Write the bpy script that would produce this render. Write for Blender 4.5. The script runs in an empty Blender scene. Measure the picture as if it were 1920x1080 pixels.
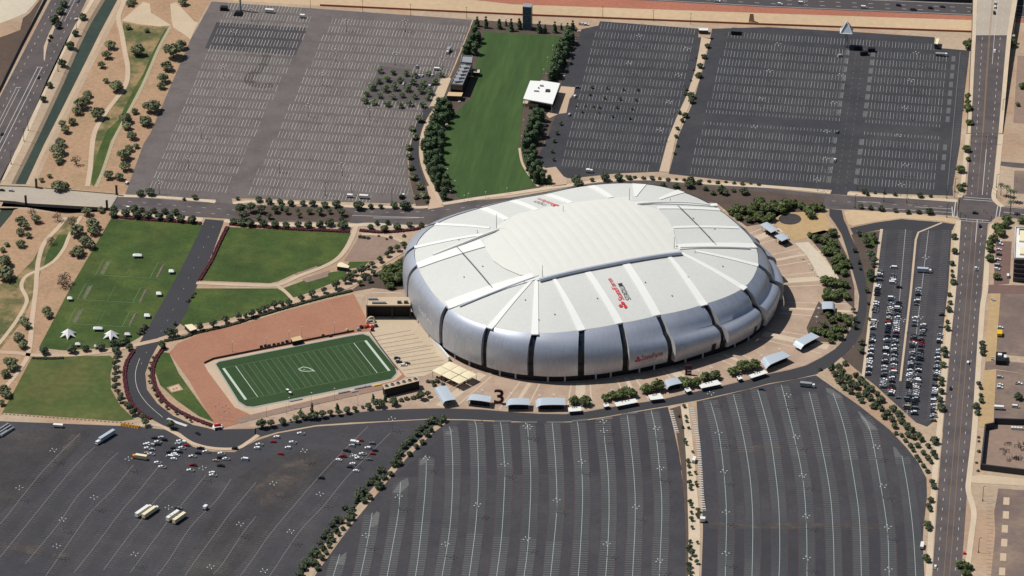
import bpy, math, random
from math import radians as R_, sin, cos, atan2, hypot, pi
from mathutils import Vector, Matrix
from mathutils.geometry import tessellate_polygon, delaunay_2d_cdt
rnd = random.Random(7)
scene = bpy.context.scene
LINK = scene.collection.objects.link

# ------------------------------------------------------------------ camera (a long lens from an aircraft, 1623 m up)
F_PX, YH, U1, H = 7900., -4100., 1230., 1623.
V_ = 540. - YH
TH = math.atan(V_/F_PX)
PSI = math.atan(U1*cos(TH)/F_PX)
RIGHT = Vector((cos(PSI), sin(PSI), 0))
FWD = Vector((-sin(PSI)*cos(TH), cos(PSI)*cos(TH), -sin(TH)))
UP = RIGHT.cross(FWD)
def ray(px, py): return FWD + RIGHT*((px-960)/F_PX) - UP*((py-540)/F_PX)
_d = ray(1110, 540); _t = H/-_d.z
CAM = Vector((-_d.x*_t, -_d.y*_t, H))
def at(px, py, z=0.):
    """The place on the level z that the photograph's pixel (px, py) shows."""
    d = ray(px, py); t = (z-CAM.z)/d.z
    return CAM + d*t
def at2(px, py, z=0.):
    p = at(px, py, z); return (p.x, p.y)
def scale_at(py): return (at(961, py)-at(960, py)).length**-1      # source pixels per metre across

cam = bpy.data.objects.new('camera', bpy.data.cameras.new('camera')); LINK(cam)
cam.data.sensor_width = 36; cam.data.lens = F_PX/1920*36
cam.data.clip_start = 10; cam.data.clip_end = 30000
cam.location = CAM; cam.rotation_euler = (pi/2-TH, 0, PSI)
scene.camera = cam

# ------------------------------------------------------------------ light
SUN_AZ, SUN_EL = R_(172.6), R_(60)
w = bpy.data.worlds.new('World'); scene.world = w; w.use_nodes = True
nt = w.node_tree; bg = nt.nodes['Background']
sky = nt.nodes.new('ShaderNodeTexSky'); sky.sky_type = 'NISHITA'; sky.sun_disc = False
sky.sun_elevation = SUN_EL; sky.sun_rotation = pi/2-SUN_AZ; sky.air_density = 1.0; sky.dust_density = 1.0
nt.links.new(sky.outputs[0], bg.inputs[0]); bg.inputs[1].default_value = 0.062
sl = bpy.data.lights.new('sun', 'SUN'); sl.energy = 4.6; sl.angle = R_(0.53); sl.color = (1, .975, .94)
so = bpy.data.objects.new('sun', sl); LINK(so)
sd = Vector((cos(SUN_AZ)*cos(SUN_EL), sin(SUN_AZ)*cos(SUN_EL), sin(SUN_EL)))
so.rotation_euler = sd.to_track_quat('Z', 'Y').to_euler()
vs = scene.view_settings; vs.view_transform = 'Standard'; vs.look = 'None'; vs.exposure = 0; vs.gamma = 1
scene.cycles.max_bounces = 5; scene.cycles.diffuse_bounces = 3; scene.cycles.glossy_bounces = 2
scene.cycles.transparent_max_bounces = 4; scene.cycles.caustics_reflective = False; scene.cycles.caustics_refractive = False

# ------------------------------------------------------------------ materials
EXPO = 1.36
def lin(c):
    c /= 255.
    return c/12.92 if c <= .04045 else ((c+.055)/1.055)**2.4
def col(rgb, k=1.): return tuple(min(.86, lin(c)/EXPO*k) for c in rgb)+(1,)
MATS = {}
def mat(name, rgb, rough=.85, metal=0., var=.0, scales=(.02, .25), rgb2=None, cut=(.45, .6), s2=.03, objrand=0., spec=.3, coord='Object', stretch=None, bump=0.):
    """Plain procedural material: base colour, mottled by two noises, with an optional second colour in patches."""
    if name in MATS: return MATS[name]
    m = bpy.data.materials.new(name); m.use_nodes = True; n = m.node_tree; b = n.nodes['Principled BSDF']; L = n.links.new
    b.inputs['Roughness'].default_value = rough; b.inputs['Metallic'].default_value = metal
    b.inputs['Specular IOR Level'].default_value = spec
    c = col(rgb); b.inputs['Base Color'].default_value = c; m.diffuse_color = c
    src = None
    if var or rgb2 or objrand:
        rgbn = n.nodes.new('ShaderNodeRGB'); rgbn.outputs[0].default_value = c; src = rgbn.outputs[0]
        tc = n.nodes.new('ShaderNodeTexCoord'); co = tc.outputs[coord]
        if stretch:
            mp = n.nodes.new('ShaderNodeMapping'); mp.inputs['Rotation'].default_value = (0, 0, stretch[1]); mp.inputs['Scale'].default_value = (1, stretch[0], 1)
            L(co, mp.inputs[0]); co = mp.outputs[0]
        if rgb2:
            nz = n.nodes.new('ShaderNodeTexNoise'); nz.inputs['Scale'].default_value = s2; nz.inputs['Detail'].default_value = 5; nz.inputs['Roughness'].default_value = .62
            L(co, nz.inputs['Vector']); mr = n.nodes.new('ShaderNodeMapRange'); mr.inputs[1].default_value, mr.inputs[2].default_value = cut
            L(nz.outputs[0], mr.inputs[0]); mx = n.nodes.new('ShaderNodeMix'); mx.data_type = 'RGBA'
            L(mr.outputs[0], mx.inputs[0]); L(src, mx.inputs[6]); mx.inputs[7].default_value = col(rgb2); src = mx.outputs[2]
        if var:
            for i, s in enumerate(scales):
                nz = n.nodes.new('ShaderNodeTexNoise'); nz.inputs['Scale'].default_value = s; nz.inputs['Detail'].default_value = 4
                L(co, nz.inputs['Vector']); mr = n.nodes.new('ShaderNodeMapRange'); mr.inputs[1].default_value, mr.inputs[2].default_value = .3, .7
                mr.inputs[3].default_value, mr.inputs[4].default_value = 1-var, 1+var
                L(nz.outputs[0], mr.inputs[0]); vm = n.nodes.new('ShaderNodeVectorMath'); vm.operation = 'SCALE'
                L(src, vm.inputs[0]); L(mr.outputs[0], vm.inputs[3]); src = vm.outputs[0]
        if objrand:
            oi = n.nodes.new('ShaderNodeObjectInfo'); mr = n.nodes.new('ShaderNodeMapRange')
            mr.inputs[3].default_value, mr.inputs[4].default_value = 1-objrand, 1+objrand
            L(oi.outputs['Random'], mr.inputs[0]); vm = n.nodes.new('ShaderNodeVectorMath'); vm.operation = 'SCALE'
            L(src, vm.inputs[0]); L(mr.outputs[0], vm.inputs[3]); src = vm.outputs[0]
        L(src, b.inputs['Base Color'])
    MATS[name] = m
    return m
M = dict(
 sand=mat('sand', (188,165,139), var=.10, rgb2=(180,150,122), s2=.012),
 palesand=mat('pale sand', (206,178,142), var=.07, scales=(.01,.2)),
 redsand=mat('red gravel bank', (176,112,88), var=.10, scales=(.02,.3)),
 desert=mat('desert soil', (182,147,115), var=.13, scales=(.03,.3), rgb2=(162,134,102), s2=.03, cut=(.5,.64)),
 darksoil=mat('damp dark soil', (96,78,66), var=.12),
 leftlot=mat('worn brown asphalt', (112,104,100), var=.08, scales=(.012,.07,.35), rgb2=(106,97,93), s2=.05),
 sealdark=mat('darker sealed asphalt', (63,61,65), var=.08, scales=(.013,.07,.35)),
 sealpale=mat('paler worn asphalt', (84,79,78), var=.12, scales=(.013,.07,.35)),
 freshlot=mat('fresh seal coat', (74,70,72), var=.09, scales=(.05,.5)),
 sealmark=mat('faint seal streak', (98,90,88), var=.05),
 darklot=mat('dark asphalt', (62,62,66), var=.09, scales=(.015,.07,.3), rgb2=(70,69,71), s2=.02),
 lowlot=mat('dark worn asphalt', (68,66,69), var=.11, scales=(.013,.07,.35), rgb2=(80,77,77), s2=.022, cut=(.5,0.86)),
 stall=mat('stall band asphalt', (76,78,79), var=.09, scales=(.014,.08,.4), rgb2=(69,70,72), s2=.02),
 edgeline=mat('faded red edge line', (78,64,67), var=.1),
 road=mat('road asphalt', (100,91,88), var=.06, scales=(.02,.5), rgb2=(88,80,80), s2=.05),
 ring=mat('ring road asphalt', (64,63,66), var=.07, scales=(.03,.5)),
 freeway=mat('freeway asphalt', (82,76,76), var=.06, scales=(.02,.5)),
 median=mat('planting bed', (92,78,68), var=.12, scales=(.08,.6)),
 concrete=mat('concrete', (206,184,154), var=.07, scales=(.05,.6)),
 deckcon=mat('bridge concrete', (184,172,154), var=.06, scales=(.05,.6)),
 path=mat('tan path concrete', (205,181,153), var=.06, scales=(.05,.5)),
 promen=mat('promenade paving', (200,172,145), var=.07, scales=(.06,.6)),
 sidewalk=mat('sidewalk', (212,192,164), var=.07, scales=(.05,.6)),
 channel=mat('gutter concrete', (178,164,134), var=.08),
 bank=mat('canal bank concrete', (186,162,134), var=.08, scales=(.03,.4)),
 plaza=mat('brick plaza paving', (188,162,139), var=.06, scales=(.05,.5), rgb2=(176,151,130), s2=.06),
 plazaband=mat('pale plaza band', (210,190,164), var=.05),
 plazapale=mat('pale terrace paving', (212,198,174), var=.06),
 lawn=mat('watered lawn', (63,84,33), var=.15, scales=(.02,.09,.4), rgb2=(79,93,39), s2=.03),
 greatlawn=mat('great lawn', (60,85,39), var=.13, scales=(.03,.25), rgb2=(69,94,45), s2=.05, stretch=(.12,.25)),
 drylawn=mat('thin lawn', (78,92,42), var=.14, scales=(.025,.2), rgb2=(98,100,52), s2=.02),
 patchgrass=mat('patchy grass', (96,100,58), var=.18, scales=(.05,.3), rgb2=(150,126,88), s2=.05, cut=(.42,.6)),
 turf=mat('practice turf', (48,73,36), var=.07, scales=(.05,.3)),
 turf2=mat('practice turf light mowing', (54,79,41), var=.07, scales=(.05,.3)),
 pink=mat('pink gravel yard', (175,125,99), var=.07, scales=(.03,.4), rgb2=(166,116,92), s2=.03),
 pitch=mat('worn pitch soil', (112,106,84), var=.2, scales=(.2,.8)),
 gravel=mat('grey gravel', (152,128,112), var=.09),
 yard=mat('concrete yard', (203,183,155), var=.06, scales=(.06,.5)),
 yardjoint=mat('yard rail slot', (158,138,114), var=.1),
 ochre=mat('ochre gravel verge', (190,160,116), var=.08),
 brownlot=mat('old brown asphalt', (124,106,98), var=.09, rgb2=(142,122,106), s2=.03),
 bricklot=mat('brick red lot', (124,98,90), var=.07),
 dirtstain=mat('dusty tan stain', (108,98,91), var=.12, scales=(.06,.4)),
 darkdisk=mat('dark round paving', (70,64,64), var=.1),
 paint=mat('white road paint', (216,212,204), rough=.7),
 tick=mat('white stall paint', (196,190,180), rough=.8),
 tickgrey=mat('grey stall paint', (170,166,162), rough=.8),
 tickdim=mat('worn stall paint', (140,136,134), rough=.8),
 longline=mat('long white lane paint', (178,178,177), rough=.8),
 dimline=mat('worn lane paint', (122,119,117), rough=.8),
 island=mat('grey painted island', (104,104,103), var=.08),
 yellow=mat('yellow road paint', (168,134,96), rough=.8),
 turfline=mat('turf chalk line', (112,134,98), rough=.9),
 turfwhite=mat('turf white line', (196,206,190), rough=.9),
 curb=mat('field curb', (168,166,158)),
 water=mat('canal water', (64,74,62), rough=.3, var=.1, scales=(.02,.2), spec=.25),
 pitshade=mat('undercroft dirt in painted shade', (70,62,54), var=.1),  # soil darkened: the shade under the bridge is put into its colour
 maroonhedge=mat('maroon hedge leaves', (92,44,52), var=.25, scales=(.5,2.)),
 greenhedge=mat('green hedge leaves', (64,72,50), var=.3, scales=(.5,2.)),
 roofgrey=mat('roof membrane', (221,221,213), var=.03, scales=(.02,.4), rough=.6),
 roofwhite=mat('white roof rib', (248,247,240), rough=.55),
 fabric=mat('translucent fabric', (233,232,221), var=.015, scales=(.03,.3), rough=.6),
 truss=mat('truss steel', (196,202,214), rough=.5, metal=.1),
 seam=mat('dark roof seam', (110,112,112)),
 panel=mat('silver wall panel', (204,209,220), rough=.42, metal=.5, var=.05, scales=(.05,.9), spec=.5),
 panel2=mat('silver wall panel light', (208,213,224), rough=.40, metal=.5, var=.05, scales=(.05,.9), spec=.5),
 panel3=mat('silver wall panel dull', (200,205,215), rough=.44, metal=.5, var=.05, scales=(.05,.9), spec=.5),
 glass=mat('dark slot glass', (30,36,46), rough=.25, spec=.6),
 bronze=mat('bronze slot cladding', (56,54,58), rough=.5),
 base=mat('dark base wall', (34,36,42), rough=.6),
 pillar=mat('pale pillar and lit edge', (206,202,198)),
 red=mat('red sign letters', (232,56,62), rough=.5),
 darktext=mat('dark sign letters', (62,64,70), rough=.5),
 whitetext=mat('white sign letters', (236,236,236), rough=.4),
 maroon=mat('maroon paint', (72,30,38), rough=.5),
 white=mat('white paint', (240,238,230), rough=.55),
 whitefab=mat('white tent fabric', (246,244,240), rough=.7),
 cream=mat('cream canvas', (242,228,190), rough=.8),
 canopy=mat('pale blue metal canopy', (204,214,222), rough=.4, metal=.2),
 black=mat('black', (26,26,30), rough=.6),
 darkgrey=mat('dark grey', (64,64,68), rough=.6),
 grey=mat('grey', (140,140,142), rough=.6),
 steel=mat('galvanised steel', (168,170,172), rough=.5, metal=.2),
 darkpole=mat('dark bronze pole', (70,58,56), rough=.5),
 bluegls=mat('blue glass panels', (72,92,118), rough=.3, spec=.6),
 tan=mat('tan stucco', (216,186,142), rough=.85),
 orange=mat('orange paint', (226,150,66), rough=.5),
 ywl=mat('yellow paint', (236,190,30), rough=.5),
 rust=mat('terracotta', (176,110,80)),
 wood=mat('bark', (92,74,58), var=.2, scales=(1.,4.)),
 tyre=mat('tyre rubber', (30,30,32)),
 carglass=mat('car glass', (34,40,48), rough=.15, spec=.6),
)
def ragged(m, s=.09, lo=.46, hi=.72, amt=.75):
    n = m.node_tree; L = n.links.new; b = n.nodes['Principled BSDF']; tc = n.nodes.new('ShaderNodeTexCoord'); nz = n.nodes.new('ShaderNodeTexNoise')
    nz.inputs['Scale'].default_value = s; nz.inputs['Detail'].default_value = 6; nz.inputs['Roughness'].default_value = .65; L(tc.outputs['Object'], nz.inputs['Vector'])
    mr = n.nodes.new('ShaderNodeMapRange'); mr.inputs[1].default_value = lo; mr.inputs[2].default_value = hi; mr.inputs[4].default_value = amt; L(nz.outputs[0], mr.inputs[0]); L(mr.outputs[0], b.inputs['Alpha'])
ragged(M['sealpale'], .014, .35, .62, .8); ragged(M['dirtstain'], .09, .38, .66, .7); ragged(M['sealmark'], .06, .1, .5, .45)
LEAF = {k: mat(k+' leaves', c, var=.30, scales=(.35,1.6), objrand=.16, rough=.7, spec=.25) for k, c in dict(
 desert=(126,130,94), street=(90,100,72), shade=(98,110,64), evergreen=(77,95,62), shrub=(94,94,72), palm=(78,90,60), dry=(132,114,94), young=(112,130,88)).items()}

# ------------------------------------------------------------------ mesh helpers
def mesh_obj(name, verts, faces, mats, parent=None, midx=None, smooth=False):
    me = bpy.data.meshes.new(name); me.from_pydata([tuple(v) for v in verts], [], faces)
    for m in (mats if isinstance(mats, (list, tuple)) else [mats]): me.materials.append(m)
    if midx: me.polygons.foreach_set('material_index', midx)
    if smooth: me.polygons.foreach_set('use_smooth', [True]*len(me.polygons))
    me.update()
    o = bpy.data.objects.new(name, me); LINK(o)
    if parent: o.parent = parent
    return o
class MB:
    """Collects shapes that become one mesh object."""
    def __init__(s): s.v = []; s.f = []; s.m = []
    def add(s, v, f, m=0):
        b = len(s.v); s.v += [tuple(p) for p in v]; s.f += [[i+b for i in q] for q in f]; s.m += [m]*len(f)
    def box(s, c, size, m=0, rz=0., taper=1., lean=(0,0)):
        x, y, z = (a/2 for a in size); P = []
        for k, t, l in ((-1, 1., 0), (1, taper, 1)):
            for a, b in ((-1,-1), (1,-1), (1,1), (-1,1)):
                X, Y = a*x*t+lean[0]*l, b*y*t+lean[1]*l
                P.append((c[0]+X*cos(rz)-Y*sin(rz), c[1]+X*sin(rz)+Y*cos(rz), c[2]+k*z))
        s.add(P, [(3,2,1,0), (4,5,6,7), (0,1,5,4), (1,2,6,5), (2,3,7,6), (3,0,4,7)], m)
    def tube(s, a, b, r, m=0, r2=None, n=8):
        a, b = Vector(a), Vector(b); d = (b-a).normalized(); u = d.orthogonal().normalized(); w_ = d.cross(u)
        r2 = r if r2 is None else r2; P = []
        for p, q in ((a, r), (b, r2)):
            for i in range(n): P.append(p+(u*cos(2*pi*i/n)+w_*sin(2*pi*i/n))*q)
        F = [(i, (i+1) % n, n+(i+1) % n, n+i) for i in range(n)]
        s.add(P, F+[tuple(range(n))[::-1], tuple(range(n, 2*n))], m)
    def prism(s, pts, z0, z1, m=0, mtop=None):
        """Upright prism on a plan outline."""
        if sum(a[0]*b[1]-b[0]*a[1] for a, b in zip(pts, pts[1:]+pts[:1])) < 0: pts = pts[::-1]
        n = len(pts); P = [(x, y, z0) for x, y in pts]+[(x, y, z1) for x, y in pts]
        s.add(P, [(i, (i+1) % n, n+(i+1) % n, n+i) for i in range(n)]+[tuple(range(n))[::-1]], m)
        s.add(P[n:], [tuple(range(n))], m if mtop is None else mtop)
    def build(s, name, mats, parent=None, smooth=False): return mesh_obj(name, s.v, s.f, mats, parent, s.m, smooth)

def tag(o, label, cat, group=None, kind=None):
    o['label'] = label; o['category'] = cat
    if group: o['group'] = group
    if kind: o['kind'] = kind
    return o
def thing(name, label, cat, loc=(0,0,0), rz=0., group=None):
    o = bpy.data.objects.new(name, None); LINK(o); o.location = loc; o.rotation_euler = (0,0,rz); o.empty_display_size = 1
    return tag(o, label, cat, group)
def smooth_line(pts, n=6):
    out = []
    for i in range(len(pts)-1):
        p0 = pts[max(0, i-1)]; p1 = pts[i]; p2 = pts[i+1]; p3 = pts[min(len(pts)-1, i+2)]
        for k in range(n):
            t = k/n
            out.append(tuple(.5*(2*b+(c-a)*t+(2*a-5*b+4*c-d)*t*t+(-a+3*b-3*c+d)*t**3) for a, b, c, d in zip(p0, p1, p2, p3)))
    return out+[tuple(pts[-1])]
LAY = .05
def flat(name, label, cat, pts, m, layer, kind='structure', world=False, zoff=0.):
    """One sheet of ground: an outline read off the photograph, laid on the ground."""
    P = pts if world else [at2(*p) for p in pts]
    z = layer*LAY+zoff
    tri = tessellate_polygon([[Vector((x, y, 0)) for x, y in P]])
    F = []
    for t in tri:
        a, b, c = (P[i] for i in t)
        F.append(t if (b[0]-a[0])*(c[1]-a[1])-(c[0]-a[0])*(b[1]-a[1]) > 0 else t[::-1])
    o = mesh_obj(name, [(x, y, z) for x, y in P], F, m)
    return tag(o, label, cat, kind=kind)
def ribbon_geo(P, wd, z):
    V, F = [], []
    for i, p in enumerate(P):
        a = P[max(0, i-1)]; b = P[min(len(P)-1, i+1)]
        dx, dy = b[0]-a[0], b[1]-a[1]; l = hypot(dx, dy) or 1
        nx, ny = -dy/l*wd/2, dx/l*wd/2
        V += [(p[0]+nx, p[1]+ny, z), (p[0]-nx, p[1]-ny, z)]
        if i: F.append((2*i-2, 2*i-1, 2*i+1, 2*i))
    return V, F
def ribbon(name, label, cat, pts, wd, m, layer, world=False, n=6, kind='structure'):
    P = pts if world else [at2(*p) for p in pts]
    if n: P = smooth_line(P, n)
    V, F = ribbon_geo(P, wd, layer*LAY)
    return tag(mesh_obj(name, V, F, m), label, cat, kind=kind)
class Lines(MB):
    """Painted strips of one surface: they become one sheet."""
    def line(s, P, wd, z, m=0): s.add(*ribbon_geo(P, wd, z), m)
    def dash(s, P, wd, z, on, off, m=0):
        d = 0.; seg = on+off
        for a, b in zip(P, P[1:]):
            L = hypot(b[0]-a[0], b[1]-a[1]); k = 0.
            while k < L:
                ph = (d+k) % seg
                if ph < on:
                    e = min(L, k+on-ph)
                    s.line([(a[0]+(b[0]-a[0])*t/L, a[1]+(b[1]-a[1])*t/L) for t in (k, e)], wd, z, m); k = e+1e-3
                else: k += seg-ph
            d += L
def inside(P, x, y):
    r = False
    for (x1, y1), (x2, y2) in zip(P, P[1:]+P[:1]):
        if (y1 > y) != (y2 > y) and x < (x2-x1)*(y-y1)/(y2-y1)+x1: r = not r
    return r
ONES = 'first second third fourth fifth sixth seventh eighth ninth tenth eleventh twelfth thirteenth fourteenth fifteenth sixteenth seventeenth eighteenth nineteenth'.split()
TENS = {2:'twent', 3:'thirt', 4:'fort', 5:'fift', 6:'sixt', 7:'sevent', 8:'eight', 9:'ninet'}
def nth(i):                                                        # 1 -> first
    if i < 20: return ONES[i-1]
    return TENS[i//10]+('ieth' if i % 10 == 0 else 'y-'+ONES[i % 10-1])

# ------------------------------------------------------------------ ground with the canal, the bridge pit and sunken yard cut out
canal_a = dict(l=[(197,0),(170,45),(147,92),(120,155),(85,230),(66,270),(30,340)], r=[(220,0),(185,65),(150,135),(120,195),(95,245),(82,270),(50,340)])
CANAL_L = [(208,-24),(197,0),(170,45),(147,92),(120,155),(85,230),(66,270),(29,345)]
CANAL_R = [(234,-24),(220,0),(187,62),(160,117),(132,173),(106,225),(83,270),(48,346)]
CANAL2_L = [(4,390),(-26,450)]; CANAL2_R = [(28,390),(-3,450)]
def off(pts, dx): return [(x+dx, y) for x, y in pts]
PIT = [(22,349),(62,354.5),(205,372.5),(207,394.5),(150,402),(118,400),(50,389),(2,387)]
holes = [[at2(*p) for p in off(CANAL_L, -8)+off(CANAL_R, 8)[::-1]], [at2(*p) for p in off(CANAL2_L, -8)+off(CANAL2_R, 8)[::-1]], [at2(*p) for p in PIT]]
big = [(-4200,-2200),(4200,-2200),(4200,9000),(-4200,9000)]
vv, ee = [], []
for loop in [big]+holes:
    b = len(vv); vv += [Vector(p) for p in loop]; ee += [(b+i, b+(i+1) % len(loop)) for i in range(len(loop))]
r = delaunay_2d_cdt(vv, ee, [], 0, 1e-4)
gv = r[0]; gf = []
for f in r[2]:
    c = sum((gv[i] for i in f), Vector((0,0)))/len(f)
    if not any(inside(h, c.x, c.y) for h in holes): gf.append(f)
tag(mesh_obj('ground', [(p.x, p.y, 0) for p in gv], gf, M['sand']), 'tan sandy ground spreading round the stadium and its car parks', 'ground', kind='structure')
for i, (cl, cr) in enumerate(((CANAL_L, CANAL_R), (CANAL2_L, CANAL2_R))):
    A = [at(x-8, y) for x, y in cl]; B = [at(x, y, -1.8) for x, y in cl]; C_ = [at(x, y, -1.8) for x, y in cr]; D = [at(x+8, y) for x, y in cr]
    mb = MB()
    for P, Q in ((A, B), (C_, D)):
        for k in range(len(P)-1): mb.add([P[k], Q[k], Q[k+1], P[k+1]], [(0,1,2,3)])
    for k in (0, -1): mb.add([A[k], B[k], C_[k], D[k]], [(0,1,2,3)])
    tag(mb.build('canal_bank', M['bank']), ['sloping concrete banks of the canal above the road bridge', 'sloping concrete banks of the canal below the road bridge'][i], 'canal bank', kind='structure')
    tag(mesh_obj('canal_water', [p for q in zip([b+Vector((0,0,.05)) for b in B], [c+Vector((0,0,.05)) for c in C_]) for p in q], [(2*k, 2*k+1, 2*k+3, 2*k+2) for k in range(len(B)-1)], M['water']),
        ['dark green canal water running down to the road bridge', 'dark green canal water below the road bridge'][i], 'water', kind='structure')
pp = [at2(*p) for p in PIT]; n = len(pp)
tag(mesh_obj('channel_bed', [(x, y, 0) for x, y in pp]+[(x, y, -5) for x, y in pp], [(i, n+i, n+(i+1) % n, (i+1) % n) for i in range(n)]+[tuple(range(n, 2*n))], M['pitshade']), 'shaded dirt bed of the wash under the road bridge', 'channel bed', kind='structure')

# ------------------------------------------------------------------ top of the picture: freeway, banks, service road
flat('freeway', 'dark multi lane freeway along the top edge', 'freeway', [(700,-80),(2100,-80),(2100,40),(1910,33),(1832,30),(1560,19),(1440,14),(1210,1),(1000,-8),(700,-20)], M['freeway'], 1)
flat('red_bank', 'reddish gravel bank between the freeway and the pale verge', 'bank', [(700,-20),(1000,-8),(1210,1),(1440,14),(1560,19),(1832,30),(1910,33),(2100,40),(2100,52),(1832,38),(1440,25),(960,8),(890,0),(700,-6)], M['redsand'], 2)
flat('pale_verge', 'pale sandy verge below the red freeway bank', 'verge', [(300,-60),(700,-6),(890,0),(960,8),(1440,25),(1832,38),(1832,60),(1440,46),(960,27),(600,11),(440,2),(380,-20)], M['palesand'], 1)
L = Lines()
for dy, d in ((-7.5, 1), (-15, 1), (-22, 0), (-31, 1), (-38, 1)):
    P = [at2(x, y+dy) for x, y in ((960,-10),(1210,1),(1440,14),(1832,30),(2100,40))]
    (L.dash(P, .4, .1, 4, 10) if d else L.line(P, .5, .1))
L.line([at2(x, y-2) for x, y in ((960,-10),(1210,1),(1440,14),(1832,30),(2100,40))], .4, .1)
tag(L.build('lane_markings', M['paint']), 'white lane dashes and edge lines on the freeway', 'road marking', kind='structure')
mb = MB()
mb.prism([at2(*p) for p in [(1600,-4),(1838,6),(1838,-30),(1600,-30)]], 0, 4)
tag(mb.build('noise_wall', M['darkgrey']), 'dark wall on the far side of the freeway by the overpass', 'wall')
def wall(name, label, cat, pts, th, h, m, world=False, group=None, z=0.):
    P = pts if world else [at2(*p) for p in pts]
    V = []; n = len(P)
    for i, p in enumerate(P):
        a = P[max(0, i-1)]; b = P[min(n-1, i+1)]; dx, dy = b[0]-a[0], b[1]-a[1]; l = hypot(dx, dy) or 1; nx, ny = -dy/l*th/2, dx/l*th/2
        V += [(p[0]+nx, p[1]+ny, z), (p[0]-nx, p[1]-ny, z), (p[0]-nx, p[1]-ny, z+h), (p[0]+nx, p[1]+ny, z+h)]
    F = [(0,1,2,3), (4*n-1, 4*n-2, 4*n-3, 4*n-4)]
    for i in range(n-1):
        a, b = 4*i, 4*i+4
        F += [(a+k, b+k, b+(k+1) % 4, a+(k+1) % 4) for k in range(4)]
    return tag(mesh_obj(name, V, F, m), label, cat, group)
wall('boundary_wall', 'long low brown wall between the freeway verge and the car parks', 'wall', [(600,11),(960,28),(1440,47),(1832,61)], .5, 1.6, M['rust'])

# ------------------------------------------------------------------ top left: canal road, canal, wash park
flat('canal_road', 'brown grey divided road running beside the canal', 'road', [(113,-30),(178,-30),(160,4),(35,270),(2,340),(-40,430),(-130,430),(0,182),(95,0)], M['road'], 2)
L = Lines()
def wl(x, y0, y1): return [(x, y0), (x, y1)]
for x in (-513.5, -494): L.dash(wl(x, 90, 470), .3, .15, 3.5, 9)
for x in (-497.8, -501.2): L.line(wl(x, 120, 300), .4, .15)
L.line(wl(-507.5, 120, 260), .3, .15); L.line(wl(-510.3, 120, 262), .3, .15); L.line(wl(-501.5, 385, 450), .3, .15); L.line(wl(-498.2, 385, 450), .3, .15)
L.line([(-502.5, 300), (-497, 300)], .5, .15); L.line([(-511, 262), (-506.5, 262)], .5, .15)
tag(L.build('lane_markings', M['paint']), 'white lane lines on the road beside the canal', 'road marking', kind='structure')
flat('road_median', 'narrow tan median island in the canal road', 'median', [(109,30),(114,30),(103,52),(96,70),(90,80),(86,98),(84,115),(82,112),(82,88),(92,62)], M['path'], 4)
ribbon('sidewalk', 'pale sidewalk between the canal road and the canal', 'sidewalk', [(180,-12),(172,2),(142,52),(128,75),(92,150),(65,215),(40,270),(4,338)], 3.6, M['sidewalk'], 2, n=0)
flat('waste_ground', 'dark damp soil beyond the roadside wall', 'soil', [(80,0),(40,80),(0,160),(-60,270),(-160,270),(-160,70),(0,70),(12,66),(38,56),(43,34),(56,24),(74,0)], M['darksoil'], 1)
flat('concrete_pad', 'pale concrete yard in the top left corner', 'concrete', [(-40,-40),(80,-40),(70,0),(60,12),(48,25),(36,30),(22,36),(0,44),(-60,50)], M['plazapale'], 2)
wall('roadside_wall', 'long dark wall along the far side of the canal road', 'wall', [(100,-30),(84,2),(40,86),(0,168),(-40,245)], .6, 2.6, M['darkgrey'])
flat('park_soil', 'bare reddish soil of the wash park between canal and car park', 'soil', [(245,-20),(400,-20),(357,75),(282,250),(235,363),(205,371),(62,353),(92,290),(140,190)], M['desert'], 1)
flat('concrete_fan', 'fan shaped pale concrete apron at the head of the wash', 'concrete', [(228,39),(268,4),(281,7),(283,24),(322,48),(300,50),(262,46)], M['concrete'], 3)
flat('concrete_ramp', 'pale concrete ramp running down beside the car park', 'concrete', [(319,8),(330,4),(365,41),(372,42),(357,74),(347,66),(325,52),(322,40)], M['concrete'], 3)
flat('wash_grass', 'patchy grass floor of the wash above the bridge', 'grass', [(231,42),(262,48),(320,50),(300,85),(272,145),(250,180),(228,228),(206,280),(180,345),(164,350),(173,300),(176,262),(192,226),(222,186),(238,160),(241,138),(236,108),(229,62)], M['patchgrass'], 2)
flat('grass_strip', 'green grass strip beside the concrete gutter', 'grass', [(310,55),(316,58),(298,88),(284,118),(268,152),(248,190),(226,232),(208,262),(190,320),(175,350),(170,340),(178,300),(200,245),(222,225),(240,190),(252,165),(268,140),(288,95)], M['lawn'], 3)
ribbon('concrete_gutter', 'narrow concrete gutter curving through the wash', 'gutter', [(320,50),(300,86),(285,120),(272,150),(258,180),(245,203),(228,234),(212,265),(203,292),(190,328),(180,352)], 2.8, M['channel'], 4)
ribbon('foot_path', 'tan foot path winding through the wash park', 'path', [(237,-20),(233,2),(223,28),(223,42),(228,62),(234,97),(239,122),(239,146),(233,165),(222,180),(205,202),(190,224),(180,242),(175,258),(172,282),(169,318),(164,350)], 4., M['path'], 5)
flat('desert_floor', 'bare reddish soil of the wash park below the bridge', 'soil', [(30,392),(120,401),(208,396),(205,412),(132,540),(71,653),(0,780),(-60,780),(-60,500)], M['desert'], 1)
flat('wash_grass', 'patchy grass floor of the wash below the bridge', 'grass', [(124,408),(150,406),(128,440),(104,484),(78,504),(68,540),(44,600),(12,640),(0,655),(-60,655),(-60,560),(30,520),(62,488),(80,455)], M['patchgrass'], 2)
ribbon('foot_path', 'tan foot path running down past the cricket lawn', 'path', [(124,408),(108,428),(83,456),(73,485),(69,515),(67,545),(61,595),(55,655),(44,683),(14,722),(-10,745)], 3.6, M['path'], 5)
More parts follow.
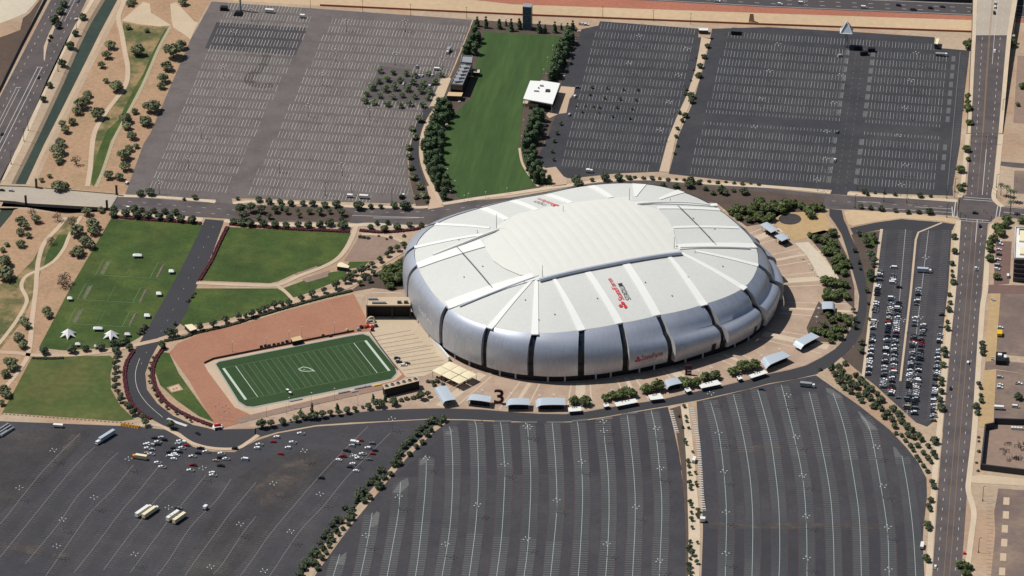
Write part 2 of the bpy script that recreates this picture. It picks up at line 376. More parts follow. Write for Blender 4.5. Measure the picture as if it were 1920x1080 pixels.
ribbon('foot_path', 'lower tan foot path that crosses the straight one', 'path', [(152,406),(132,438),(120,466),(101,490),(76,505),(52,516),(42,528),(41,541),(50,560),(46,576),(30,603),(10,630),(-8,652)], 3., M['path'], 4)
flat('grass_strip', 'greener grass beside the lower foot path', 'grass', [(130,440),(122,462),(102,486),(82,498),(90,470),(110,440)], M['lawn'], 3)

# ------------------------------------------------------------------ road bridge on the left
def bridge():
    b = thing('road_bridge', 'pale concrete road bridge over the canal and wash', 'bridge')
    E = [(-60,348),(47,351.5),(68,353),(222,366)]; N = [(-60,374),(28,380),(50,383.5),(206,392.5)]
    mb = MB(); P = [at2(*p) for p in E]+[at2(*p) for p in N][::-1]
    mb.prism(P, -1.2, .55); mb.build('deck', M['deckcon'], b)
    for nm, pts in (('parapet', E), ('parapet', N)):
        p = [at2(*q) for q in pts]
        o = wall(nm, '', '', p, .5, 1.0, M['concrete'], True, z=.55); o.parent = b; del o['label'], o['category']
    for px, py in ((68.5,353.5),(219,366),(49,385),(201,394)):
        mb = MB(); x, y = at2(px, py); mb.box((x, y, 3.6), (1.5, 1.5, 9.2)); mb.box((x, y, 8.4), (1.8, 1.8, .5)); mb.build('pylon', M['darkpole'], b)
    L = Lines(); A = at2(-60,356); B = at2(220,372); A2 = at2(-60,369); B2 = at2(212,385)
    L.dash([A, B], .25, .62, 3, 9); L.dash([A2, B2], .25, .62, 3, 9); L.line([at2(-60,362), at2(216,378)], .25, .62); L.build('lane_markings', M['paint'], b)
bridge()
# ------------------------------------------------------------------ avenue behind the stadium
AV_U = [(216,368.5),(300,373),(378,379),(445,383),(480,384),(560,387),(660,389),(770,391),(800,391),(830,384),(890,376),(955,371),(1027,359),(1072,350),(1120,343),(1200,338),(1280,340),(1440,353),(1540,363),(1600,368),(1700,373),(1795,377)]
AV_D = [(208,391.5),(345,405),(440,411),(480,416),(560,416),(652,417),(690,421),(805,421),(850,415),(950,410),(1060,405),(1200,390),(1335,380),(1400,388),(1480,391),(1540,391),(1600,393),(1700,399),(1795,405)]
flat('avenue', 'brown grey avenue curving behind the stadium', 'road', AV_U+AV_D[::-1], M['road'], 2)
flat('planted_median', 'dark planted bed in the avenue left of the stadium', 'median', [(440,394),(470,387),(560,388),(640,391),(662,400),(655,414),(560,413),(445,407)], M['median'], 4)
flat('planted_median', 'dark planted bed in the avenue right of the stadium roof', 'median', [(1225,345),(1300,347),(1440,361),(1545,371),(1545,382),(1480,390),(1400,387),(1338,379),(1285,362)], M['median'], 4)
ribbon('sidewalk', 'pale sidewalk on the car park side of the avenue', 'sidewalk', [(216,367),(300,370),(378,376),(404,379)], 4, M['sidewalk'], 4)
ribbon('sidewalk', 'pale sidewalk between the brown car park and the avenue', 'sidewalk', [(437,381),(480,378),(560,381),(655,387),(775,389),(803,388)], 4, M['sidewalk'], 4)
ribbon('sidewalk', 'pale sidewalk curving below the great lawn', 'sidewalk', [(828,383),(890,373),(960,363),(1020,354),(1072,347),(1120,340),(1200,336),(1250,338),(1330,344),(1435,350),(1500,355),(1557,361)], 4.5, M['sidewalk'], 4)
ribbon('sidewalk', 'pale sidewalk between the dark car park and the crossroads', 'sidewalk', [(1589,363),(1650,368),(1700,370),(1795,377)], 4.5, M['sidewalk'], 4)
ribbon('sidewalk', 'pale sidewalk above the cricket lawn', 'sidewalk', [(212,399),(280,405),(345,409),(380,412)], 5, M['sidewalk'], 3)
ribbon('sidewalk', 'pale sidewalk above the far green lawn', 'sidewalk', [(420,414),(480,421),(560,422),(655,423),(700,421),(800,428)], 5, M['sidewalk'], 3)
L = Lines()
L.dash([at2(*p) for p in ((240,378),(345,387),(440,394))], .3, .15, 3, 9); L.dash([at2(*p) for p in ((230,385),(345,397),(430,403))], .3, .15, 3, 9)
L.line([at2(*p) for p in ((660,404),(715,406),(790,408))], .4, .15); L.line([at2(*p) for p in ((700,409),(760,409),(795,408))], .5, .15)
L.dash([at2(*p) for p in ((665,397),(760,399),(830,394),(900,386))], .3, .15, 3, 9)
for q in (((1608,378),(1650,380)), ((1620,389),(1790,399)), ((1715,388),(1785,392))): L.line([at2(*p) for p in q], .4, .15)
L.dash([at2(*p) for p in ((1560,377),(1660,383),(1785,388))], .3, .15, 3, 9)
for q in (((1785,388),(1786,406)), ((1792,375),(1788,408)), ((1799,375),(1794,409))): L.line([at2(*p) for p in q], .6, .15)
tag(L.build('lane_markings', M['paint']), 'white lane lines on the avenue behind the stadium', 'road marking', kind='structure')

# ------------------------------------------------------------------ car parks above the avenue
LL = [(397,3),(480,9),(560,14),(700,24),(885,37),(880,52),(852,120),(842,142),(805,198),(785,235),(768,265),(764,300),(767,335),(778,382),(655,379),(480,372),(434,372),(436,383),(402,380),(405,374),(252,367),(235,364),(269,270),(282,250),(357,75)]
flat('car_park', 'brown grey empty car park left of the great lawn', 'car park', LL, M['leftlot'], 3)
flat('asphalt_patch', 'dark fresh patch in the brown car park', 'asphalt', [(406,42),(577,53),(553,104),(384,91)], M['freshlot'], 4)
ribbon('asphalt_patch', 'faint curved dark streak in the brown car park', 'asphalt', [(500,103),(497,115),(484,133),(470,142),(466,150),(474,158),(492,161),(512,160)], 8, M['sealmark'], 4)
RL1 = [(1090,55),(1122,48),(1125,40),(1310,54),(1309,70),(1340,72),(1318,85),(1304,130),(1288,178),(1268,222),(1252,262),(1236,322),(1160,325),(1072,334),(1064,334),(1030,318),(1012,310),(1010,292),(1020,270),(1040,222),(1054,180),(1050,162),(1072,110),(1085,72)]
flat('car_park', 'dark empty car park right of the great lawn', 'car park', RL1, M['darklot'], 3)
RL2 = [(1335,54),(1440,51),(1600,60),(1752,70),(1757,90),(1818,95),(1806,195),(1800,270),(1786,352),(1787,367),(1660,363),(1592,358),(1588,366),(1557,364),(1560,356),(1440,347),(1254,326),(1272,255),(1300,190),(1318,130),(1328,90)]
flat('car_park', 'widest dark empty car park beside the overpass road', 'car park', RL2, M['darklot'], 3)
flat('planting_strip', 'thin sandy tree strip dividing the dark car parks', 'planting strip', [(1315,70),(1333,74),(1322,105),(1312,150),(1296,190),(1280,228),(1266,262),(1254,323),(1236,322),(1252,262),(1268,222),(1288,178),(1304,130),(1312,88)], M['path'], 5)
Z1 = 4.6*LAY
def rows(Lm, poly, ys, half, x0, x1, step, wd, skip=lambda x, y: False, m=0, cross=True):
    for y in ys:
        h = half
        if isinstance(y, tuple): y, h = y
        x = x0
        run = []
        while x <= x1:
            if inside(poly, x, y-h) and inside(poly, x, y+h) and not skip(x, y):
                Lm.line([(x+rnd.uniform(-.1,.1), y-h*rnd.uniform(.85,1.1)), (x+rnd.uniform(-.1,.1), y+h*rnd.uniform(.85,1.1))], wd*rnd.uniform(.6,1.2), Z1, m); run.append(x)
            x += step
        if cross and run and h > 4: Lm.line([(run[0], y), (run[-1], y)], .1, Z1+.02, 1)
LLw = [at2(*p) for p in LL]
def skip_left(x, y):
    a = -303.2+(y-244)*.032*5.2*.2
    if abs(x-(-289.5+(y-243)*.045)) < 8: return True
    if x < -366+(y-240)*.0: return True
    if x > -128 and y < 345: return False
    px = -150
    return (-262 < x-0 < -0) and False
L = Lines()
ORCH = [at2(*p) for p in [(712,124),(835,138),(820,150),(800,196),(686,192),(688,180)]]
rows(L, LLw, [114.5+15.9*i for i in range(21)], 5.9, -371, -120, 2.75, .34, lambda x, y: skip_left(x, y) or inside(ORCH, x, y))
tag(L.build('stall_markings', [M['tick'], M['tickdim']]), 'rows of white stall lines in the brown car park', 'road marking', kind='structure')
L = Lines()
R1w = [at2(*p) for p in RL1]
rows(L, R1w, [438]+[421.5-16.3*i for i in range(15)], 5.7, -52, 37, 2.75, .26, lambda x, y: x < -49)
tag(L.build('stall_markings', [M['tickgrey'], M['tickdim']]), 'rows of white stall lines right of the great lawn', 'road marking', kind='structure')
L = Lines()
R2w = [at2(*p) for p in RL2]
ys = [450, 436]+[338.7+15.6*i for i in range(0, 6)]+[323.5, 308.4, (296, 2.6), (275.5, 2.6), 259.8, 243, 226.3, 210, 194]
rows(L, R2w, ys, 5.7, 46, 252, 2.72, .28, lambda x, y: 168.5 < x < 187.5 and y < 425 or x < 56+max(0, (y-230)*.04))
for i, y in enumerate([338.7+15.6*i for i in range(0, 6)]+[323.5, 308.4, 259.8, 243, 226.3, 210, 194]):
    for x in (166.5, 188.5, 256):
        if x == 256 and y < 215: continue
        L.add([(x-1.6, y-5, Z1), (x+1.6, y-5, Z1), (x+1.6, y+5, Z1), (x-1.6, y+5, Z1)], [(0,1,2,3)], 2)
for x in (174.3, 180.8): L.dash([(x, 180), (x, 425)], .2, Z1, 3, 6, 1)
for y in range(180, 425, 3): L.line([(262.5, y), (267, y)], .18, Z1, 1)
L.line([(261, 175), (261, 430)], .3, Z1+.02, 1)
tag(L.build('stall_markings', [M['tickgrey'], M['tickdim'], M['island']]), 'rows of white stall lines in the widest dark car park', 'road marking', kind='structure')
# ------------------------------------------------------------------ great lawn
flat('plaza_paving', 'tan paving and planting beds round the great lawn', 'paving', [(888,37),(1080,50),(1090,62),(1058,150),(1054,180),(1040,222),(1018,272),(1008,300),(1012,318),(1030,345),(1000,356),(880,374),(800,392),(780,388),(768,335),(766,300),(772,268),(790,232),(806,200),(830,168),(845,143),(856,118),(880,58)], M['median'], 2)
flat('great_lawn', 'long mown green great lawn above the stadium', 'lawn', [(908,60),(1053,68),(1040,95),(1030,125),(1012,150),(990,185),(980,205),(976,240),(974,280),(980,308),(1007,348),(960,360),(905,366),(862,373),(850,362),(832,312),(827,285),(830,262),(840,235),(858,208),(886,182),(888,140),(896,108),(902,78)], M['greatlawn'], 4)
ribbon('foot_path', 'tan path curving down the left side of the great lawn', 'path', [(823,196),(806,220),(795,245),(790,270),(791,300),(802,335),(816,360),(828,384)], 3.2, M['path'], 5)
ribbon('foot_path', 'thin pale path down the right side of the great lawn', 'path', [(974,278),(979,305),(992,328),(1009,350)], 2., M['path'], 5)
flat('paved_court', 'pale paved wedge between the tree groves and the avenue', 'paving', [(800,350),(812,345),(832,388),(802,393),(806,375)], M['promen'], 4)
flat('paved_court', 'pale paved terrace beside the glass pavilion', 'paving', [(828,146),(846,147),(826,198),(806,200)], M['concrete'], 5)
flat('paved_court', 'pale paved apron right of the white roofed pavilion', 'paving', [(1052,162),(1078,164),(1076,176),(1068,186),(1062,212),(1048,214),(1030,222),(1024,216),(1040,196)], M['promen'], 5)
flat('paved_court', 'pale paved ramp from the car park down to the avenue', 'paving', [(1020,316),(1042,313),(1064,340),(1062,347),(1036,350)], M['promen'], 4)
flat('orchard_court', 'dark asphalt court planted with young trees', 'car park', [(712,124),(835,138),(820,150),(800,198),(684,193),(688,178)], M['road'], 4)
flat('side_road', 'dark lane between the brown car park and the tree grove', 'road', [(796,200),(810,204),(796,228),(786,252),(783,280),(786,310),(798,345),(790,352),(772,312),(770,275),(776,240)], M['ring'], 4)

# ------------------------------------------------------------------ overpass road on the right
def e_at(py): return 0. if py > 250 else 7.5*min(1., (250-py)/185.)
XL = [(-60,1838),(0,1834),(66,1831),(120,1828),(180,1825),(250,1821),(300,1817),(365,1812),(385,1806)]
XR = [(-60,1903),(0,1897),(66,1887),(120,1882),(180,1877),(250,1871),(300,1866),(365,1861),(385,1868)]
def lerp_tab(T, y):
    for (a, xa), (b, xb) in zip(T, T[1:]):
        if a <= y <= b: return xa+(xb-xa)*(y-a)/(b-a)
    return T[-1][1] if y > T[-1][0] else T[0][1]
def ramp():
    ys = [-60,-30,0,20,40,66,66.01,90,120,150,180,215,250]
    t = thing('overpass', 'overpass climbing over the freeway in the top right corner', 'bridge')
    def strip(y0, y1, fl, fr, dz, name, m):
        yy = [y for y in ys if y0 <= y <= y1]; V = []
        for y in yy:
            l, r_ = lerp_tab(XL, y), lerp_tab(XR, y); z = e_at(y)+dz+.25
            V += [at(l+(r_-l)*fl, y, z), at(l+(r_-l)*fr, y, z)]
        return mesh_obj(name, V, [(2*i, 2*i+2, 2*i+3, 2*i+1) for i in range(len(yy)-1)], m, t)
    strip(-60, 66, -.02, 1.02, 0, 'deck', M['deckcon'])
    strip(66.01, 250, -.02, 1.02, 0, 'road_surface', M['road'])
    for fl, fr in ((-.17, -.02), (1.02, 1.17)):
        strip(-60, 250, fl, fr, .15, 'walkway', M['sidewalk'])
    for f, y0 in ((-.17, 66), (1.17, 66)):                           # retaining walls
        V = []; yy = [y for y in ys if y >= y0]
        for y in yy:
            l, r_ = lerp_tab(XL, y), lerp_tab(XR, y); p = at(l+(r_-l)*f, y, e_at(y)+.4); V += [p+Vector((0,0,.9)), Vector((p.x, p.y, -.1))]
        mesh_obj('retaining_wall', V, [(2*i, 2*i+2, 2*i+3, 2*i+1) for i in range(len(yy)-1)], M['deckcon'], t)
    for f in (-.17, 1.17):                                           # parapets and the girder edge over the freeway
        V = []; yy = [y for y in ys if y <= 66]
        for y in yy:
            l, r_ = lerp_tab(XL, y), lerp_tab(XR, y); p = at(l+(r_-l)*f, y, e_at(y)+.4); V += [p+Vector((0,0,1)), p-Vector((0,0,1.8))]
        mesh_obj('parapet', V, [(2*i, 2*i+2, 2*i+3, 2*i+1) for i in range(len(yy)-1)], M['deckcon'], t)
    L = Lines()
    for f in (.2, .8):
        for y in range(-50, 250, 12):
            P = []
            for q in (y, y+4.5):
                l, r_ = lerp_tab(XL, q), lerp_tab(XR, q); P.append(at(l+(r_-l)*f, q, e_at(q)+.33))
            L.add([P[0]+Vector((-.15,0,0)), P[0]+Vector((.15,0,0)), P[1]+Vector((.15,0,0)), P[1]+Vector((-.15,0,0))], [(0,1,2,3)])
    for f, m, yb in ((.42, 1, 250), (.45, 1, 250), (.6, 0, 125)):
        yy = [y for y in ys if y <= yb]
        for a, b in zip(yy, yy[1:]):
            P = [at(lerp_tab(XL, q)+(lerp_tab(XR, q)-lerp_tab(XL, q))*f, q, e_at(q)+.33) for q in (a, b)]
            L.add([P[0]+Vector((-.15,0,0)), P[0]+Vector((.15,0,0)), P[1]+Vector((.15,0,0)), P[1]+Vector((-.15,0,0))], [(0,1,2,3)], m)
    L.build('lane_markings', [M['paint'], M['yellow']], t)
    mb = MB(); p = at(1822, 66, e_at(66)-1.5); q = at(1903, 68, e_at(66)-1.5)
    mb.prism([(p.x, p.y), (q.x, q.y), (q.x, q.y-3), (p.x, p.y-3)], -.1, e_at(66)+.1); mb.build('abutment', M['deckcon'], t)
ramp()
flat('boulevard', 'wide brown boulevard running down the right side', 'road', [(1821,250),(1812,365),(1797,372),(1795,405),(1802,412),(1792.5,540),(1767.5,810),(1746,1080),(1736,1180),(1792,1180),(1802,1080),(1821,810),(1841,540),(1852,420),(1868,406),(1930,412),(2000,418),(2000,396),(1930,391),(1868,384),(1860,366),(1871,250)], M['road'], 3)
L = Lines()
def bl(f, y0, y1):
    TL = [(250,1821),(365,1812),(405,1803),(540,1792.5),(810,1767.5),(1080,1746),(1180,1736)]; TR = [(250,1871),(365,1860),(405,1853),(540,1841),(810,1821),(1080,1802),(1180,1792)]
    yy = [y0+(y1-y0)*k/10 for k in range(11)]
    return [at2(lerp_tab(TL, y)+(lerp_tab(TR, y)-lerp_tab(TL, y))*f, y) for y in yy]
for a, b in ((250, 366), (412, 1180)):
    for f in (.2, .8): L.dash(bl(f, a, b), .3, .25, 3.5, 9)
    for f in (.43, .62): L.line(bl(f, a, b), .24, .25, 1)
L.line(bl(.62, 280, 366), .4, .26); L.line(bl(.6, 412, 455), .4, .26)
for q in (((1808,370),(1862,374)), ((1806,374),(1862,378)), ((1800,410),(1855,414)), ((1800,414),(1855,418)), ((1871,386),(1867,408)), ((1877,386),(1873,408)), ((1882,388),(1930,392)), ((1882,398),(1930,404))): L.line([at2(*p) for p in q], .5, .25)
tag(L.build('lane_markings', [M['paint'], M['yellow']]), 'white dashes and yellow centre lines on the boulevard', 'road marking', kind='structure')
ribbon('sidewalk', 'pale walk along the left edge of the boulevard above the crossroads', 'sidewalk', [(1815,252),(1811,290),(1806,340),(1800,370)], 3.5, M['sidewalk'], 4)
ribbon('sidewalk', 'pale walk between the full car park and the boulevard', 'sidewalk', [(1797,414),(1788,540),(1775,660),(1762,800),(1752,900),(1741,1080),(1735,1150)], 4, M['sidewalk'], 4)
ribbon('sidewalk', 'pale walk along the right edge of the boulevard above the crossroads', 'sidewalk', [(1877,252),(1872,300),(1868,340),(1864,372),(1880,388)], 4, M['sidewalk'], 4)
ribbon('sidewalk', 'pale walk along the right edge of the boulevard below the crossroads', 'sidewalk', [(1862,418),(1852,470),(1848,540),(1842,580),(1834,700),(1827,810),(1818,890),(1816,920),(1826,960),(1822,1000),(1812,1080)], 4, M['sidewalk'], 4)

# ------------------------------------------------------------------ lots and verges right of the boulevard
flat('asphalt_drive', 'small asphalt drive curving off the boulevard', 'road', [(1872,302),(1888,304),(1960,310),(1960,318),(1900,314),(1872,310)], M['road'], 2)
flat('asphalt_pad', 'old asphalt pad above the palms', 'asphalt', [(1902,320),(1960,322),(1960,366),(1900,362)], M['brownlot'], 2)
flat('asphalt_pad', 'old asphalt pad at the top right edge', 'asphalt', [(1908,105),(1960,105),(1960,235),(1900,230)], M['gravel'], 2)
flat('brick_car_park', 'small brick red car park beside the white office block', 'car park', [(1868,452),(1897,453),(1893,522),(1892,532),(1870,534),(1863,536),(1864,520)], M['bricklot'], 2)
flat('asphalt_drive', 'brick red drive below the white office block', 'road', [(1848,534),(1960,536),(1960,552),(1850,550)], M['bricklot'], 3)
flat('verge', 'ochre gravel verge beside the boulevard', 'verge', [(1858,550),(1876,549),(1870,640),(1867,678),(1848,678),(1850,620)], M['ochre'], 2)
flat('verge', 'ochre gravel verge above the walled yard', 'verge', [(1844,694),(1868,694),(1863,800),(1836,802)], M['ochre'], 2)
flat('asphalt_lot', 'large empty brown asphalt lot at the right edge', 'car park', [(1876,550),(1960,551),(1960,672),(1868,664),(1871,620)], M['brownlot'], 2)
flat('asphalt_drive', 'brown drive between the two ochre verges', 'road', [(1848,678),(1868,676),(1960,684),(1960,706),(1866,692),(1846,694)], M['brownlot'], 3)
flat('asphalt_lot', 'small brown car park above the walled yard', 'car park', [(1868,694),(1960,706),(1960,800),(1863,792)], M['brownlot'], 2)
flat('yard_dirt', 'bare brown dirt inside the walled yard', 'soil', [(1848,806),(1864,802),(1864,795),(1960,798),(1960,895),(1842,880)], M['gravel'], 2)
flat('asphalt_lot', 'lowest brown car park at the right edge', 'car park', [(1872,916),(1960,922),(1960,1180),(1850,1180),(1858,1080),(1866,1000),(1864,960)], M['brownlot'], 2)
flat('asphalt_drive', 'pale concrete drive below the walled yard', 'road', [(1822,893),(1840,890),(1960,902),(1960,914),(1836,906),(1822,905)], M['concrete'], 3)
for i, (x, y) in enumerate([(1887,940),(1886,966),(1884,992),(1883,1018),(1881,1045),(1879,1072)]):
    mb = MB(); cx, cy = at2(x, y); mb.box((cx, cy, .12), (4.2, 9.5, .24)); tag(mb.build('lot_island', M['path']), f'{nth(i+1)} small tan island from the top in the lowest brown lot', 'traffic island', 'tan islands in the lowest brown lot')
L = Lines()
for y in range(930, 1080, 7): L.line([at2(1850, y), at2(1862, y+.5)], .2, .2)
for y in range(700, 790, 6): L.line([at2(1868-(y-694)*.05, y), at2(1880-(y-694)*.05, y+1)], .2, .2)
for y in range(455, 520, 6): L.line([at2(1868, y), at2(1876, y+.5)], .2, .2)
tag(L.build('stall_markings', M['tickdim']), 'worn stall lines in the small lots at the right edge', 'road marking', kind='structure')

# ------------------------------------------------------------------ lawns, paths and practice field left of the stadium
flat('cricket_lawn', 'green cricket lawn with chalk rectangles and white tents', 'lawn', [(208,410),(380,422),(348,492),(325,530),(315,560),(284,604),(262,632),(240,645),(205,652),(120,657),(73,652),(132,540)], M['lawn'], 3)
flat('lawn', 'far green lawn left of the gravel triangle', 'lawn', [(430,426),(658,437),(648,460),(630,486),(605,498),(560,510),(520,528),(505,531),(378,526)], M['lawn'], 3)
flat('lawn', 'narrow green lawn below the tan path', 'lawn', [(366,541),(520,541),(545,556),(532,568),(480,582),(420,600),(345,612),(336,606)], M['lawn'], 3)
flat('lawn', 'small green wedge lawn below the tan path', 'lawn', [(532,540),(560,530),(600,514),(652,506),(644,522),(575,550),(550,558)], M['lawn'], 3)
flat('lawn', 'tiny green lawn beside the gravel triangle', 'lawn', [(655,491),(692,490),(682,500),(655,504),(650,500)], M['lawn'], 3)
flat('gravel_bed', 'bare grey gravel triangle beside the stadium', 'gravel', [(676,440),(700,440),(755,452),(762,462),(700,488),(645,490),(662,462)], M['gravel'], 3)
flat('gravel_bed', 'small grey gravel patch on the far lawn', 'gravel', [(552,514),(594,499),(598,506),(560,517)], M['gravel'], 4)
flat('gravel_bed', 'small grey gravel patch below the tan path', 'gravel', [(566,524),(618,507),(614,519),(575,530)], M['gravel'], 4)
ribbon('foot_path', 'tan path sweeping between the green lawns', 'path', [(368,531),(440,534),(505,536),(530,532),(560,518),(605,501),(632,486),(648,468),(660,446),(668,424)], 4., M['path'], 5)
ribbon('foot_path', 'tan path curving round the gravel triangle', 'path', [(678,440),(700,440),(735,446),(762,458),(775,466)], 3., M['path'], 5)
ribbon('foot_path', 'short tan path between the narrow and wedge lawns', 'path', [(520,536),(538,550),(552,566)], 3., M['path'], 4)
ribbon('promenade', 'tan tree lined promenade beside the cricket lawn', 'path', [(-20,660),(30,662),(62,666),(130,666),(180,662),(216,656),(250,648)], 4.5, M['promen'], 5)
ribbon('promenade', 'long tan promenade rising toward the stadium', 'path', [(300,637),(350,622),(425,607),(480,592),(550,568),(600,552),(655,536),(692,510),(725,488),(765,465)], 5.5, M['promen'], 5)
flat('lawn', 'large lawn in the lower left corner', 'lawn', [(60,669),(205,667),(214,673),(207,702),(208,730),(225,760),(252,786),(225,790),(4,774),(28,730)], M['drylawn'], 3)
flat('lawn', 'green crescent lawn with the small tan pad', 'lawn', [(302,660),(317,662),(335,700),(372,752),(402,792),(372,780),(330,750),(300,722),(290,695)], M['lawn'], 4)
flat('pink_yard', 'pinkish gravel yard round the practice field', 'gravel', [(317,662),(332,645),(370,628),(480,600),(540,581),(663,551),(682,588),(692,610),(704,640),(760,706),(722,730),(600,757),(480,784),(412,804),(400,792),(355,715)], M['pink'], 3)
flat('field_apron', 'pale apron round the practice field', 'concrete', [(383,684),(400,676),(480,660),(670,624),(692,622),(702,632),(754,703),(740,714),(470,778),(440,764),(390,697)], M['path'], 4)
flat('access_track', 'grey dirt track below the practice field', 'track', [(440,786),(600,748),(720,722),(726,728),(600,757),(450,794)], M['gravel'], 5)
TF = [(405,683),(411,679),(480,665),(655,631),(680,627),(692,631),(741,690),(743,700),(733,711),(600,738),(475,763),(462,762),(448,753)]
flat('field_curb', 'pale curb framing the practice field', 'curb', [(402,683),(410,677),(480,663),(655,629),(681,625),(694,629),(744,690),(746,701),(735,713),(600,741),(475,766),(461,765),(446,755)], M['curb'], 5)
flat('practice_field', 'green football practice field with white yard lines', 'sports field', TF, M['turf'], 6)
fc = [at2(419,691), at2(685,639), at2(730,696), at2(461,750)]
def fld(s, t): return tuple((fc[0][i]*(1-s)+fc[1][i]*s)*(1-t)+(fc[3][i]*(1-s)+fc[2][i]*s)*t for i in (0, 1))
L = Lines(); zt = 7*LAY
L.line([fld(0, 0), fld(0, 1)], 1.9, zt, 1); L.line([fld(1, 0), fld(1, 1)], 1.9, zt, 1)
for k in range(21):
    s = (10+5*k)/120
    L.line([fld(s, .01), fld(s, .99)], .5 if k in (0, 20) else .26, zt, 1 if k in (0, 20) else 0)
    if k % 2 == 0 and k < 20:
        L.add([fld(s, .01)+(zt-.04,), fld(s+5/120, .01)+(zt-.04,), fld(s+5/120, .99)+(zt-.04,), fld(s, .99)+(zt-.04,)], [(3,2,1,0)], 2)
for t in (.0, 1.): L.line([fld(0, t), fld(1, t)], .3, zt+.01, 0)
# bird head outline at midfield
BH = [(.39,.48),(.385,.40),(.42,.33),(.47,.34),(.52,.43),(.57,.60),(.585,0.86),(.54,.62),(.50,.60),(.46,.62),(.42,.60),(.40,.52),(.39,.48)]
BP = [(560,692),(566,690.2),(566.5,689),(572,689.2),(578,690.5),(584,693),(589,696),(590.5,697),(586,696.2),(580,696.6),(572,697),(565,696),(561,693.6),(560,692)]
L.line(smooth_line([at2(*p) for p in BP], 3), .75, zt+.03, 1); L.line([at2(569,693.4), at2(571.5,693.6)], .8, zt+.03, 1); L.line([at2(561,692.2), at2(567,694.2), at2(568,696)], .4, zt+.03, 0)
tag(L.build('field_markings', [M['turfline'], M['turfwhite'], M['turf2']]), 'yard lines and bird head emblem on the practice field', 'field marking', kind='structure')
L = Lines()
def rect(x0, y0, ux, uy, vx, vy, wd=.42):
    P = [(x0, y0), (x0+ux, y0+uy), (x0+ux+vx, y0+uy+vy), (x0+vx, y0+vy), (x0, y0)]
    L.line([at2(*p) for p in P], wd, 5*LAY, 0)
for y, xa, xb in ((487,192,296), (533,158,264), (578,140,244)):
    rect(xa+2, y, 14, 1.2, -15, 29); rect(xb, y+6, 14, 1.2, -15, 29)
    L.line([at2(xa-13, y+29), at2(xb, y+36)], 0.4, 5*LAY); L.line([at2(xa+58, y+3), at2(xa+44, y+31)], .22, 5*LAY); L.line([at2(xa+16, y+1), at2(xb, y+6)], .22, 5*LAY) if y > 540 else None
    for x0, yy in ((xa, y), (xb, y+6)): L.add([at(x0+8, yy+3, 5*LAY), at(x0+14, yy+3.5, 5*LAY), at(x0+2, yy+27, 5*LAY), at(x0-4, yy+26.5, 5*LAY)], [(3,2,1,0)], 1)
tag(L.build('field_markings', [M['turfline'], M['pitch']]), 'chalk rectangles and worn pitches on the cricket lawn', 'field marking', kind='structure')
flat('helipad', 'small square tan pad with a red border on the crescent lawn', 'pad', [(313,727),(335,720),(343.5,731),(321.5,736.5)], M['path'], 5)
L = Lines(); L.line([at2(*p) for p in [(315,727.2),(334.2,721.3),(341.5,730.6),(322.3,735.2),(315,727.2)]], .5, 6*LAY)
L.line([at2(324,729), at2(327,731)], 1.5, 6*LAY); L.line([at2(332,727), at2(330,729.5)], 1.5, 6*LAY)
tag(L.build('pad_markings', M['rust']), 'red border lines on the small tan pad', 'marking', kind='structure')

# ------------------------------------------------------------------ ring roads
flat('winding_road', 'dark asphalt road winding between the lawns', 'road', [(385,411),(420,414),(400,470),(374,524),(350,585),(335,610),(300,640),(282,672),(272,700),(275,730),(295,757),(325,780),(362,797),(402,806),(480,804),(480,822),(455,834),(440,842),(398,841),(362,832),(338,812),(312,801),(275,781),(250,758),(240,735),(236,700),(250,660),(265,637),(320,540),(345,494)], M['ring'], 4)
ribbon('promenade', 'tan promenade crossing the winding road', 'path', [(250,648),(300,637)], 4.5, M['promen'], 5.2, n=0)
L = Lines()
L.dash([at2(*p) for p in [(400,425),(350,530),(310,610),(275,660),(262,690)]], .14, .25, 2, 14)
L.line(smooth_line([at2(*p) for p in [(262,672),(254,700),(258,730),(276,757),(305,783)]], 5), .3, .25)
L.line([at2(*p) for p in [(314,785),(330,792),(350,799)]], 2.5, .25)
tag(L.build('lane_markings', [M['paint']]), 'pale lane lines on the winding road', 'road marking', kind='structure')
RU = [(478,803),(520,796),(580,783),(640,777),(705,770),(770,767),(830,766),(900,768),(960,773),(1010,776),(1060,777),(1100,772),(1135,766),(1185,757),(1235,751),(1290,738),(1350,725),(1400,713),(1440,702),(1480,694),(1510,686),(1540,671),(1565,655),(1582,638),(1598,612),(1609,580),(1611,555),(1606,535),(1596,500),(1588,470),(1578,440),(1566,420),(1555,405),(1555,392)]
RD = [(478,822),(520,810),(592,797),(660,792),(712,790),(800,785),(870,786),(960,790),(1020,792),(1072,790),(1130,782),(1185,772),(1252,761),(1310,750),(1350,741),(1400,730),(1440,719),(1490,711),(1530,702),(1560,685),(1585,664),(1603,645),(1616,622),(1624,590),(1626,560),(1624,530),(1618,500),(1606,466),(1594,440),(1588,424),(1582,412),(1578,394)]
flat('ring_road', 'dark asphalt ring road curving round the stadium plaza', 'road', RU+RD[::-1], M['ring'], 4)
flat('car_park_drive', 'dark asphalt drive linking the ring road to the full car park', 'road', [(1594,428),(1640,418),(1690,411),(1765,417),(1790,421),(1786,432),(1720,432),(1655,430),(1600,440)], M['ring'], 4.4)
ribbon('foot_path', 'tan path edging the lower left car park below the bend', 'path', [(262,797),(290,797),(308,802),(335,816),(362,832),(400,841),(443,841),(466,829),(484,816)], 3.4, M['path'], 5)
flat('bare_pad', 'bare tan triangle beside the crossroads', 'soil', [(1582,396),(1600,394),(1700,401),(1790,409),(1800,414),(1790,420),(1765,415),(1690,409),(1640,416),(1600,424),(1590,420)], M['palesand'], 3)
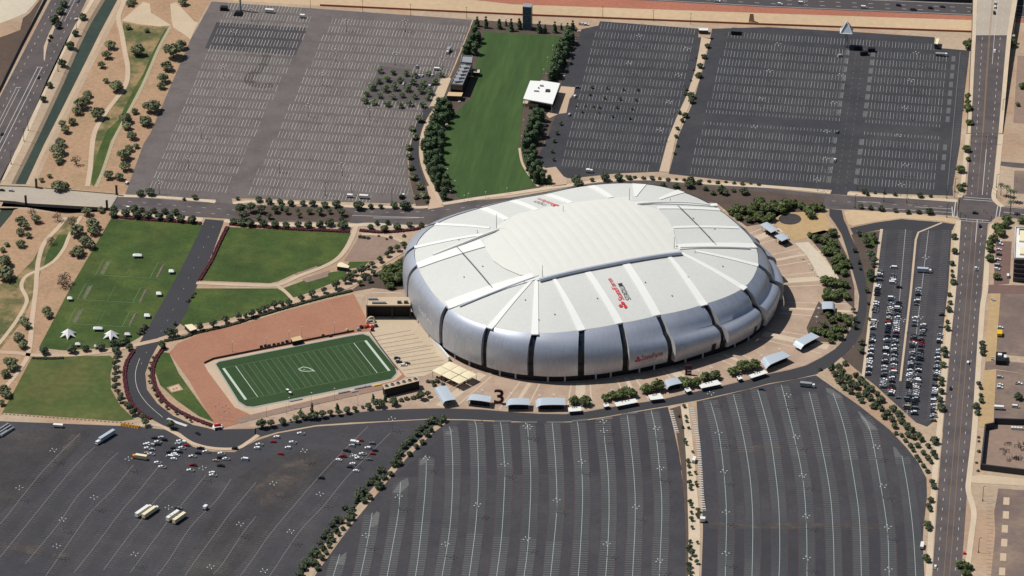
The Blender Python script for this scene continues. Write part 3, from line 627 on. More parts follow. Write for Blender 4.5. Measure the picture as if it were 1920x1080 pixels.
# ------------------------------------------------------------------ stadium plaza
PL = [(690,548),(745,520),(800,430),(900,398),(1030,384),(1200,366),(1330,382),(1400,392),(1470,396),(1548,394),(1553,410),(1566,428),(1586,470),(1604,535),(1608,560),(1596,612),(1580,638),(1538,671),(1508,686),(1440,701),(1350,724),(1235,750),(1135,765),(1060,776),(960,772),(900,767),(830,765),(705,769),(580,782),(478,801),(412,806),(480,786),(600,759),(724,732),(762,708),(706,640),(694,608),(686,590),(676,562)]
flat('plaza', 'tan brick plaza all round the stadium', 'paving', PL, M['plaza'], 2)
flat('bare_pad', 'smooth tan court with the dark round disk', 'paving', [(1430,400),(1470,398),(1546,396),(1552,412),(1560,432),(1540,440),(1490,452),(1462,428),(1440,415)], M['ochre'], 3)
P = [(1481+21.5*cos(a*pi/12), 411+10.5*sin(a*pi/12)) for a in range(24)]
flat('dark_disk', 'dark round paved disk beside the grove', 'paving', P, M['darkdisk'], 4)
flat('terrace', 'pale fan shaped terrace right of the stadium', 'paving', [(1490,456),(1516,454),(1545,484),(1566,512),(1562,522),(1535,522),(1528,505),(1512,478)], M['plazapale'], 4)
flat('grove_soil', 'mulched ground under the grove above the plaza', 'soil', [(1340,378),(1400,372),(1540,388),(1540,396),(1470,399),(1440,418),(1400,425),(1380,410)], M['median'], 3)
flat('grove_soil', 'mulched ground under the trees right of the plaza', 'soil', [(1512,440),(1545,432),(1566,436),(1588,480),(1602,540),(1602,580),(1580,560),(1572,520),(1545,478)], M['median'], 3)
flat('grove_soil', 'mulched ground under the reddish shrubs right of the plaza', 'soil', [(1535,565),(1560,590),(1600,590),(1590,622),(1560,642),(1520,640),(1512,615)], M['median'], 3)
flat('grove_soil', 'mulched bed left of the stadium wall', 'soil', [(655,548),(690,520),(735,495),(768,472),(772,540),(740,545),(700,540)], M['median'], 3)
# ------------------------------------------------------------------ stadium geometry
SA = R_(28.7); SU = Vector((cos(SA), sin(SA), 0)); SV = Vector((-sin(SA), cos(SA), 0))
def W(u, v, z): return SU*u+SV*v+Vector((0,0,z))
def loc(p): return p.dot(SU), p.dot(SV)
CU, CV, ZE, CROWN = -9.5, -10., 36., 15.
ROOF = [(816,420),(777.5,462),(779,490),(787,508),(802,535),(814,552),(840,577),(880,600),(917,613),(960,621),(1005,625),(1050,623),(1095,617),(1165,605),(1235,590),(1320,570),(1365,555),(1397,540),(1414,518),(1422,490),(1420,470),(1410,448),(1385,425),(1350,395),(1310,372),(1270,357),(1232,348),(1192,344),(1155,344),(1107,348),(1025,365),(950,378),(902,391),(855,405)]
BASE = [(-129,63),(-135,48),(-140,25),(-142,-7.6),(-141.5,-30),(-138,-52),(-130.5,-70),(-119.5,-86.5),(-98.7,-106.5),(-85,-114),(-58,-123),(-26,-127),(2,-127.7),(39,-125),(80,-116),(112,-89.5),(123.5,-73),(129,-58),(131.5,-42),(131.5,-10),(124.5,25),(113,49),(100,70),(75,88),(40,99),(0,100),(-40,99),(-80,97),(-110,86)]
def polar(pts):
    T = sorted((atan2(v-CV, u-CU), hypot(u-CU, v-CV)) for u, v in pts)
    tab = []
    N = 360
    for i in range(N):
        a = -pi+2*pi*i/N
        for j in range(len(T)):
            a0, r0 = T[j-1]; a1, r1 = T[j]
            if j == 0: a0 -= 2*pi
            if a0 <= a <= a1: tab.append(r0+(r1-r0)*(a-a0)/max(1e-6, a1-a0)); break
        else:
            a0, r0 = T[-1]; a1, r1 = T[0]; tab.append(r0+(r1-r0)*(a-a0)/(a1+2*pi-a0))
    for _ in range(3): tab = [sum(tab[(i+k) % N] for k in range(-4, 5))/9 for i in range(N)]
    return tab
TR_ = polar([loc(at(x, y, ZE)) for x, y in ROOF]); TB_ = polar(BASE)
def pr(tab, a):
    x = (a+pi)/(2*pi)*360; i = int(math.floor(x)); f = x-i
    return tab[i % 360]*(1-f)+tab[(i+1) % 360]*f
def zroof(u, v):
    a = atan2(v-CV, u-CU); p = min(1., hypot(u-CU, v-CV)/pr(TR_, a))
    return ZE+CROWN*(1-p**2.1)
def onroof(px, py, dz=0.):
    z = 45.
    for _ in range(14):
        p = at(px, py, z); z = zroof(*loc(p))+dz
    return loc(at(px, py, z))
SLOTS_PX = [(1003,625),(1091,617.5),(1162,604.5),(1232,590),(1321,570.5),(1398,540.5),(1422,497),(1414,455),(1385,425),(1350,394.5),(1275,358),(1197,345),(1107,348.5),(1027,365.5),(961,377),(905,391),(816,420),(777,464),(782,500),(840,576),(917,613)]
SL = sorted(atan2(v-CV, u-CU) for u, v in [loc(at(x, y, ZE)) for x, y in SLOTS_PX])
def a_of(px, py, z=ZE): u, v = loc(at(px, py, z)); return atan2(v-CV, u-CU)
AK0, AK1 = a_of(1091, 617), a_of(1330, 568)
PROF_A = [(5.6,0),(10,-.05),(15,-.07),(20,-.05),(24.5,.02),(28,.13),(30.8,.30),(33.2,.53),(35.1,.8),(36.2,1)]
PROF_B = [(5.6,0),(9.5,-.05),(14,-.09),(17.6,-.07),(20,.03),(21.5,.21),(22.5,.41),(27,.47),(31.6,.66),(36.2,1)]
def kink(a):
    if a > pi*.5: return 0.
    t = min(1., max(0., (a-AK0)/(AK1-AK0)))
    return t*min(1, max(0, (pi*.42-a)/.4))
def wallpt(a, j, out=0.):
    k = kink(a); za, ga = PROF_A[j]; zb, gb = PROF_B[j]
    z = za*(1-k)+zb*k; g = ga*(1-k)+gb*k
    bk = max(0., min(1., sin(a)*2.2))
    if j >= 8: z += bk*.25
    rr = pr(TB_, a)*(1-g)+pr(TR_, a)*g+out
    return W(CU+rr*cos(a), CV+rr*sin(a), z)
def wall_at(a, z, out=0.):
    for j in range(9):
        k = kink(a); z0 = PROF_A[j][0]*(1-k)+PROF_B[j][0]*k; z1 = PROF_A[j+1][0]*(1-k)+PROF_B[j+1][0]*k
        if z0 <= z <= z1 or j == 8: return wallpt(a, j, out).lerp(wallpt(a, j+1, out), (z-z0)/(z1-z0))
        if z < z0: return wallpt(a, 0, out)
def stadium():
    S = thing('stadium', 'huge silver stadium with a white segmented domed roof', 'stadium')
    # roof membrane
    NA, NR = 168, 22; V = [W(CU, CV, ZE+CROWN)]; F = []
    for j in range(1, NR+1):
        p = j/NR
        for i in range(NA):
            a = -pi+2*pi*i/NA; rr = pr(TR_, a)*p; V.append(W(CU+rr*cos(a), CV+rr*sin(a), ZE+CROWN*(1-p**2.1)))
    for i in range(NA): F.append((0, 1+i, 1+(i+1) % NA))
    for j in range(NR-1):
        for i in range(NA): b = 1+j*NA; F.append((b+i, b+NA+i, b+NA+(i+1) % NA, b+(i+1) % NA))
    for i in range(NA):
        pass
    b = 1+(NR-1)*NA; n0 = len(V)
    for i in range(NA):
        a = -pi+2*pi*i/NA; rr = pr(TR_, a); V.append(W(CU+rr*cos(a), CV+rr*sin(a), ZE-1.5))
    for i in range(NA): F.append((b+i, n0+i, n0+(i+1) % NA, b+(i+1) % NA))
    roof = mesh_obj('roof', V, F, M['roofgrey'], S, smooth=False)
    def strip(p0, p1, w0, w1, name, m, dz=.5, edge=True, n=12):
        (u0, v0), (u1, v1) = onroof(*p0), onroof(*p1); dx, dy = u1-u0, v1-v0; l = hypot(dx, dy); nx, ny = -dy/l, dx/l
        V = []; F = []
        for i in range(n+1):
            t = i/n; u, v = u0+dx*t, v0+dy*t; hw = (w0+(w1-w0)*t)/2
            for s in (-1, 1):
                x, y = u+nx*hw*s, v+ny*hw*s; z = zroof(x, y); V += [W(x, y, z+dz), W(x, y, z-.3)]
            if i: a = 4*i-4; b = 4*i; F += [(a, b, b+2, a+2), (a+1, b+1, b, a), (a+2, b+2, b+3, a+3)]
        F += [(0,2,3,1), (4*n, 4*n+1, 4*n+3, 4*n+2)]
        return mesh_obj(name, V, F, m, roof)
    for p0, p1, w0, w1 in [((917,616),(999,524),5,2.2), ((1003,628),(1006,523),5.4,2.2), ((1091,620),(1038,522),6,2.5), ((1162,607),(1102,511),5.5,4.6), ((1232,592),(1173,494),6.2,5.6), ((1321,573),(1251,477),6,3), ((1398,542),(1273,473),5.5,3), ((1422,498),(1304,471),4,2.4),
                           ((777,464),(905,440),4,3), ((816,421),(918,428),4.5,2.6), ((905,391),(950,412),6.5,5), ((961,377),(1006,394),6.5,5), ((1027,366),(1070,381),6.5,5), ((1107,349),(1146,371),6.5,5), ((1199,345.5),(1192,369),11,1.5), ((1277,359),(1236,374),7,3),
                           ((1349,393.5),(1234,390),4.5,4.5), ((1384,427.5),(1262,427),3.6,3.2)]:
        strip(p0, p1, w0, w1, 'roof_rib', M['roofwhite'])
    strip((838,574),(1005,518), 10, 9, 'truss_cover', M['roofwhite'], .8)
    strip((783,499),(905,457), 8, 12, 'truss_cover', M['roofwhite'], .8)
    strip((1272,464),(1417,462), 7, 6.5, 'truss_cover', M['roofwhite'], .8)
    strip((1192,382),(1345,385), 4, 4, 'truss_cover', M['roofwhite'], .8)
    for p0, p1 in (((857,465),(923,541)), ((1271,387),(1343,461)), ((1040,521),(1235,481))): strip(p0, p1, .55, .55, 'roof_seam', M['seam'], .95)
    # fabric panels: shallow bays between cables
    u0, u1, v0 = -65., 50.5, -50.5
    FE = sorted(onroof(*p) for p in [(932,430),(950,412),(972,401),(1010,392),(1069,381),(1132,374),(1190,368),(1230,371)])
    FE[0] = (-70, FE[0][1]); FE.append((60, FE[-1][1]-4))
    def vend(u):
        for (a, va), (b, vb) in zip(FE, FE[1:]):
            if a <= u <= b: return va+(vb-va)*(u-a)/(b-a)
        return FE[-1][1]
    NB, K, NV = 14, 4, 16; nu = NB*K; V = []; F = []
    for i in range(nu+1):
        u = u0+(u1-u0)*i/nu; s = (i % K)/K
        v1 = vend(u)
        for j in range(NV+1):
            v = v0+(v1-v0)*j/NV; t = abs(j/NV*2-1)
            V.append(W(u, v, zroof(u, v)+.35+.75*min(1, (1-j/NV)*2.5)+.17*sin(pi*s)*(1-t**4)))
    for i in range(nu):
        for j in range(NV): a = i*(NV+1)+j; F.append((a, a+NV+1, a+NV+2, a+1))
    for i in range(nu):                                              # skirts on the long sides
        for j in (0, NV):
            a = i*(NV+1)+j; b = len(V); V += [V[a]-Vector((0,0,2)), V[a+NV+1]-Vector((0,0,2))]; F.append((a, a+NV+1, b+1, b))
    mesh_obj('fabric_roof', V, F, M['fabric'], roof)
    def patch(pts, name, m, dz, n=7):
        """A curved roof patch between two edges of equal length."""
        A, B = pts; V = []; F = []
        for i, (a, b) in enumerate(zip(A, B)):
            (ua, va), (ub, vb) = onroof(*a), onroof(*b)
            for k in range(n+1): u, v = ua+(ub-ua)*k/n, va+(vb-va)*k/n; V.append(W(u, v, zroof(u, v)+dz))
            if i: F += [((i-1)*(n+1)+k, i*(n+1)+k, i*(n+1)+k+1, (i-1)*(n+1)+k+1) for k in range(n)]
        return mesh_obj(name, V, F, m, roof)
    patch(([(907,452),(912,472),(925,490),(945,504),(975,517)], [(934,434),(950,452),(968,473),(985,494),(1004,515)]), 'fabric_end', M['fabric'], .6)
    patch(([(1190,384),(1215,388),(1235,394),(1252,412),(1263,432),(1270,462)], [(1188,386),(1200,398),(1212,412),(1228,430),(1244,446),(1262,464)]), 'fabric_end', M['fabric'], .6)
    patch(([(1040,520),(1080,513),(1127,502),(1180,491),(1225,482)], [(1040,516),(1080,508),(1127,497),(1180,486),(1225,477)]), 'fabric_end', M['fabric'], .7, 3)
    def tube_path(pts, r, dz, name, m):
        P = [onroof(*p) for p in pts]; mb = MB(); P = smooth_line(P, 5)
        for (a, b), (c, d) in zip(P, P[1:]): mb.tube(W(a, b, zroof(a, b)+dz), W(c, d, zroof(c, d)+dz), r, 0, n=8)
        return mb.build(name, m, roof)
    mb = MB()
    for k in range(24):
        a, b = -63+113.5*k/24, -63+113.5*(k+1)/24
        mb.tube(W(a, -51.6, zroof(a, -51.6)+1.5), W(b, -51.6, zroof(b, -51.6)+1.5), 1.5)
    mb.build('main_truss', M['truss'], roof)
    tube_path([(862,576),(930,548),(1010,519)], .7, .8, 'truss_tube', M['truss'])
    tube_path([(812,480),(870,457),(935,432)], 1.1, .9, 'truss_tube', M['roofwhite'])
    tube_path([(1194,384.5),(1240,381.5),(1290,382),(1330,386)], 1.1, .9, 'truss_tube', M['roofwhite'])
    tube_path([(1275,466),(1340,465),(1405,467)], .9, .8, 'truss_tube', M['roofwhite'])
    for px, py, h in ((931,429,13), (1017,521,11), (1264,468,11), (1180,376,11), (1056,397,5), (895,437,3), (1257,378,3), (1303,474,2.5), (983,531,2.5)):
        u, v = onroof(px, py); z = zroof(u, v); mb = MB(); mb.tube(W(u, v, z), W(u, v, z+h), .22, r2=.14, n=6); mb.build('mast', M['darkgrey'], roof)
    for px, py in ((985,563),(1040,590),(1120,560),(1210,530),(1290,520),(1355,500),(870,520),(905,500),(860,450),(1010,600),(1260,555),(1340,430),(1300,410),(1330,445)):
        u, v = onroof(px, py); z = zroof(u, v); mb = MB(); mb.box((W(u, v, z+.4)), (.9,.9,.6), 0, SA); mb.build('roof_vent', M['steel'], roof)
    # wall panels, slot glazing, base
    rq = random.Random(12)
    for i in range(21):
        a0, a1 = SL[i], SL[(i+1) % 21]
        if a1 < a0: a1 += 2*pi
        rm = pr(TB_, (a0+a1)/2); hw = 2.3
        b0, b1 = a0+hw/pr(TB_, a0), a1-hw/pr(TB_, a1)
        edge = 2.2*min(1, kink(b0)*2.2); n = 20; V = []; F = []
        for k in range(n+1):
            a = b0+(b1-b0)*k/n
            V += [wallpt(a, j, .35*sin(pi*k/n)+edge*(1-k/n)**2*min(1, (9-j)/3)) for j in range(10)]
        for k in range(n):
            for j in range(9): q = k*10+j; F.append((q, q+10, q+11, q+1))
        pan = mesh_obj('wall_panel', V, F, [M['panel'], M['panel2'], M['panel3']], S, [rq.choice((0,0,1,2)) for f in F])
        pan.data.polygons.foreach_set('use_smooth', [True]*len(pan.data.polygons))
        for b, e in ((b0, 0), (b1, n)):                               # edge returns into the slots
            V2 = [wallpt(b, j, (edge if e == 0 else 0)*min(1, (9-j)/3)) for j in range(10)]+[wallpt(b, j, -3.2) for j in range(10)]
            mesh_obj('panel_edge', V2, [(j, j+1, j+11, j+10) for j in range(9)], M['pillar'] if e == 0 else M['panel'], pan)  # first edge paler: its sunlit look is put into the colour
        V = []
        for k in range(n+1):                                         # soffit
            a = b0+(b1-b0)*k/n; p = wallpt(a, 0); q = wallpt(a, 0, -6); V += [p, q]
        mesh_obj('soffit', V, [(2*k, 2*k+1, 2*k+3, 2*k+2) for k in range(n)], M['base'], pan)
        m_ = MB()                                                    # glazing strip behind the slot
        for j in range(9):
            P = [wallpt(a0-3.4/pr(TB_, a0), j, -2.7), wallpt(a0+3.4/pr(TB_, a0), j, -2.7), wallpt(a0+3.4/pr(TB_, a0), j+1, -2.7), wallpt(a0-3.4/pr(TB_, a0), j+1, -2.7)]
            m_.add(P, [(0,1,2,3)], 0 if j > 3 else 1)
        P = [wallpt(a0-3.4/pr(TB_, a0), 0, -2.7), wallpt(a0+3.4/pr(TB_, a0), 0, -2.7)]
        m_.add([Vector((P[0].x, P[0].y, 0)), Vector((P[1].x, P[1].y, 0)), P[1], P[0]], [(0,1,2,3)], 1)
        gl = m_.build('slot_window', [M['glass'], M['bronze']], S)
        fr = MB()
        for zz in (14.,): fr.tube(wall_at(a0-2.4/pr(TB_, a0), zz, -2.2), wall_at(a0+2.4/pr(TB_, a0), zz, -2.2), .3)
        for s in (-1.2, 0, 1.2): fr.tube(wall_at(a0+s/pr(TB_, a0), 5, -2.4), wall_at(a0+s/pr(TB_, a0), 13.5, -2.4), .12, n=5)
        fr.build('window_frame', M['darkgrey'], gl)
        for f in (.33, .67):
            a = a0+(a1-a0)*f; p = wallpt(a, 0, -1.7); mb = MB(); mb.tube((p.x, p.y, 0), (p.x, p.y, p.z+.3), .75, r2=.65, n=8); mb.build('pillar', M['pillar'], S)
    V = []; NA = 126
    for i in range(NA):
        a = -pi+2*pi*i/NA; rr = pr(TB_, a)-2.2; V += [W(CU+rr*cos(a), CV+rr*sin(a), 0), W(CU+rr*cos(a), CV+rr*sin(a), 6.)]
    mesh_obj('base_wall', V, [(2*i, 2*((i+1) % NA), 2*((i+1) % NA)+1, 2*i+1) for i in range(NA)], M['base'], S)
    # door openings along the foot of the right hand panels
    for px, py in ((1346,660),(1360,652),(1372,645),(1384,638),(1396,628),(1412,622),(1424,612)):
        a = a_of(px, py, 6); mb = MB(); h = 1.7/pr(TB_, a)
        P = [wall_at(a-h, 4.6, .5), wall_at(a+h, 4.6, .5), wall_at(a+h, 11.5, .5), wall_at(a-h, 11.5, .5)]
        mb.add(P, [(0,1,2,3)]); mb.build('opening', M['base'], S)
    return S, roof
STAD, ROOFO = stadium()
# ------------------------------------------------------------------ lettering
def text_mesh(s, bold=False, space=1.0):
    cu = bpy.data.curves.new('t', 'FONT'); cu.body = s; cu.size = 1; cu.align_x = 'LEFT'; cu.space_character = space; cu.offset = .004 if bold else 0; cu.resolution_u = 4
    o = bpy.data.objects.new('t', cu); LINK(o); dg = bpy.context.evaluated_depsgraph_get(); dg.update()
    me = bpy.data.meshes.new_from_object(o.evaluated_get(dg)); V = [v.co.copy() for v in me.vertices]; F = [list(p.vertices) for p in me.polygons]
    bpy.data.objects.remove(o); bpy.data.meshes.remove(me)
    return V, F
def oval(n=14): return [(cos(2*pi*i/n), sin(2*pi*i/n)) for i in range(n)]
def three_ovals():
    V, F = [], []
    for cx, cy, rx, ry, tilt in ((.5,.74,.20,.25,0), (.24,.28,.20,.25,.9), (.76,.28,.20,.25,-.9)):
        b = len(V)
        for i in range(16):
            x, y = rx*cos(2*pi*i/16), ry*sin(2*pi*i/16); V.append(Vector((cx+x*cos(tilt)-y*sin(tilt), cy+x*sin(tilt)+y*cos(tilt), 0)))
        F.append(list(range(b, b+16)))
    return V, F
def sub_faces(V, F, maxlen=None): return V, F
def put(geo, fn, name, m, parent): V, F = geo; return mesh_obj(name, [fn(p.x, p.y) for p in V], F, m, parent)
def norm(geo, w_, h_):
    V, F = geo; x0 = min(p.x for p in V); x1 = max(p.x for p in V); y0 = min(p.y for p in V); y1 = max(p.y for p in V)
    return [Vector(((p.x-x0)/(x1-x0)*w_, (p.y-y0)/(y1-y0)*h_, 0)) for p in V], F
def roof_frame(p_start, p_end):
    a, b = onroof(*p_start), onroof(*p_end); dx, dy = b[0]-a[0], b[1]-a[1]; l = hypot(dx, dy); dx /= l; dy /= l
    def fn(x, y):
        u, v = a[0]+dx*x-dy*y, a[1]+dy*x+dx*y; return W(u, v, zroof(u, v)+.6)
    return fn, l
fn, l = roof_frame((1170.5,562.5), (1146,522))
put(norm(text_mesh('StateFarm', True), l*.99, 4.3), fn, 'roof_lettering', M['red'], ROOFO)
fn2, l2 = roof_frame((1177.5,577.5), (1168,564.5)); put(norm(three_ovals(), 7, 5.8), fn2, 'roof_emblem', M['red'], ROOFO)
fn3, l3 = roof_frame((1183,562), (1166.5,531.5)); put(norm(text_mesh('STADIUM', True), l3*1.0, 3.9), fn3, 'roof_lettering', M['darktext'], ROOFO)
fn4, l4 = roof_frame((1044,385), (1012,372)); put(norm(text_mesh('StateFarm', True), l4*1.0, 4.2), fn4, 'roof_lettering', M['red'], ROOFO)
fn5, l5 = roof_frame((1026,384.5), (1006,377)); put(norm(text_mesh('STADIUM'), l5, 3.4), fn5, 'roof_lettering', M['darktext'], ROOFO)
fn6, l6 = roof_frame((1050,386.5), (1045,384.5)); put(norm(three_ovals(), 5, 5), fn6, 'roof_emblem', M['red'], ROOFO)
def wall_frame(a0, z0, out=.5):
    r0 = pr(TB_, a0); i = max([k for k in range(21) if SL[k] <= a0], default=-1); p0, p1 = SL[i], SL[(i+1) % 21]
    if p1 < p0: p0, p1 = (p0-2*pi, p1) if i < 0 else (p0, p1+2*pi)
    edge = 2.2*min(1, kink(p0)*2.2)
    def fn(x, y):
        a = a0+x/r0; t = (a-p0)/(p1-p0); return wall_at(a, z0+y, out+.35*sin(pi*t)+edge*(1-t)**2)
    return fn
a0 = a_of(1186, 668, 14)
put(norm(three_ovals(), 4.6, 4.2), wall_frame(a0, 12.2), 'wall_emblem', M['red'], STAD)
a1 = a_of(1197, 664, 14)
put(norm(text_mesh('StateFarm', True), 16.5, 4.4), wall_frame(a1, 12.6), 'wall_lettering', M['red'], STAD)
a2 = a_of(1200, 672, 12)
put(norm(text_mesh('STADIUM'), 11.5, 2.2), wall_frame(a2, 9.3), 'wall_lettering', M['whitetext'], STAD)
a3 = a_of(781, 578, 19)
put(norm(text_mesh('StateFarm', True), 24, 4.2), wall_frame(a3, 17), 'wall_lettering', M['whitetext'], STAD)
# plaza bands radiating from the stadium slots
L = Lines()
for i, a in enumerate(SL):
    for da, wd, m in ((0, 7 if i % 2 else 3, 0), (.055, 1.0, 0), (-.055, 1.0, 0)):
        P = []
        for k in (2, 62):
            rr = pr(TB_, a+da)+k; p = W(CU+rr*cos(a+da), CV+rr*sin(a+da), 0); P.append((p.x, p.y))
        PLw = [at2(*q) for q in PL] if 'PLw' not in globals() else PLw
        t = 1.
        while t > .1 and not inside(PLw, P[0][0]+(P[1][0]-P[0][0])*t, P[0][1]+(P[1][1]-P[0][1])*t): t -= .03
        if t > .25: L.line([P[0], (P[0][0]+(P[1][0]-P[0][0])*(t-.03), P[0][1]+(P[1][1]-P[0][1])*(t-.03))], wd, 2.6*LAY)
tag(L.build('plaza_bands', M['plazaband']), 'pale bands radiating across the brick plaza', 'paving', kind='structure')
# ------------------------------------------------------------------ curved car parks below the stadium
BL1 = [(-60,790),(0,790),(258,800),(312,806),(338,820),(362,838),(398,847),(440,848),(458,838),(482,826),(520,813),(592,800),(712,792),(800,787),(832,783),(800,812),(750,858),(690,925),(635,990),(600,1030),(566,1080),(500,1180),(-200,1180)]
BL2 = [(832,788),(870,788),(960,792),(1072,792),(1130,784),(1185,774),(1252,763),(1262,800),(1273,850),(1283,930),(1287,1000),(1285,1180),(530,1180),(590,1080),(640,1010),(690,945),(760,860),(810,812)]
BL3 = [(1306,753),(1350,743),(1440,721),(1530,704),(1560,725),(1610,760),(1668,806),(1700,840),(1722,868),(1737,897),(1738,930),(1732,985),(1726,1080),(1722,1180),(1312,1180),(1315,1080),(1318,1000),(1317,940),(1314,870),(1309,800)]
flat('car_park', 'large worn dark car park in the lower left corner', 'car park', BL1, M['lowlot'], 3)
flat('car_park', 'curved striped car park below the stadium', 'car park', BL2, M['lowlot'], 3)
flat('car_park', 'curved striped car park below right of the stadium', 'car park', BL3, M['lowlot'], 3)
flat('asphalt_patch', 'darker sealed asphalt in the upper half of the curved car park', 'asphalt', [(800,842),(850,800),(870,790),(960,794),(1072,794),(1185,776),(1252,765),(1262,800),(1276,870),(1280,882),(1180,884),(1090,888),(960,891),(860,893),(740,894)], M['sealdark'], 3.3)
flat('asphalt_patch', 'darker sealed asphalt in the lower half of the right striped car park', 'asphalt', [(1318,994),(1400,992),(1500,990),(1600,988),(1730,986),(1726,1080),(1722,1180),(1313,1180),(1316,1080)], M['sealdark'], 3.3)
flat('asphalt_patch', 'paler worn asphalt sweeping across the lower left car park', 'asphalt', [(430,905),(520,850),(600,838),(650,850),(600,900),(540,960),(470,1040),(420,1090),(330,1090),(380,1000)], M['sealpale'], 3.2)
flat('asphalt_patch', 'paler worn asphalt along the left side of the lower left car park', 'asphalt', [(0,820),(60,805),(150,803),(170,815),(110,880),(40,940),(0,960)], M['sealpale'], 3.2)
flat('walkway_strip', 'sandy walkway with small trees between the striped car parks', 'planting strip', [(1276,761),(1290,757),(1296,800),(1303,870),(1309,940),(1313,1000),(1309,1180),(1290,1180),(1291,1000),(1289,930),(1287,870),(1283,810)], M['sidewalk'], 4)
L = Lines()
for pts, s in (([(1258,770),(1266,800),(1270,812)], 1), ([(1297,765),(1304,800),(1309,830),(1313,880),(1316,930),(1320,958)], -1)):
    P = smooth_line([at2(*p) for p in pts], 6); L.dash(P, 3, 4.6*LAY, 1.6, 1.4)
tag(L.build('stall_markings', M['tick']), 'short white stall lines beside the sandy walkway', 'road marking', kind='structure')
flat('planting_strip', 'dark planted bays either side of the sandy walkway', 'planting strip', [(1256,767),(1276,761),(1283,810),(1287,870),(1289,930),(1291,1000),(1290,1180),(1284,1180),(1286,1000),(1282,930),(1277,870),(1268,812)], M['median'], 3.8)
flat('walkway_strip', 'sandy diagonal tree strip between the lower car parks', 'planting strip', [(832,783),(846,787),(812,812),(762,860),(700,935),(650,995),(606,1050),(586,1080),(530,1180),(500,1180),(566,1080),(600,1030),(635,990),(690,925),(750,858),(800,812)], M['sand'], 4)
flat('planting_strip', 'sandy tree belt curving beside the full car park', 'planting strip', [(1532,700),(1552,688),(1575,668),(1640,722),(1716,794),(1738,803),(1752,795),(1768,812),(1762,870),(1756,960),(1748,1080),(1742,1180),(1722,1180),(1726,1080),(1732,985),(1739,925),(1738,897),(1722,866),(1700,838),(1668,804),(1610,757)], M['sand'], 3.4)
CARL = [(1655,428),(1690,414),(1765,419),(1785,424),(1778,540),(1763,660),(1751,790),(1738,800),(1717,792),(1640,722),(1620,707),(1632,580),(1640,540),(1648,470)]
flat('car_park', 'long car park at right, its lower half packed with cars', 'car park', CARL, M['lowlot'], 4)
ribbon('lot_divider', 'thin tan divider down the middle of the full car park', 'traffic island', [(1766,418),(1722,436),(1717,450),(1708,545),(1698,630),(1688,715)], 1.6, M['path'], 5, n=0)
flat('planting_strip', 'mulched beds and grass left of the full car park', 'planting strip', [(1596,440),(1655,432),(1647,470),(1640,540),(1631,580),(1619,707),(1574,668),(1600,650),(1622,600),(1624,530),(1614,490)], M['median'], 3)
flat('lawn', 'small green patch beside the drive to the full car park', 'lawn', [(1612,440),(1640,436),(1645,458),(1626,466)], M['lawn'], 3.5)
flat('lawn', 'small green patch left of the packed cars', 'lawn', [(1624,506),(1638,506),(1634,530),(1626,534)], M['lawn'], 3.5)
ribbon('sidewalk', 'pale strip along the left edge of the full car park', 'sidewalk', [(1653,430),(1647,475),(1640,540),(1632,590),(1624,660),(1618,708)], 2.2, M['sidewalk'], 4.5)
ribbon('sidewalk', 'pale strip along the right edge of the full car park', 'sidewalk', [(1788,424),(1780,540),(1766,660),(1754,790)], 3., M['palesand'], 3.6)
def path_at(P):
    D = [0.]
    for a, b in zip(P, P[1:]): D.append(D[-1]+hypot(b[0]-a[0], b[1]-a[1]))
    return D
def along(P, D, d):
    for i in range(len(P)-1):
        if D[i] <= d <= D[i+1]:
            t = (d-D[i])/(D[i+1]-D[i] or 1); a, b = P[i], P[i+1]; l = hypot(b[0]-a[0], b[1]-a[1])
            return (a[0]+(b[0]-a[0])*t, a[1]+(b[1]-a[1])*t), ((b[0]-a[0])/l, (b[1]-a[1])/l)
    return P[-1], (0, 1)
def bays(name, label, lines, poly, half, mats, stall_p, step=2.75, edges=True, width=.36, sw=.28):
    L = Lines(); B = Lines(); pw = [at2(*p) for p in poly]
    for ln in lines:
        P = smooth_line([at2(*p) for p in ln], 8); D = path_at(P); tot = D[-1]
        ok = [p for p in P if inside(pw, *p)]
        if len(ok) < 2: continue
        if half: B.line(ok, half*2, 3.6*LAY, 0)
        if edges:
            for s in (-1, 1):
                q = []
                for i, p in enumerate(ok):
                    a = ok[max(0, i-1)]; b = ok[min(len(ok)-1, i+1)]; l = hypot(b[0]-a[0], b[1]-a[1]) or 1
                    q.append((p[0]-(b[1]-a[1])/l*half*s, p[1]+(b[0]-a[0])/l*half*s))
                B.line(q, .7, 3.9*LAY, 1)
        L.line(ok, width, 4.6*LAY, 0)
        d = 4.
        while d < tot-4:
            (x, y), (tx, ty) = along(P, D, d)
            if inside(pw, x, y):
                v = stall_p(x, y)
                if v > 0:
                    h = half or 5.2
                    L.add([(x-ty*h-tx*sw/2*v, y+tx*h-ty*sw/2*v, 4.4*LAY), (x-ty*h+tx*sw/2*v, y+tx*h+ty*sw/2*v, 4.4*LAY), (x+ty*h+tx*sw/2*v, y-tx*h+ty*sw/2*v, 4.4*LAY), (x+ty*h-tx*sw/2*v, y-tx*h-ty*sw/2*v, 4.4*LAY)], [(0,1,2,3)], 1)
            d += step
    if half: tag(B.build('stall_bands', [M['stall'], M['edgeline']]), label.replace('white lines', 'lighter stall bands'), 'asphalt', kind='structure')
    tag(L.build('stall_markings', mats), label, 'road marking', kind='structure')
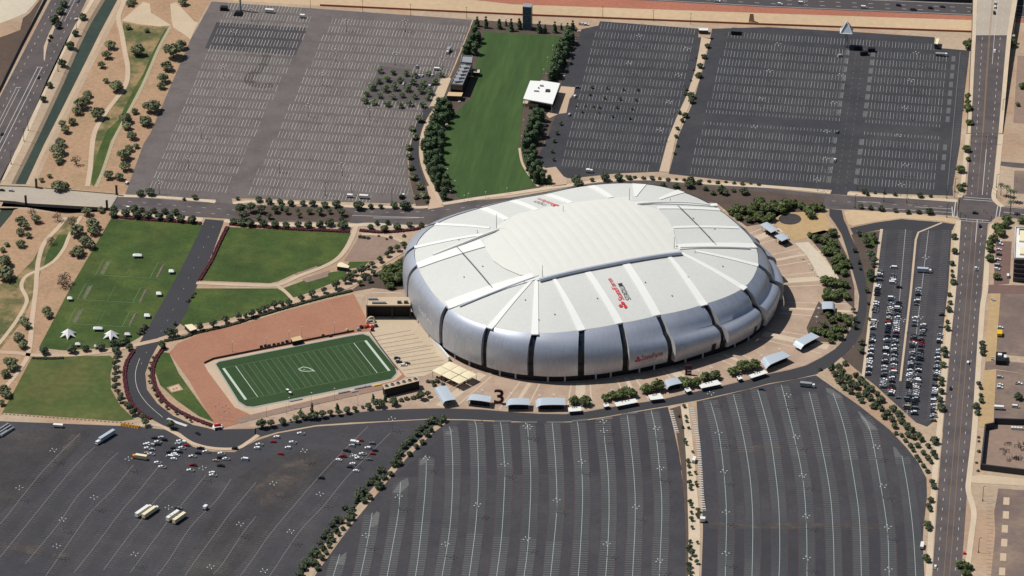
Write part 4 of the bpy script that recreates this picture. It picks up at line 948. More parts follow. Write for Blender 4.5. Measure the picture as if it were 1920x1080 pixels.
C2 = [[(989,795),(990,810),(995,885),(994,950),(989,1032),(978,1110)], [(1035,792),(1037,810),(1042,872),(1044,950),(1037,1035),(1029,1110)], [(1082,790),(1085,810),(1091,885),(1092,950),(1087,1047),(1081,1110)],
      [(1131,787),(1132,810),(1140,885),(1142,960),(1139,1035),(1133,1110)], [(1176,779),(1180,810),(1189,897),(1191,972),(1186,1080),(1184,1110)], [(1221,770),(1229,810),(1237,885),(1241,960),(1236,1080),(1234,1110)],
      [(938,792),(941,810),(946,872),(946,910),(940,1010),(927,1110)], [(890,790),(894,810),(897,897),(892,985),(880,1080),(876,1110)], [(842,800),(846,817),(849,885),(844,985),(829,1080),(824,1110)], [(800,858),(797,922),(787,1022),(779,1080),(773,1110)],
      [(751,905),(747,960),(737,1020),(726,1080),(720,1110)], [(698,962),(687,1027),(676,1080),(669,1110)], [(637,1040),(631,1060),(625,1080),(616,1110)]]
def fade2(x, y):
    n = sin(x*.013+1.3)*sin(y*.021+x*.006)
    return 1.05 if (y > -255+x*.1 or y < -330+20*n) else .5+.25*n
bays('stall_markings', 'white lines of the curved car park below the stadium', C2, BL2, 5.6, [M['longline'], M['tickdim']], fade2)
C3 = [[(1330,747),(1347,810),(1357,885),(1362,960),(1361,1035),(1359,1110)], [(1374,735),(1392,810),(1405,885),(1411,960),(1411,1035),(1409,1110)], [(1419,725),(1442,810),(1452,872),(1460,947),(1462,1035),(1459,1110)],
      [(1465,722),(1487,810),(1505,897),(1512,985),(1513,1080),(1513,1110)], [(1517,735),(1535,810),(1555,915),(1562,997),(1564,1080),(1564,1110)], [(1562,737),(1585,810),(1605,922),(1612,985),(1615,1080),(1615,1110)],
      [(1615,780),(1632,810),(1652,915),(1664,997),(1667,1080),(1668,1110)], [(1691,855),(1702,915),(1712,997),(1717,1080),(1718,1110)]]
bays('stall_markings', 'white lines of the curved car park below right of the stadium', C3, BL3, 5.6, [M['longline'], M['tickdim']], lambda x, y: 1. if y > -215 else (.35+.3*sin(x*.05+y*.03)))
C1 = [[(-30,1005),(0,983),(42,931),(84,880),(150,813)], [(-30,1082),(0,1045),(42,994),(133,883),(178,838)], [(47,1058),(108,985),(142,935),(172,902),(200,869),(222,849)], [(86,1080),(111,1044),(161,972),(178,952),(211,919),(250,872)],
      [(139,1074),(180,1022),(228,958),(258,924),(300,872)], [(194,1069),(244,1002),(258,985),(294,935),(330,899)], [(244,1074),(256,1058),(311,983),(350,935),(386,891)], [(294,1080),(317,1050),(358,988),(406,938),(433,899)],
      [(347,1080),(364,1055),(403,1002),(433,961),(480,905)], [(400,1077),(417,1058),(456,999),(480,969)], [(440,1095),(480,1040),(512,995),(600,892),(640,850),(690,800)], [(495,1095),(510,1074),(562,997),(610,945),(655,890),(732,812)]]
bays('stall_markings', 'white lines of the worn car park in the lower left corner', C1, BL1, 0, [M['dimline'], M['tickdim']], lambda x, y: .75 if y < -268-(x+300)*.25 else 0, edges=False, width=.5, sw=.17)
L = Lines()
for (xa, ya), (xb, yb) in (((1652,430),(1624,700)), ((1698,430),(1671,740)), ((1741,432),(1700,780)), ((1779,430),(1750,790))):
    P = [at2(xa+(xb-xa)*k/40, ya+(yb-ya)*k/40) for k in range(41)]; D = path_at(P); d = 3
    single = xa in (1652, 1779)
    if not single: L.line(P, .35, 5.2*LAY, 0)
    while d < D[-1]:
        (x, y), (tx, ty) = along(P, D, d)
        a, b = (-5.2, 5.2) if not single else ((-1, 5) if xa == 1652 else (-5, 1))
        L.line([(x+a, y), (x+b, y)], .22, 5.1*LAY, 1); d += 2.75
tag(L.build('stall_markings', [M['longline'], M['tickdim']]), 'white stall lines in the full car park', 'road marking', kind='structure')
for i, pts in enumerate([[(1608,772),(1612,772),(1629,790),(1646,806),(1628,806),(1618,790)], [(1674,838),(1680,840),(1692,858),(1678,858)], [(1548,727),(1562,731),(1580,746),(1568,748),(1550,735)], [(787,866),(799,852),(801,868),(788,872)], [(736,924),(750,903),(765,896),(767,910),(750,925)], [(698,970),(706,959),(712,962),(708,985),(694,990)], [(628,1058),(640,1042),(650,1035),(645,1060)], [(834,815),(845,816),(850,806),(836,810)]]):
    flat('painted_island', f'{["widest grey painted island at the right tip of a bay", "small grey painted island near the tree belt", "flat grey painted island near the parked motor home", "grey painted wedge at the head of the third bay", "rounded grey island end in the diagonal row", "longest rounded grey island near the diagonal trees", "lowest grey pointed island near the diagonal trees", "grey painted wedge below the ring road"][i]}', 'painted island', pts, M['island'], 4)
L = Lines()
for cx, cy in ((943,785),(992,787),(1040,787),(1087,785),(1133,782),(1180,772)):
    L.line([at2(cx-15, cy+5), at2(cx+15, cy+5-(cx>1060)*3)], 2.2, 4.7*LAY)
tag(L.build('bay_heads', M['island']), 'grey painted heads of the curved parking bays', 'road marking', kind='structure')
def stain(lbl, pts, m='dirtstain', lay=3.3):
    Q = []
    for i, (x, y) in enumerate(pts):
        x2, y2 = pts[(i+1) % len(pts)]
        for k in range(5):
            t = k/5; j = 1.8; Q.append((x+(x2-x)*t+rnd.uniform(-j, j), y+(y2-y)*t+rnd.uniform(-j*.6, j*.6)))
    flat('dirt_stain', lbl, 'stain', Q, M[m], lay)
stain('dusty streak near the long lorry in the lower left car park', [(66,892),(80,880),(110,850),(135,815),(158,812),(140,832),(112,862),(84,892)])
stain('dusty streak at the left edge of the lower left car park', [(0,862),(10,850),(60,812),(90,796),(70,812),(14,862)])
stain('wide dusty patch beside the diagonal tree strip', [(478,915),(505,890),(540,862),(600,850),(580,880),(545,912),(520,940),(490,950)])
stain('faint dusty band low in the left car park', [(0,1018),(60,1020),(100,1028),(150,1035),(120,1045),(40,1036),(0,1030)])
stain('dusty patch on a bay near the boulevard side', [(1375,852),(1400,838),(1440,832),(1470,838),(1440,850),(1400,856)], lay=4.05)
stain('long faint dusty band across the right striped car park', [(1330,978),(1400,985),(1500,980),(1660,985),(1660,992),(1500,992),(1400,992),(1330,990)], lay=4.05)
stain('small dusty patches across the middle bays', [(1030,954),(1050,950),(1076,956),(1072,962),(1050,958)], lay=4.05)
stain('small dusty patch beside the sandy walkway', [(1222,902),(1232,894),(1240,898),(1230,906)], lay=4.05)

# ------------------------------------------------------------------ trees
def crown_mesh(name, seed, leafmat, n=330, flat_=.8, lobes=6, core=True, leaf=.2, column=False, cone=False):
    r = random.Random(seed); mb = MB(); LB = []
    if column or cone:
        for k in range(5):
            t = k/4; LB.append((r.uniform(-.1,.1), r.uniform(-.1,.1), -1+2*t, (1-t*.75 if cone else .85+.2*sin(pi*t))*r.uniform(.85,1.1)))
    else:
        LB.append((0, 0, .05, .72))
        for k in range(lobes):
            a = 2*pi*k/lobes+r.uniform(-.4,.4); d = r.uniform(.42,.62); LB.append((d*cos(a), d*sin(a), r.uniform(-.25,.25), r.uniform(.34,.52)))
        LB.append((r.uniform(-.2,.2), r.uniform(-.2,.2), .45, .42))
    for k in range(n):
        cx, cy, cz, cr = LB[r.randrange(len(LB))]
        if column or cone: cx0, cr = cx, cr*.9
        z = r.uniform(-1, 1); a = r.uniform(0, 2*pi); q = (1-z*z)**.5; rad = cr*(r.uniform(.72, 1.12))
        p = Vector((cx+rad*q*cos(a), cy+rad*q*sin(a), cz+rad*z*(.5 if column or cone else 1)))
        p.z *= flat_
        nrm = (Vector((q*cos(a), q*sin(a), z))+Vector((r.uniform(-.7,.7), r.uniform(-.7,.7), r.uniform(-.3,.9)))).normalized()
        u = nrm.orthogonal().normalized(); v = nrm.cross(u); th = r.uniform(0, pi); u, v = u*cos(th)+v*sin(th), v*cos(th)-u*sin(th)
        s = leaf*r.uniform(.6, 1.25); t = s*r.uniform(.5, .9)
        mb.add([p-u*s-v*t*.4, p+v*t-u*s*.2, p+u*s+v*t*.3, p-v*t+u*s*.1], [(0,1,2,3)])
    if core:
        for cx, cy, cz, cr in LB:
            V = []; F = []; NA, NB = 8, 5; cr *= .74
            for j in range(NB+1):
                ph = -pi/2+pi*j/NB
                for i in range(NA):
                    a = 2*pi*i/NA; k = cr*r.uniform(.85, 1.12); V.append(((cx+k*cos(ph)*cos(a)), (cy+k*cos(ph)*sin(a)), (cz+k*sin(ph)*(.5 if column or cone else 1))*flat_))
            for j in range(NB):
                for i in range(NA): F.append((j*NA+i, j*NA+(i+1) % NA, (j+1)*NA+(i+1) % NA, (j+1)*NA+i))
            mb.add(V, F)
    me = bpy.data.meshes.new(name); me.from_pydata(mb.v, [], mb.f); me.materials.append(leafmat); me.update(); return me
def trunk_mesh(seed, limbs=4):
    r = random.Random(seed); mb = MB(); mb.tube((0,0,0), (0,0,.9), .085, r2=.06, n=6)
    for k in range(limbs):
        a = 2*pi*k/limbs+r.uniform(-.4,.4); mb.tube((0,0,.8), (.45*cos(a), .45*sin(a), 1.45), .045, r2=.02, n=5)
    me = bpy.data.meshes.new('trunk'); me.from_pydata(mb.v, [], mb.f); me.materials.append(M['wood']); me.update(); return me
KIND = dict(
 desert=dict(name='desert_tree', m='desert', kw=dict(n=420, flat_=.72, lobes=7, core=False, leaf=.17), trunk=.3, crown=.95),
 desert2=dict(name='desert_tree', m='desert', kw=dict(n=360, flat_=.8, lobes=6, core=True, leaf=.19), trunk=.25, crown=.95),
 orchard=dict(name='orchard_tree', m='young', kw=dict(n=240, flat_=.8, lobes=6, core=False, leaf=.17), trunk=.4, crown=.9),
 dry=dict(name='bare_tree', m='dry', kw=dict(n=150, flat_=.8, lobes=6, core=False, leaf=.12), trunk=.4, crown=.95),
 street=dict(name='street_tree', m='street', kw=dict(n=340, flat_=.85, lobes=6, leaf=.19), trunk=.3, crown=.9),
 shade=dict(name='shade_tree', m='shade', kw=dict(n=380, flat_=.85, lobes=7, leaf=.19), trunk=.3, crown=.9),
 evergreen=dict(name='evergreen_tree', m='evergreen', kw=dict(n=340, flat_=1.5, column=True, leaf=.24), trunk=.3, crown=1.55),
 conifer=dict(name='conifer_tree', m='evergreen', kw=dict(n=340, flat_=1.7, cone=True, leaf=.24), trunk=.3, crown=1.75),
 shrub=dict(name='shrub', m='shrub', kw=dict(n=150, flat_=.75, lobes=5, leaf=.24), trunk=0, crown=.6),
 bed=dict(name='young_tree', m='street', kw=dict(n=260, flat_=.85, lobes=5, leaf=.2), trunk=.6, crown=.9),
 belt=dict(name='belt_tree', m='street', kw=dict(n=320, flat_=.85, lobes=6, leaf=.19), trunk=.3, crown=.9),
)
for k, d in KIND.items():
    d['crowns'] = [crown_mesh('crown', 31*i+hash(k) % 1 + len(k)*7, LEAF[d['m']], **d['kw']) for i in range(4)]
    d['trunks'] = [trunk_mesh(i+3) for i in range(2)]
THETA_C = cos(TH)
def plant(kind, px, py, rpx, label, group):
    d = KIND[kind]; s = scale_at(py); r = rpx/s*.98; zc = r*(d['trunk']+d['crown']*.62)
    p = at(px, py, zc)
    if d['trunk'] == 0:
        o = bpy.data.objects.new(d['name'], rnd.choice(d['crowns'])); LINK(o); o.location = (p.x, p.y, r*.5); o.scale = (r, r, r); o.rotation_euler = (0,0,rnd.uniform(0,6.28))
        return tag(o, label, 'shrub', group)
    t = thing(d['name'], label, 'tree', (p.x, p.y, 0), rnd.uniform(0, 6.28), group)
    c = bpy.data.objects.new('crown', rnd.choice(d['crowns'])); LINK(c); c.parent = t; c.location = (0,0,zc); c.scale = (r, r*rnd.uniform(.9,1.1), r*rnd.uniform(.9,1.1))
    k = bpy.data.objects.new('trunk', rnd.choice(d['trunks'])); LINK(k); k.parent = t; k.scale = (r*.9, r*.9, zc/1.3)
    return t
def grove(kind, phrase, axis, ox, oy, data, adj, k=4., group=None):
    T = [tuple(float(q) for q in e.split(',')) for e in data.split()]
    T.sort(key=(lambda t: t[0]) if axis == 'left' else (lambda t: t[1]))
    word = {'shrub': 'shrub'}.get(KIND[kind]['name'], 'tree')
    for i, (x, y, r_) in enumerate(T):
        plant(kind, ox+x/k, oy+y/k, r_/k, f'{adj} {word}, {nth(i+1)} from the {axis} {phrase}', group or f'{adj} {word}s {phrase}')
grove('street', 'beside the canal road', 'top', 0, 0, '620,120,34 565,245,30 525,335,38 465,470,38 370,635,28 325,740,30', 'dark green roadside')
grove('street', 'on the canal road median', 'top', 0, 0, '410,140,44 450,75,38 435,190,30 475,25,35 380,270,18 368,300,14', 'dark bushy')
grove('desert', 'in the upper wash park', 'top', 0, 0, '830,330,45 800,405,42 760,480,36 1250,490,50 790,600,26 610,770,60 580,825,42 465,920,36 540,905,36 490,965,40 1010,830,30 990,1010,44 450,1060,46 655,700,35 970,20,32 1000,5,26 1370,5,40 640,740,40', 'olive desert')
grove('desert2', 'by the wash gutter', 'top', 0, 0, '1030,370,62 1300,375,78 1355,330,50 1220,580,52 1210,640,36 870,640,62 730,850,58 1140,790,68 1090,900,52 940,880,54 950,940,40 960,200,26 1100,225,24', 'dense olive desert')
grove('desert', 'above the road bridge', 'top', 0, 270, '430,30,60 435,90,50 440,130,30 310,265,24 440,305,58 490,312,40 370,235,22 935,160,50 970,25,36 1020,10,26', 'olive desert')
grove('desert2', 'beside the brown car park edge', 'top', 0, 270, '930,75,58 810,230,42 895,240,40', 'round dark desert')
grove('dry', 'in the lower wash park', 'top', 0, 270, '570,120,46 240,505,40 430,540,45 540,580,50 480,1000,60 470,1040,50 380,720,40', 'thin leafless grey')
grove('desert', 'below the road bridge', 'top', 0, 270, '270,555,46 155,570,46 190,605,40 150,655,36 210,680,30 155,740,40 650,500,46 755,490,30 575,640,60 690,590,60 700,640,50 640,720,55 680,750,46 585,790,50 590,820,40 540,815,30', 'olive desert')
grove('desert2', 'along the left edge by the path', 'top', 0, 0, '50,1830,24 20,1870,26 30,1950,62 40,2040,72', 'dark dense desert')
grove('desert2', 'beside the lower left paths', 'top', 0, 540, '350,165,42 365,200,32 180,240,40 200,275,36 140,365,46 170,420,42 80,555,58 90,590,42 40,635,42 30,760,52 50,790,42 10,860,30', 'rounded desert')
grove('street', 'above the corner lawn', 'left', 0, 540, '330,465,42 540,455,42 640,445,36 755,435,40 850,415,40 870,460,36 940,395,42 970,440,36 900,410,30', 'round dark green')
grove('street', 'above the cricket lawn', 'left', 0, 270, '850,480,30 850,522,36 940,515,38 1005,480,38 1030,525,40 1065,490,26 1105,530,38 1150,495,26 1195,540,38 1235,500,30 1275,545,36 1315,505,36 1355,555,36 1440,560,40', 'dark green clipped')
grove('street', 'below the brown car park', 'left', 0, 270, '1050,365,32 1125,355,40 1460,395,26 1380,412,15 1780,405,18', 'small dark')
grove('street', 'along the walk above the avenue', 'left', 480, 270, '20,410,30 95,425,30 180,430,28 260,440,30 350,440,27 425,440,32 515,450,32 600,445,38 770,460,44 860,465,26 935,465,24 1035,455,32 1120,455,45', 'round topped')
grove('bed', 'in the left avenue median', 'left', 480, 270, '-120,480,48 -40,470,44 40,480,42 140,480,36 228,498,28 310,500,24 400,500,26 475,498,34 640,505,36 20,545,28 -90,530,40 100,535,28 320,530,22 190,470,24 550,500,24', 'dark median')
grove('street', 'along the walk above the far lawn', 'left', 480, 270, '-170,575,32 -110,580,38 -40,590,38 55,590,36 145,600,36 225,605,32 315,600,30 390,605,36 480,600,38 550,585,38 650,600,44 640,560,26 860,620,28 965,630,36 1060,615,36 985,585,26 1150,600,28 1240,605,26 905,590,22', 'dark street')
grove('bed', 'along the promenade up to the stadium', 'left', 480, 270, '1110,750,30 1060,775,30 1010,785,26 985,820,28 930,860,28 870,895,28 840,920,22 790,940,46 705,985,40 670,1010,36 600,1050,40 740,960,26 880,960,26 850,1010,28 800,990,26 780,1035,26', 'dark promenade')
grove('shrub', 'beside the gravel triangle', 'left', 480, 270, '780,695,18 810,700,18 840,705,18 1010,700,18 920,690,12 980,715,12 1110,690,18', 'grey green')
grove('shade', 'crowding the left wall of the stadium', 'top', 480, 270, '1000,940,60 1060,920,55 990,1000,60 1060,1000,55 1092,960,36 950,980,36 1000,1060,36 1085,880,30', 'bright leafy')
grove('evergreen', 'left of the lower great lawn', 'top', 480, 270, '1280,50,36 1310,110,36 1330,30,30 1350,150,36 1300,190,30 1340,240,36 1385,220,36 1420,280,30 1440,320,34 1360,320,28 1410,380,30 1295,10,32 1275,120,26', 'tall dark evergreen')
grove('desert2', 'right of the brown car park', 'top', 480, 270, '1145,20,30 1150,90,30 1160,170,30 1180,240,36 1225,310,36 1260,380,36 1200,390,26 1280,425,20 1170,-120,28 1190,-60,32 1230,-190,36', 'soft green')
grove('evergreen', 'along the left side of the great lawn', 'top', 480, 0, '1640,250,35 1620,305,35 1600,355,35 1665,290,30 1570,385,28 1640,375,32 1400,800,40 1450,830,38 1360,860,38 1390,915,40 1330,930,38 1300,1000,38 1350,1000,38 1390,1040,38 1290,1060,36 1430,890,30 1370,790,32', 'dense evergreen')
grove('conifer', 'across the top of the great lawn', 'left', 480, 0, '1660,165,26 1645,190,20 1725,175,28 1825,185,26 1875,175,16 1915,195,30 1975,185,28 2125,210,30 2170,220,22 2240,210,28 2290,205,16 2335,215,26 2375,195,26', 'pointed conifer')
grove('evergreen', 'along the right side of the great lawn', 'top', 960, 0, '420,280,35 390,330,38 370,380,38 350,430,38 330,480,38 310,530,35 290,575,28 405,370,34 445,300,30 385,440,32 360,500,32', 'dense evergreen')
grove('evergreen', 'below the white roofed pavilion', 'top', 960, 0, '180,890,42 220,870,34 160,950,42 200,980,40 130,1000,38 170,1040,38 110,1060,34 100,1110,36 130,1240,38 165,1290,40 120,1180,38 170,1180,30 200,1310,36 230,1340,30 180,1340,30 280,1350,24 210,1250,24', 'tall dark evergreen')
grove('orchard', 'planted in the orchard court', 'left', 480, 0, ' '.join(f'{930-i*0-(j*33)+i*88+((i*7+j*5)%3)*9:.0f},{525+j*56+i*5+((i*5+j*3)%4)*6:.0f},{28+((i*3+j)%3)*4}' for j in range(5) for i in range(6)), 'soft green young')
grove('bed', 'in the car park right of the great lawn', 'left', 960, 0, '600,650,14 715,655,14 835,665,14 945,670,14 585,705,13 695,730,14 810,735,16 930,745,14 785,800,14 900,810,14 655,800,12 525,835,12 650,840,11 755,870,12 885,880,14 365,920,19 335,990,19 315,1050,19 300,1130,17 310,1190,17 480,790,11 550,790,11 610,795,11', 'small dark')
grove('street', 'between the dark car parks', 'top', 960, 0, '1465,340,24 1440,420,24 1410,490,26 1400,560,30 1340,710,36 1345,750,30 1300,860,28 1255,840,22 1275,900,20 1240,960,18 1310,670,15 1230,1020,18 1240,1090,15 1220,1150,14 1380,430,10 1360,520,12 1340,600,12 1300,700,18', 'dusty green')
grove('shade', 'beside the overpass road', 'top', 1440, 0, '1505,325,52 1830,320,40 1500,720,30 1500,805,42 1510,915,32 1500,760,30 1485,1110,36 1500,1190,22 1440,1265,36 1440,1400,36 1470,1380,20 1905,640,30 1875,780,20', 'round green')
grove('street', 'left of the boulevard', 'top', 1440, 270, '1395,690,28 1400,800,30 1380,890,26 1380,950,15 1385,985,20 1390,1030,28 1360,1125,22 1365,1185,22 1355,1235,30 1345,1330,20 1345,1375,30 1320,1540,30 1330,1580,26 1310,1650,30 1300,1760,26 1300,1795,22 1300,1850,30 1290,1910,30 1300,1970,40', 'thin roadside')
grove('street', 'below the widest car park', 'left', 1440, 270, '720,350,28 800,360,15 870,360,18 955,375,18 1140,380,28 1220,385,18 745,372,20', 'low dark')
grove('street', 'in the avenue near the crossroads', 'left', 1440, 270, '695,465,24 770,475,22 850,480,28 955,495,22 1050,505,24 1130,505,22 1210,500,36', 'small roadside')
grove('shade', 'in the grove above the plaza', 'left', 1440, 270, '130,450,55 190,440,42 60,470,44 100,490,42 300,490,46 340,470,42 390,470,40 250,460,36 20,540,46 40,440,32 320,520,42 -230,480,40 -180,490,40 -270,500,40 -120,500,46 -60,430,50 -20,470,50 -70,540,46 -140,560,36 -220,540,36 -30,570,32 -100,460,36', 'dense green')
grove('shade', 'in the band right of the plaza', 'top', 1440, 270, '315,680,30 370,700,42 430,720,46 480,660,42 480,740,46 440,790,50 500,800,46 540,850,46 500,870,42 560,900,42 590,880,30 520,930,42 570,960,36 430,1020,46 480,1030,50 540,1040,46 580,1050,36 610,910,26 450,1110,46 500,1130,50 550,1110,42 590,1140,36', 'leafy green')
grove('bed', 'left of the full car park', 'top', 1440, 270, '680,660,28 730,690,30 790,680,26 740,730,38 800,710,30 770,820,40 790,870,30 770,960,36 790,900,24 650,790,22 680,880,20 690,930,15 770,990,36 740,1090,24 750,1190,15 760,1310,15 700,1480,28 700,1540,28 650,1310,30 650,1360,26 640,1240,24', 'small dark')
grove('shade', 'by the office block', 'top', 1440, 270, '1790,560,40 1720,620,50 1690,700,42 1750,660,42 1665,780,36 1660,850,36 1665,740,30 1900,570,30 1715,990,32 1780,600,36', 'round green')
grove('shade', 'on the mulched corner', 'top', 1440, 540, '440,60,40 450,20,40 450,200,30 530,210,40 580,220,40 600,250,40 430,330,38 480,350,40 500,300,40 560,300,36 540,360,36 470,390,30 340,310,34 380,320,34 480,240,34 420,270,30', 'dark green')
grove('belt', 'in the belt beside the full car park', 'top', 1440, 540, '390,605,18 480,580,26 470,600,26 530,590,36 500,640,30 555,630,36 540,690,40 600,670,36 620,710,36 570,740,30 660,730,36 620,770,30 700,690,40 730,720,36 680,800,30 740,780,36 770,750,36 700,840,28 770,820,30 820,860,30 790,880,30 850,830,36 850,900,30 900,930,30 940,900,36 870,960,30 930,980,30 980,940,36 1000,990,36 950,1030,30 1040,1030,36 1080,1060,30 580,560,26 820,790,26 660,650,28', 'dark bushy')
grove('belt', 'at the pointed end of the belt', 'top', 1440, 810, '960,5,20 1000,20,22 1050,15,28 1090,35,26 1130,20,28 1030,60,22 1070,100,26 1120,95,26 1150,50,28 1200,100,26 1090,135,20 1165,150,26 1115,180,22 1200,190,28 1240,150,28 1250,60,40 1135,210,20 1260,185,20 1220,220,22 1165,250,22 1195,290,22 1230,370,26 1245,405,26 1220,505,28 1205,550,26 1215,580,22 1195,690,36 1205,720,26 1185,935,32 1200,960,26', 'dark bushy')
grove('street', 'on the verge right of the boulevard', 'top', 1440, 540, '1605,410,26 1610,450,30 1610,485,26 1580,710,20 1595,745,18 1595,800,20 1600,840,26 1560,880,30 1570,930,26 1875,810,36', 'dusty green')
grove('shade', 'at the foot of the boulevard', 'top', 1440, 810, '1455,990,46 1490,1000,40 1520,1010,26 1470,1050,30 1500,1055,26', 'large green')
grove('shrub', 'along the yard wall', 'top', 1440, 810, '1580,145,18 1580,40,14 1575,290,15 1580,70,12 1565,230,12', 'small dark')
grove('bed', 'outside the winding road', 'top', 0, 540, '860,560,28 870,600,30 860,640,28 860,690,30 860,740,30 900,830,30 910,800,26 950,870,28 1000,920,36 970,880,26 1090,1000,36 1070,960,30 880,490,26 870,520,26 880,770,24', 'dark bend')
grove('bed', 'inside the winding road', 'top', 0, 540, '1150,520,15 1120,600,15 1120,660,14 1150,750,18 1200,840,18 1250,890,18 1320,930,18 1390,960,15 1280,1020,38 1260,1000,20 1270,330,40 1310,330,36 1215,420,36 1310,260,18 1130,560,14 1120,700,15 1170,800,16 1430,990,15', 'dark bend')
grove('bed', 'beside the pink yard', 'left', 0, 540, '1500,285,36 1600,260,38 1690,230,36 1785,205,38 1885,185,36 1840,200,20 1975,150,30 2060,120,36 2165,100,30 2260,70,30 2340,35,36 2430,10,30 1940,165,26 2010,140,26 2110,108,26', 'round dark')
grove('shrub', 'by the edge of the winding road', 'top', 0, 540, '1050,330,36 1090,290,26 1075,310,26 1410,95,20 1440,65,20 1460,40,16', 'grey')
grove('bed', 'below the practice field', 'left', 480, 540, '40,1010,46 110,1010,36 200,995,32 300,975,30 335,940,26 355,960,28 400,960,30 440,950,36 500,940,36 555,930,28 620,930,28 685,910,32 740,900,26 845,880,32 900,860,36 940,860,36 1035,845,38 1240,800,38 1290,790,28 260,990,14 800,890,14', 'dark bushy')
grove('conifer', 'below the practice field', 'left', 480, 540, '420,905,24 610,900,24 335,935,20 880,830,24 970,830,20', 'pointed small')
grove('shrub', 'beside the cooling building', 'left', 480, 540, '1090,840,24 1130,830,24 1180,825,24 1210,815,22 1320,705,22 1360,700,24 1290,700,20 1400,720,18 1340,730,20', 'low green')
grove('shade', 'among the gate canopies', 'left', 960, 540, '470,840,46 550,840,50 700,820,40 760,800,46 820,790,50 900,785,46 1010,750,50 1090,725,60 1310,700,54 1380,700,50 1450,660,46 1520,650,46 1660,620,46 1730,580,60 1820,570,50 860,760,36 1270,690,36', 'round bright')
grove('belt', 'at the top of the diagonal strip', 'top', 480, 540, '1330,985,38 1290,1000,26 1405,975,36 1350,1000,28 1240,1050,30 1380,1020,20 1310,1060,26 1270,1030,24 1200,1075,26', 'dark strip')
grove('belt', 'down the diagonal strip', 'top', 480, 810, '1210,10,30 1280,10,30 1170,45,30 1140,70,30 1250,70,26 1110,100,30 1080,150,36 1200,105,26 1150,160,26 1060,180,30 1040,230,36 1080,230,26 940,280,40 1010,310,26 960,330,30 890,350,46 920,395,40 840,380,26 800,440,46 770,480,40 850,480,30 810,510,30 745,520,20 665,565,28 725,570,26 710,600,34 690,640,30 720,640,28 610,650,36 640,665,26 690,685,22 570,690,30 650,720,22 535,740,30 600,735,30 620,765,20 505,780,28 560,780,30 580,810,22 480,830,26 540,820,28 550,855,20 440,880,30 500,865,30 410,915,32 460,910,36 525,900,22 490,935,30 370,970,40 420,970,40 450,980,30 350,1010,36 460,1020,26 330,1060,36', 'dark strip')
grove('bed', 'on the sandy walkway', 'top', 960, 540, '1290,880,18 1305,960,15 1310,995,15 1280,1040,14 1250,955,14 1325,1045,14 1295,1135,18 1305,1165,15 1320,1290,20 1325,1330,18 1330,1385,20 1330,1455,24 1340,1495,20 1380,1455,16 1385,1475,16 1375,1380,15 1335,1595,20 1345,1630,18 1395,1660,22 1345,1680,16 1395,1700,24 1345,1725,22 1350,1790,18 1335,1895,18 1330,1940,30 1390,1905,15 1350,1980,30 1335,2025,15 1385,2050,22 1325,2070,28 1330,2110,26 1335,2140,20 1355,1225,12', 'small round')
grove('street', 'in the right avenue median', 'left', 960, 270, '480,262,44 500,290,38 700,245,40 800,245,36 1340,265,36 1330,300,40 1570,340,40 1600,360,30 1660,345,20 1740,350,38 1230,310,26 1130,300,26 1050,250,22 880,250,22 600,265,20 1450,330,24 1510,365,22 1400,285,22', 'dark street')
grove('shrub', 'along the walk below the dark car parks', 'left', 960, 270, ' '.join(f'{860+k*62:.0f},{243+k*3.6+(k%3)*3:.0f},{15+(k*7)%3*3}' for k in range(17)), 'low dark')
grove('evergreen', 'filling the grove left of the great lawn', 'top', 480, 0, '1330,960,32 1410,850,34 1350,900,32 1420,790,30 1310,1035,30 1380,1000,34 1260,1090,30 1340,1090,36 1385,1110,32 1300,1130,34 1350,1180,34 1290,1180,30 1390,1200,30 1335,1250,34 1380,1290,32 1320,1300,28 1370,1350,30 1410,1400,30', 'tightly packed evergreen')
grove('evergreen', 'filling the grove right of the great lawn', 'top', 960, 0, '430,250,30 410,320,34 350,390,32 400,400,30 340,450,34 360,470,30 310,490,30 325,555,30 345,530,28 150,910,36 190,930,34 175,1000,34 140,1050,34 110,1020,30 120,1090,34 160,1140,34 110,1180,30 150,1210,34 190,1250,32 150,1300,32', 'tightly packed evergreen')
# palms
pm = MB()
for k in range(14):
    a = 2*pi*k/14; el = .55 if k % 2 else .1
    P = [Vector((0,0,0))]+[Vector((cos(a)*d, sin(a)*d, el*d-.42*d*d)) for d in (.5, 1., 1.45)]
    sd_ = Vector((-sin(a), cos(a), 0))
    for i, (p, q) in enumerate(zip(P, P[1:])): pm.add([p-sd_*.16, q-sd_*(.2 if i < 2 else .03), q+sd_*(.2 if i < 2 else .03), p+sd_*.16], [(0,1,2,3)])
pme = bpy.data.meshes.new('fronds'); pme.from_pydata(pm.v, [], pm.f); pme.materials.append(LEAF['palm'])
tm = MB(); tm.tube((0,0,0), (0,0,1), .26, r2=.18, n=7); tme = bpy.data.meshes.new('trunk'); tme.from_pydata(tm.v, [], tm.f); tme.materials.append(M['wood'])
for i, (x, y, yb) in enumerate([(1745,305,385),(1790,320,395),(1815,350,430),(1840,355,435),(1815,435,520)]):
    p = at(1440+x/4, 270+yb/4); h = (yb-y)/4/scale_at(360)/THETA_C
    t = thing('palm_tree', f'slim palm, {nth(i+1)} from the left on the corner right of the crossroads', 'palm', p, i, 'palms at the crossroads corner')
    c = bpy.data.objects.new('crown', pme); LINK(c); c.parent = t; c.location = (0,0,h); c.scale = (2.4,)*3
    c = bpy.data.objects.new('trunk', tme); LINK(c); c.parent = t; c.scale = (1,1,h)
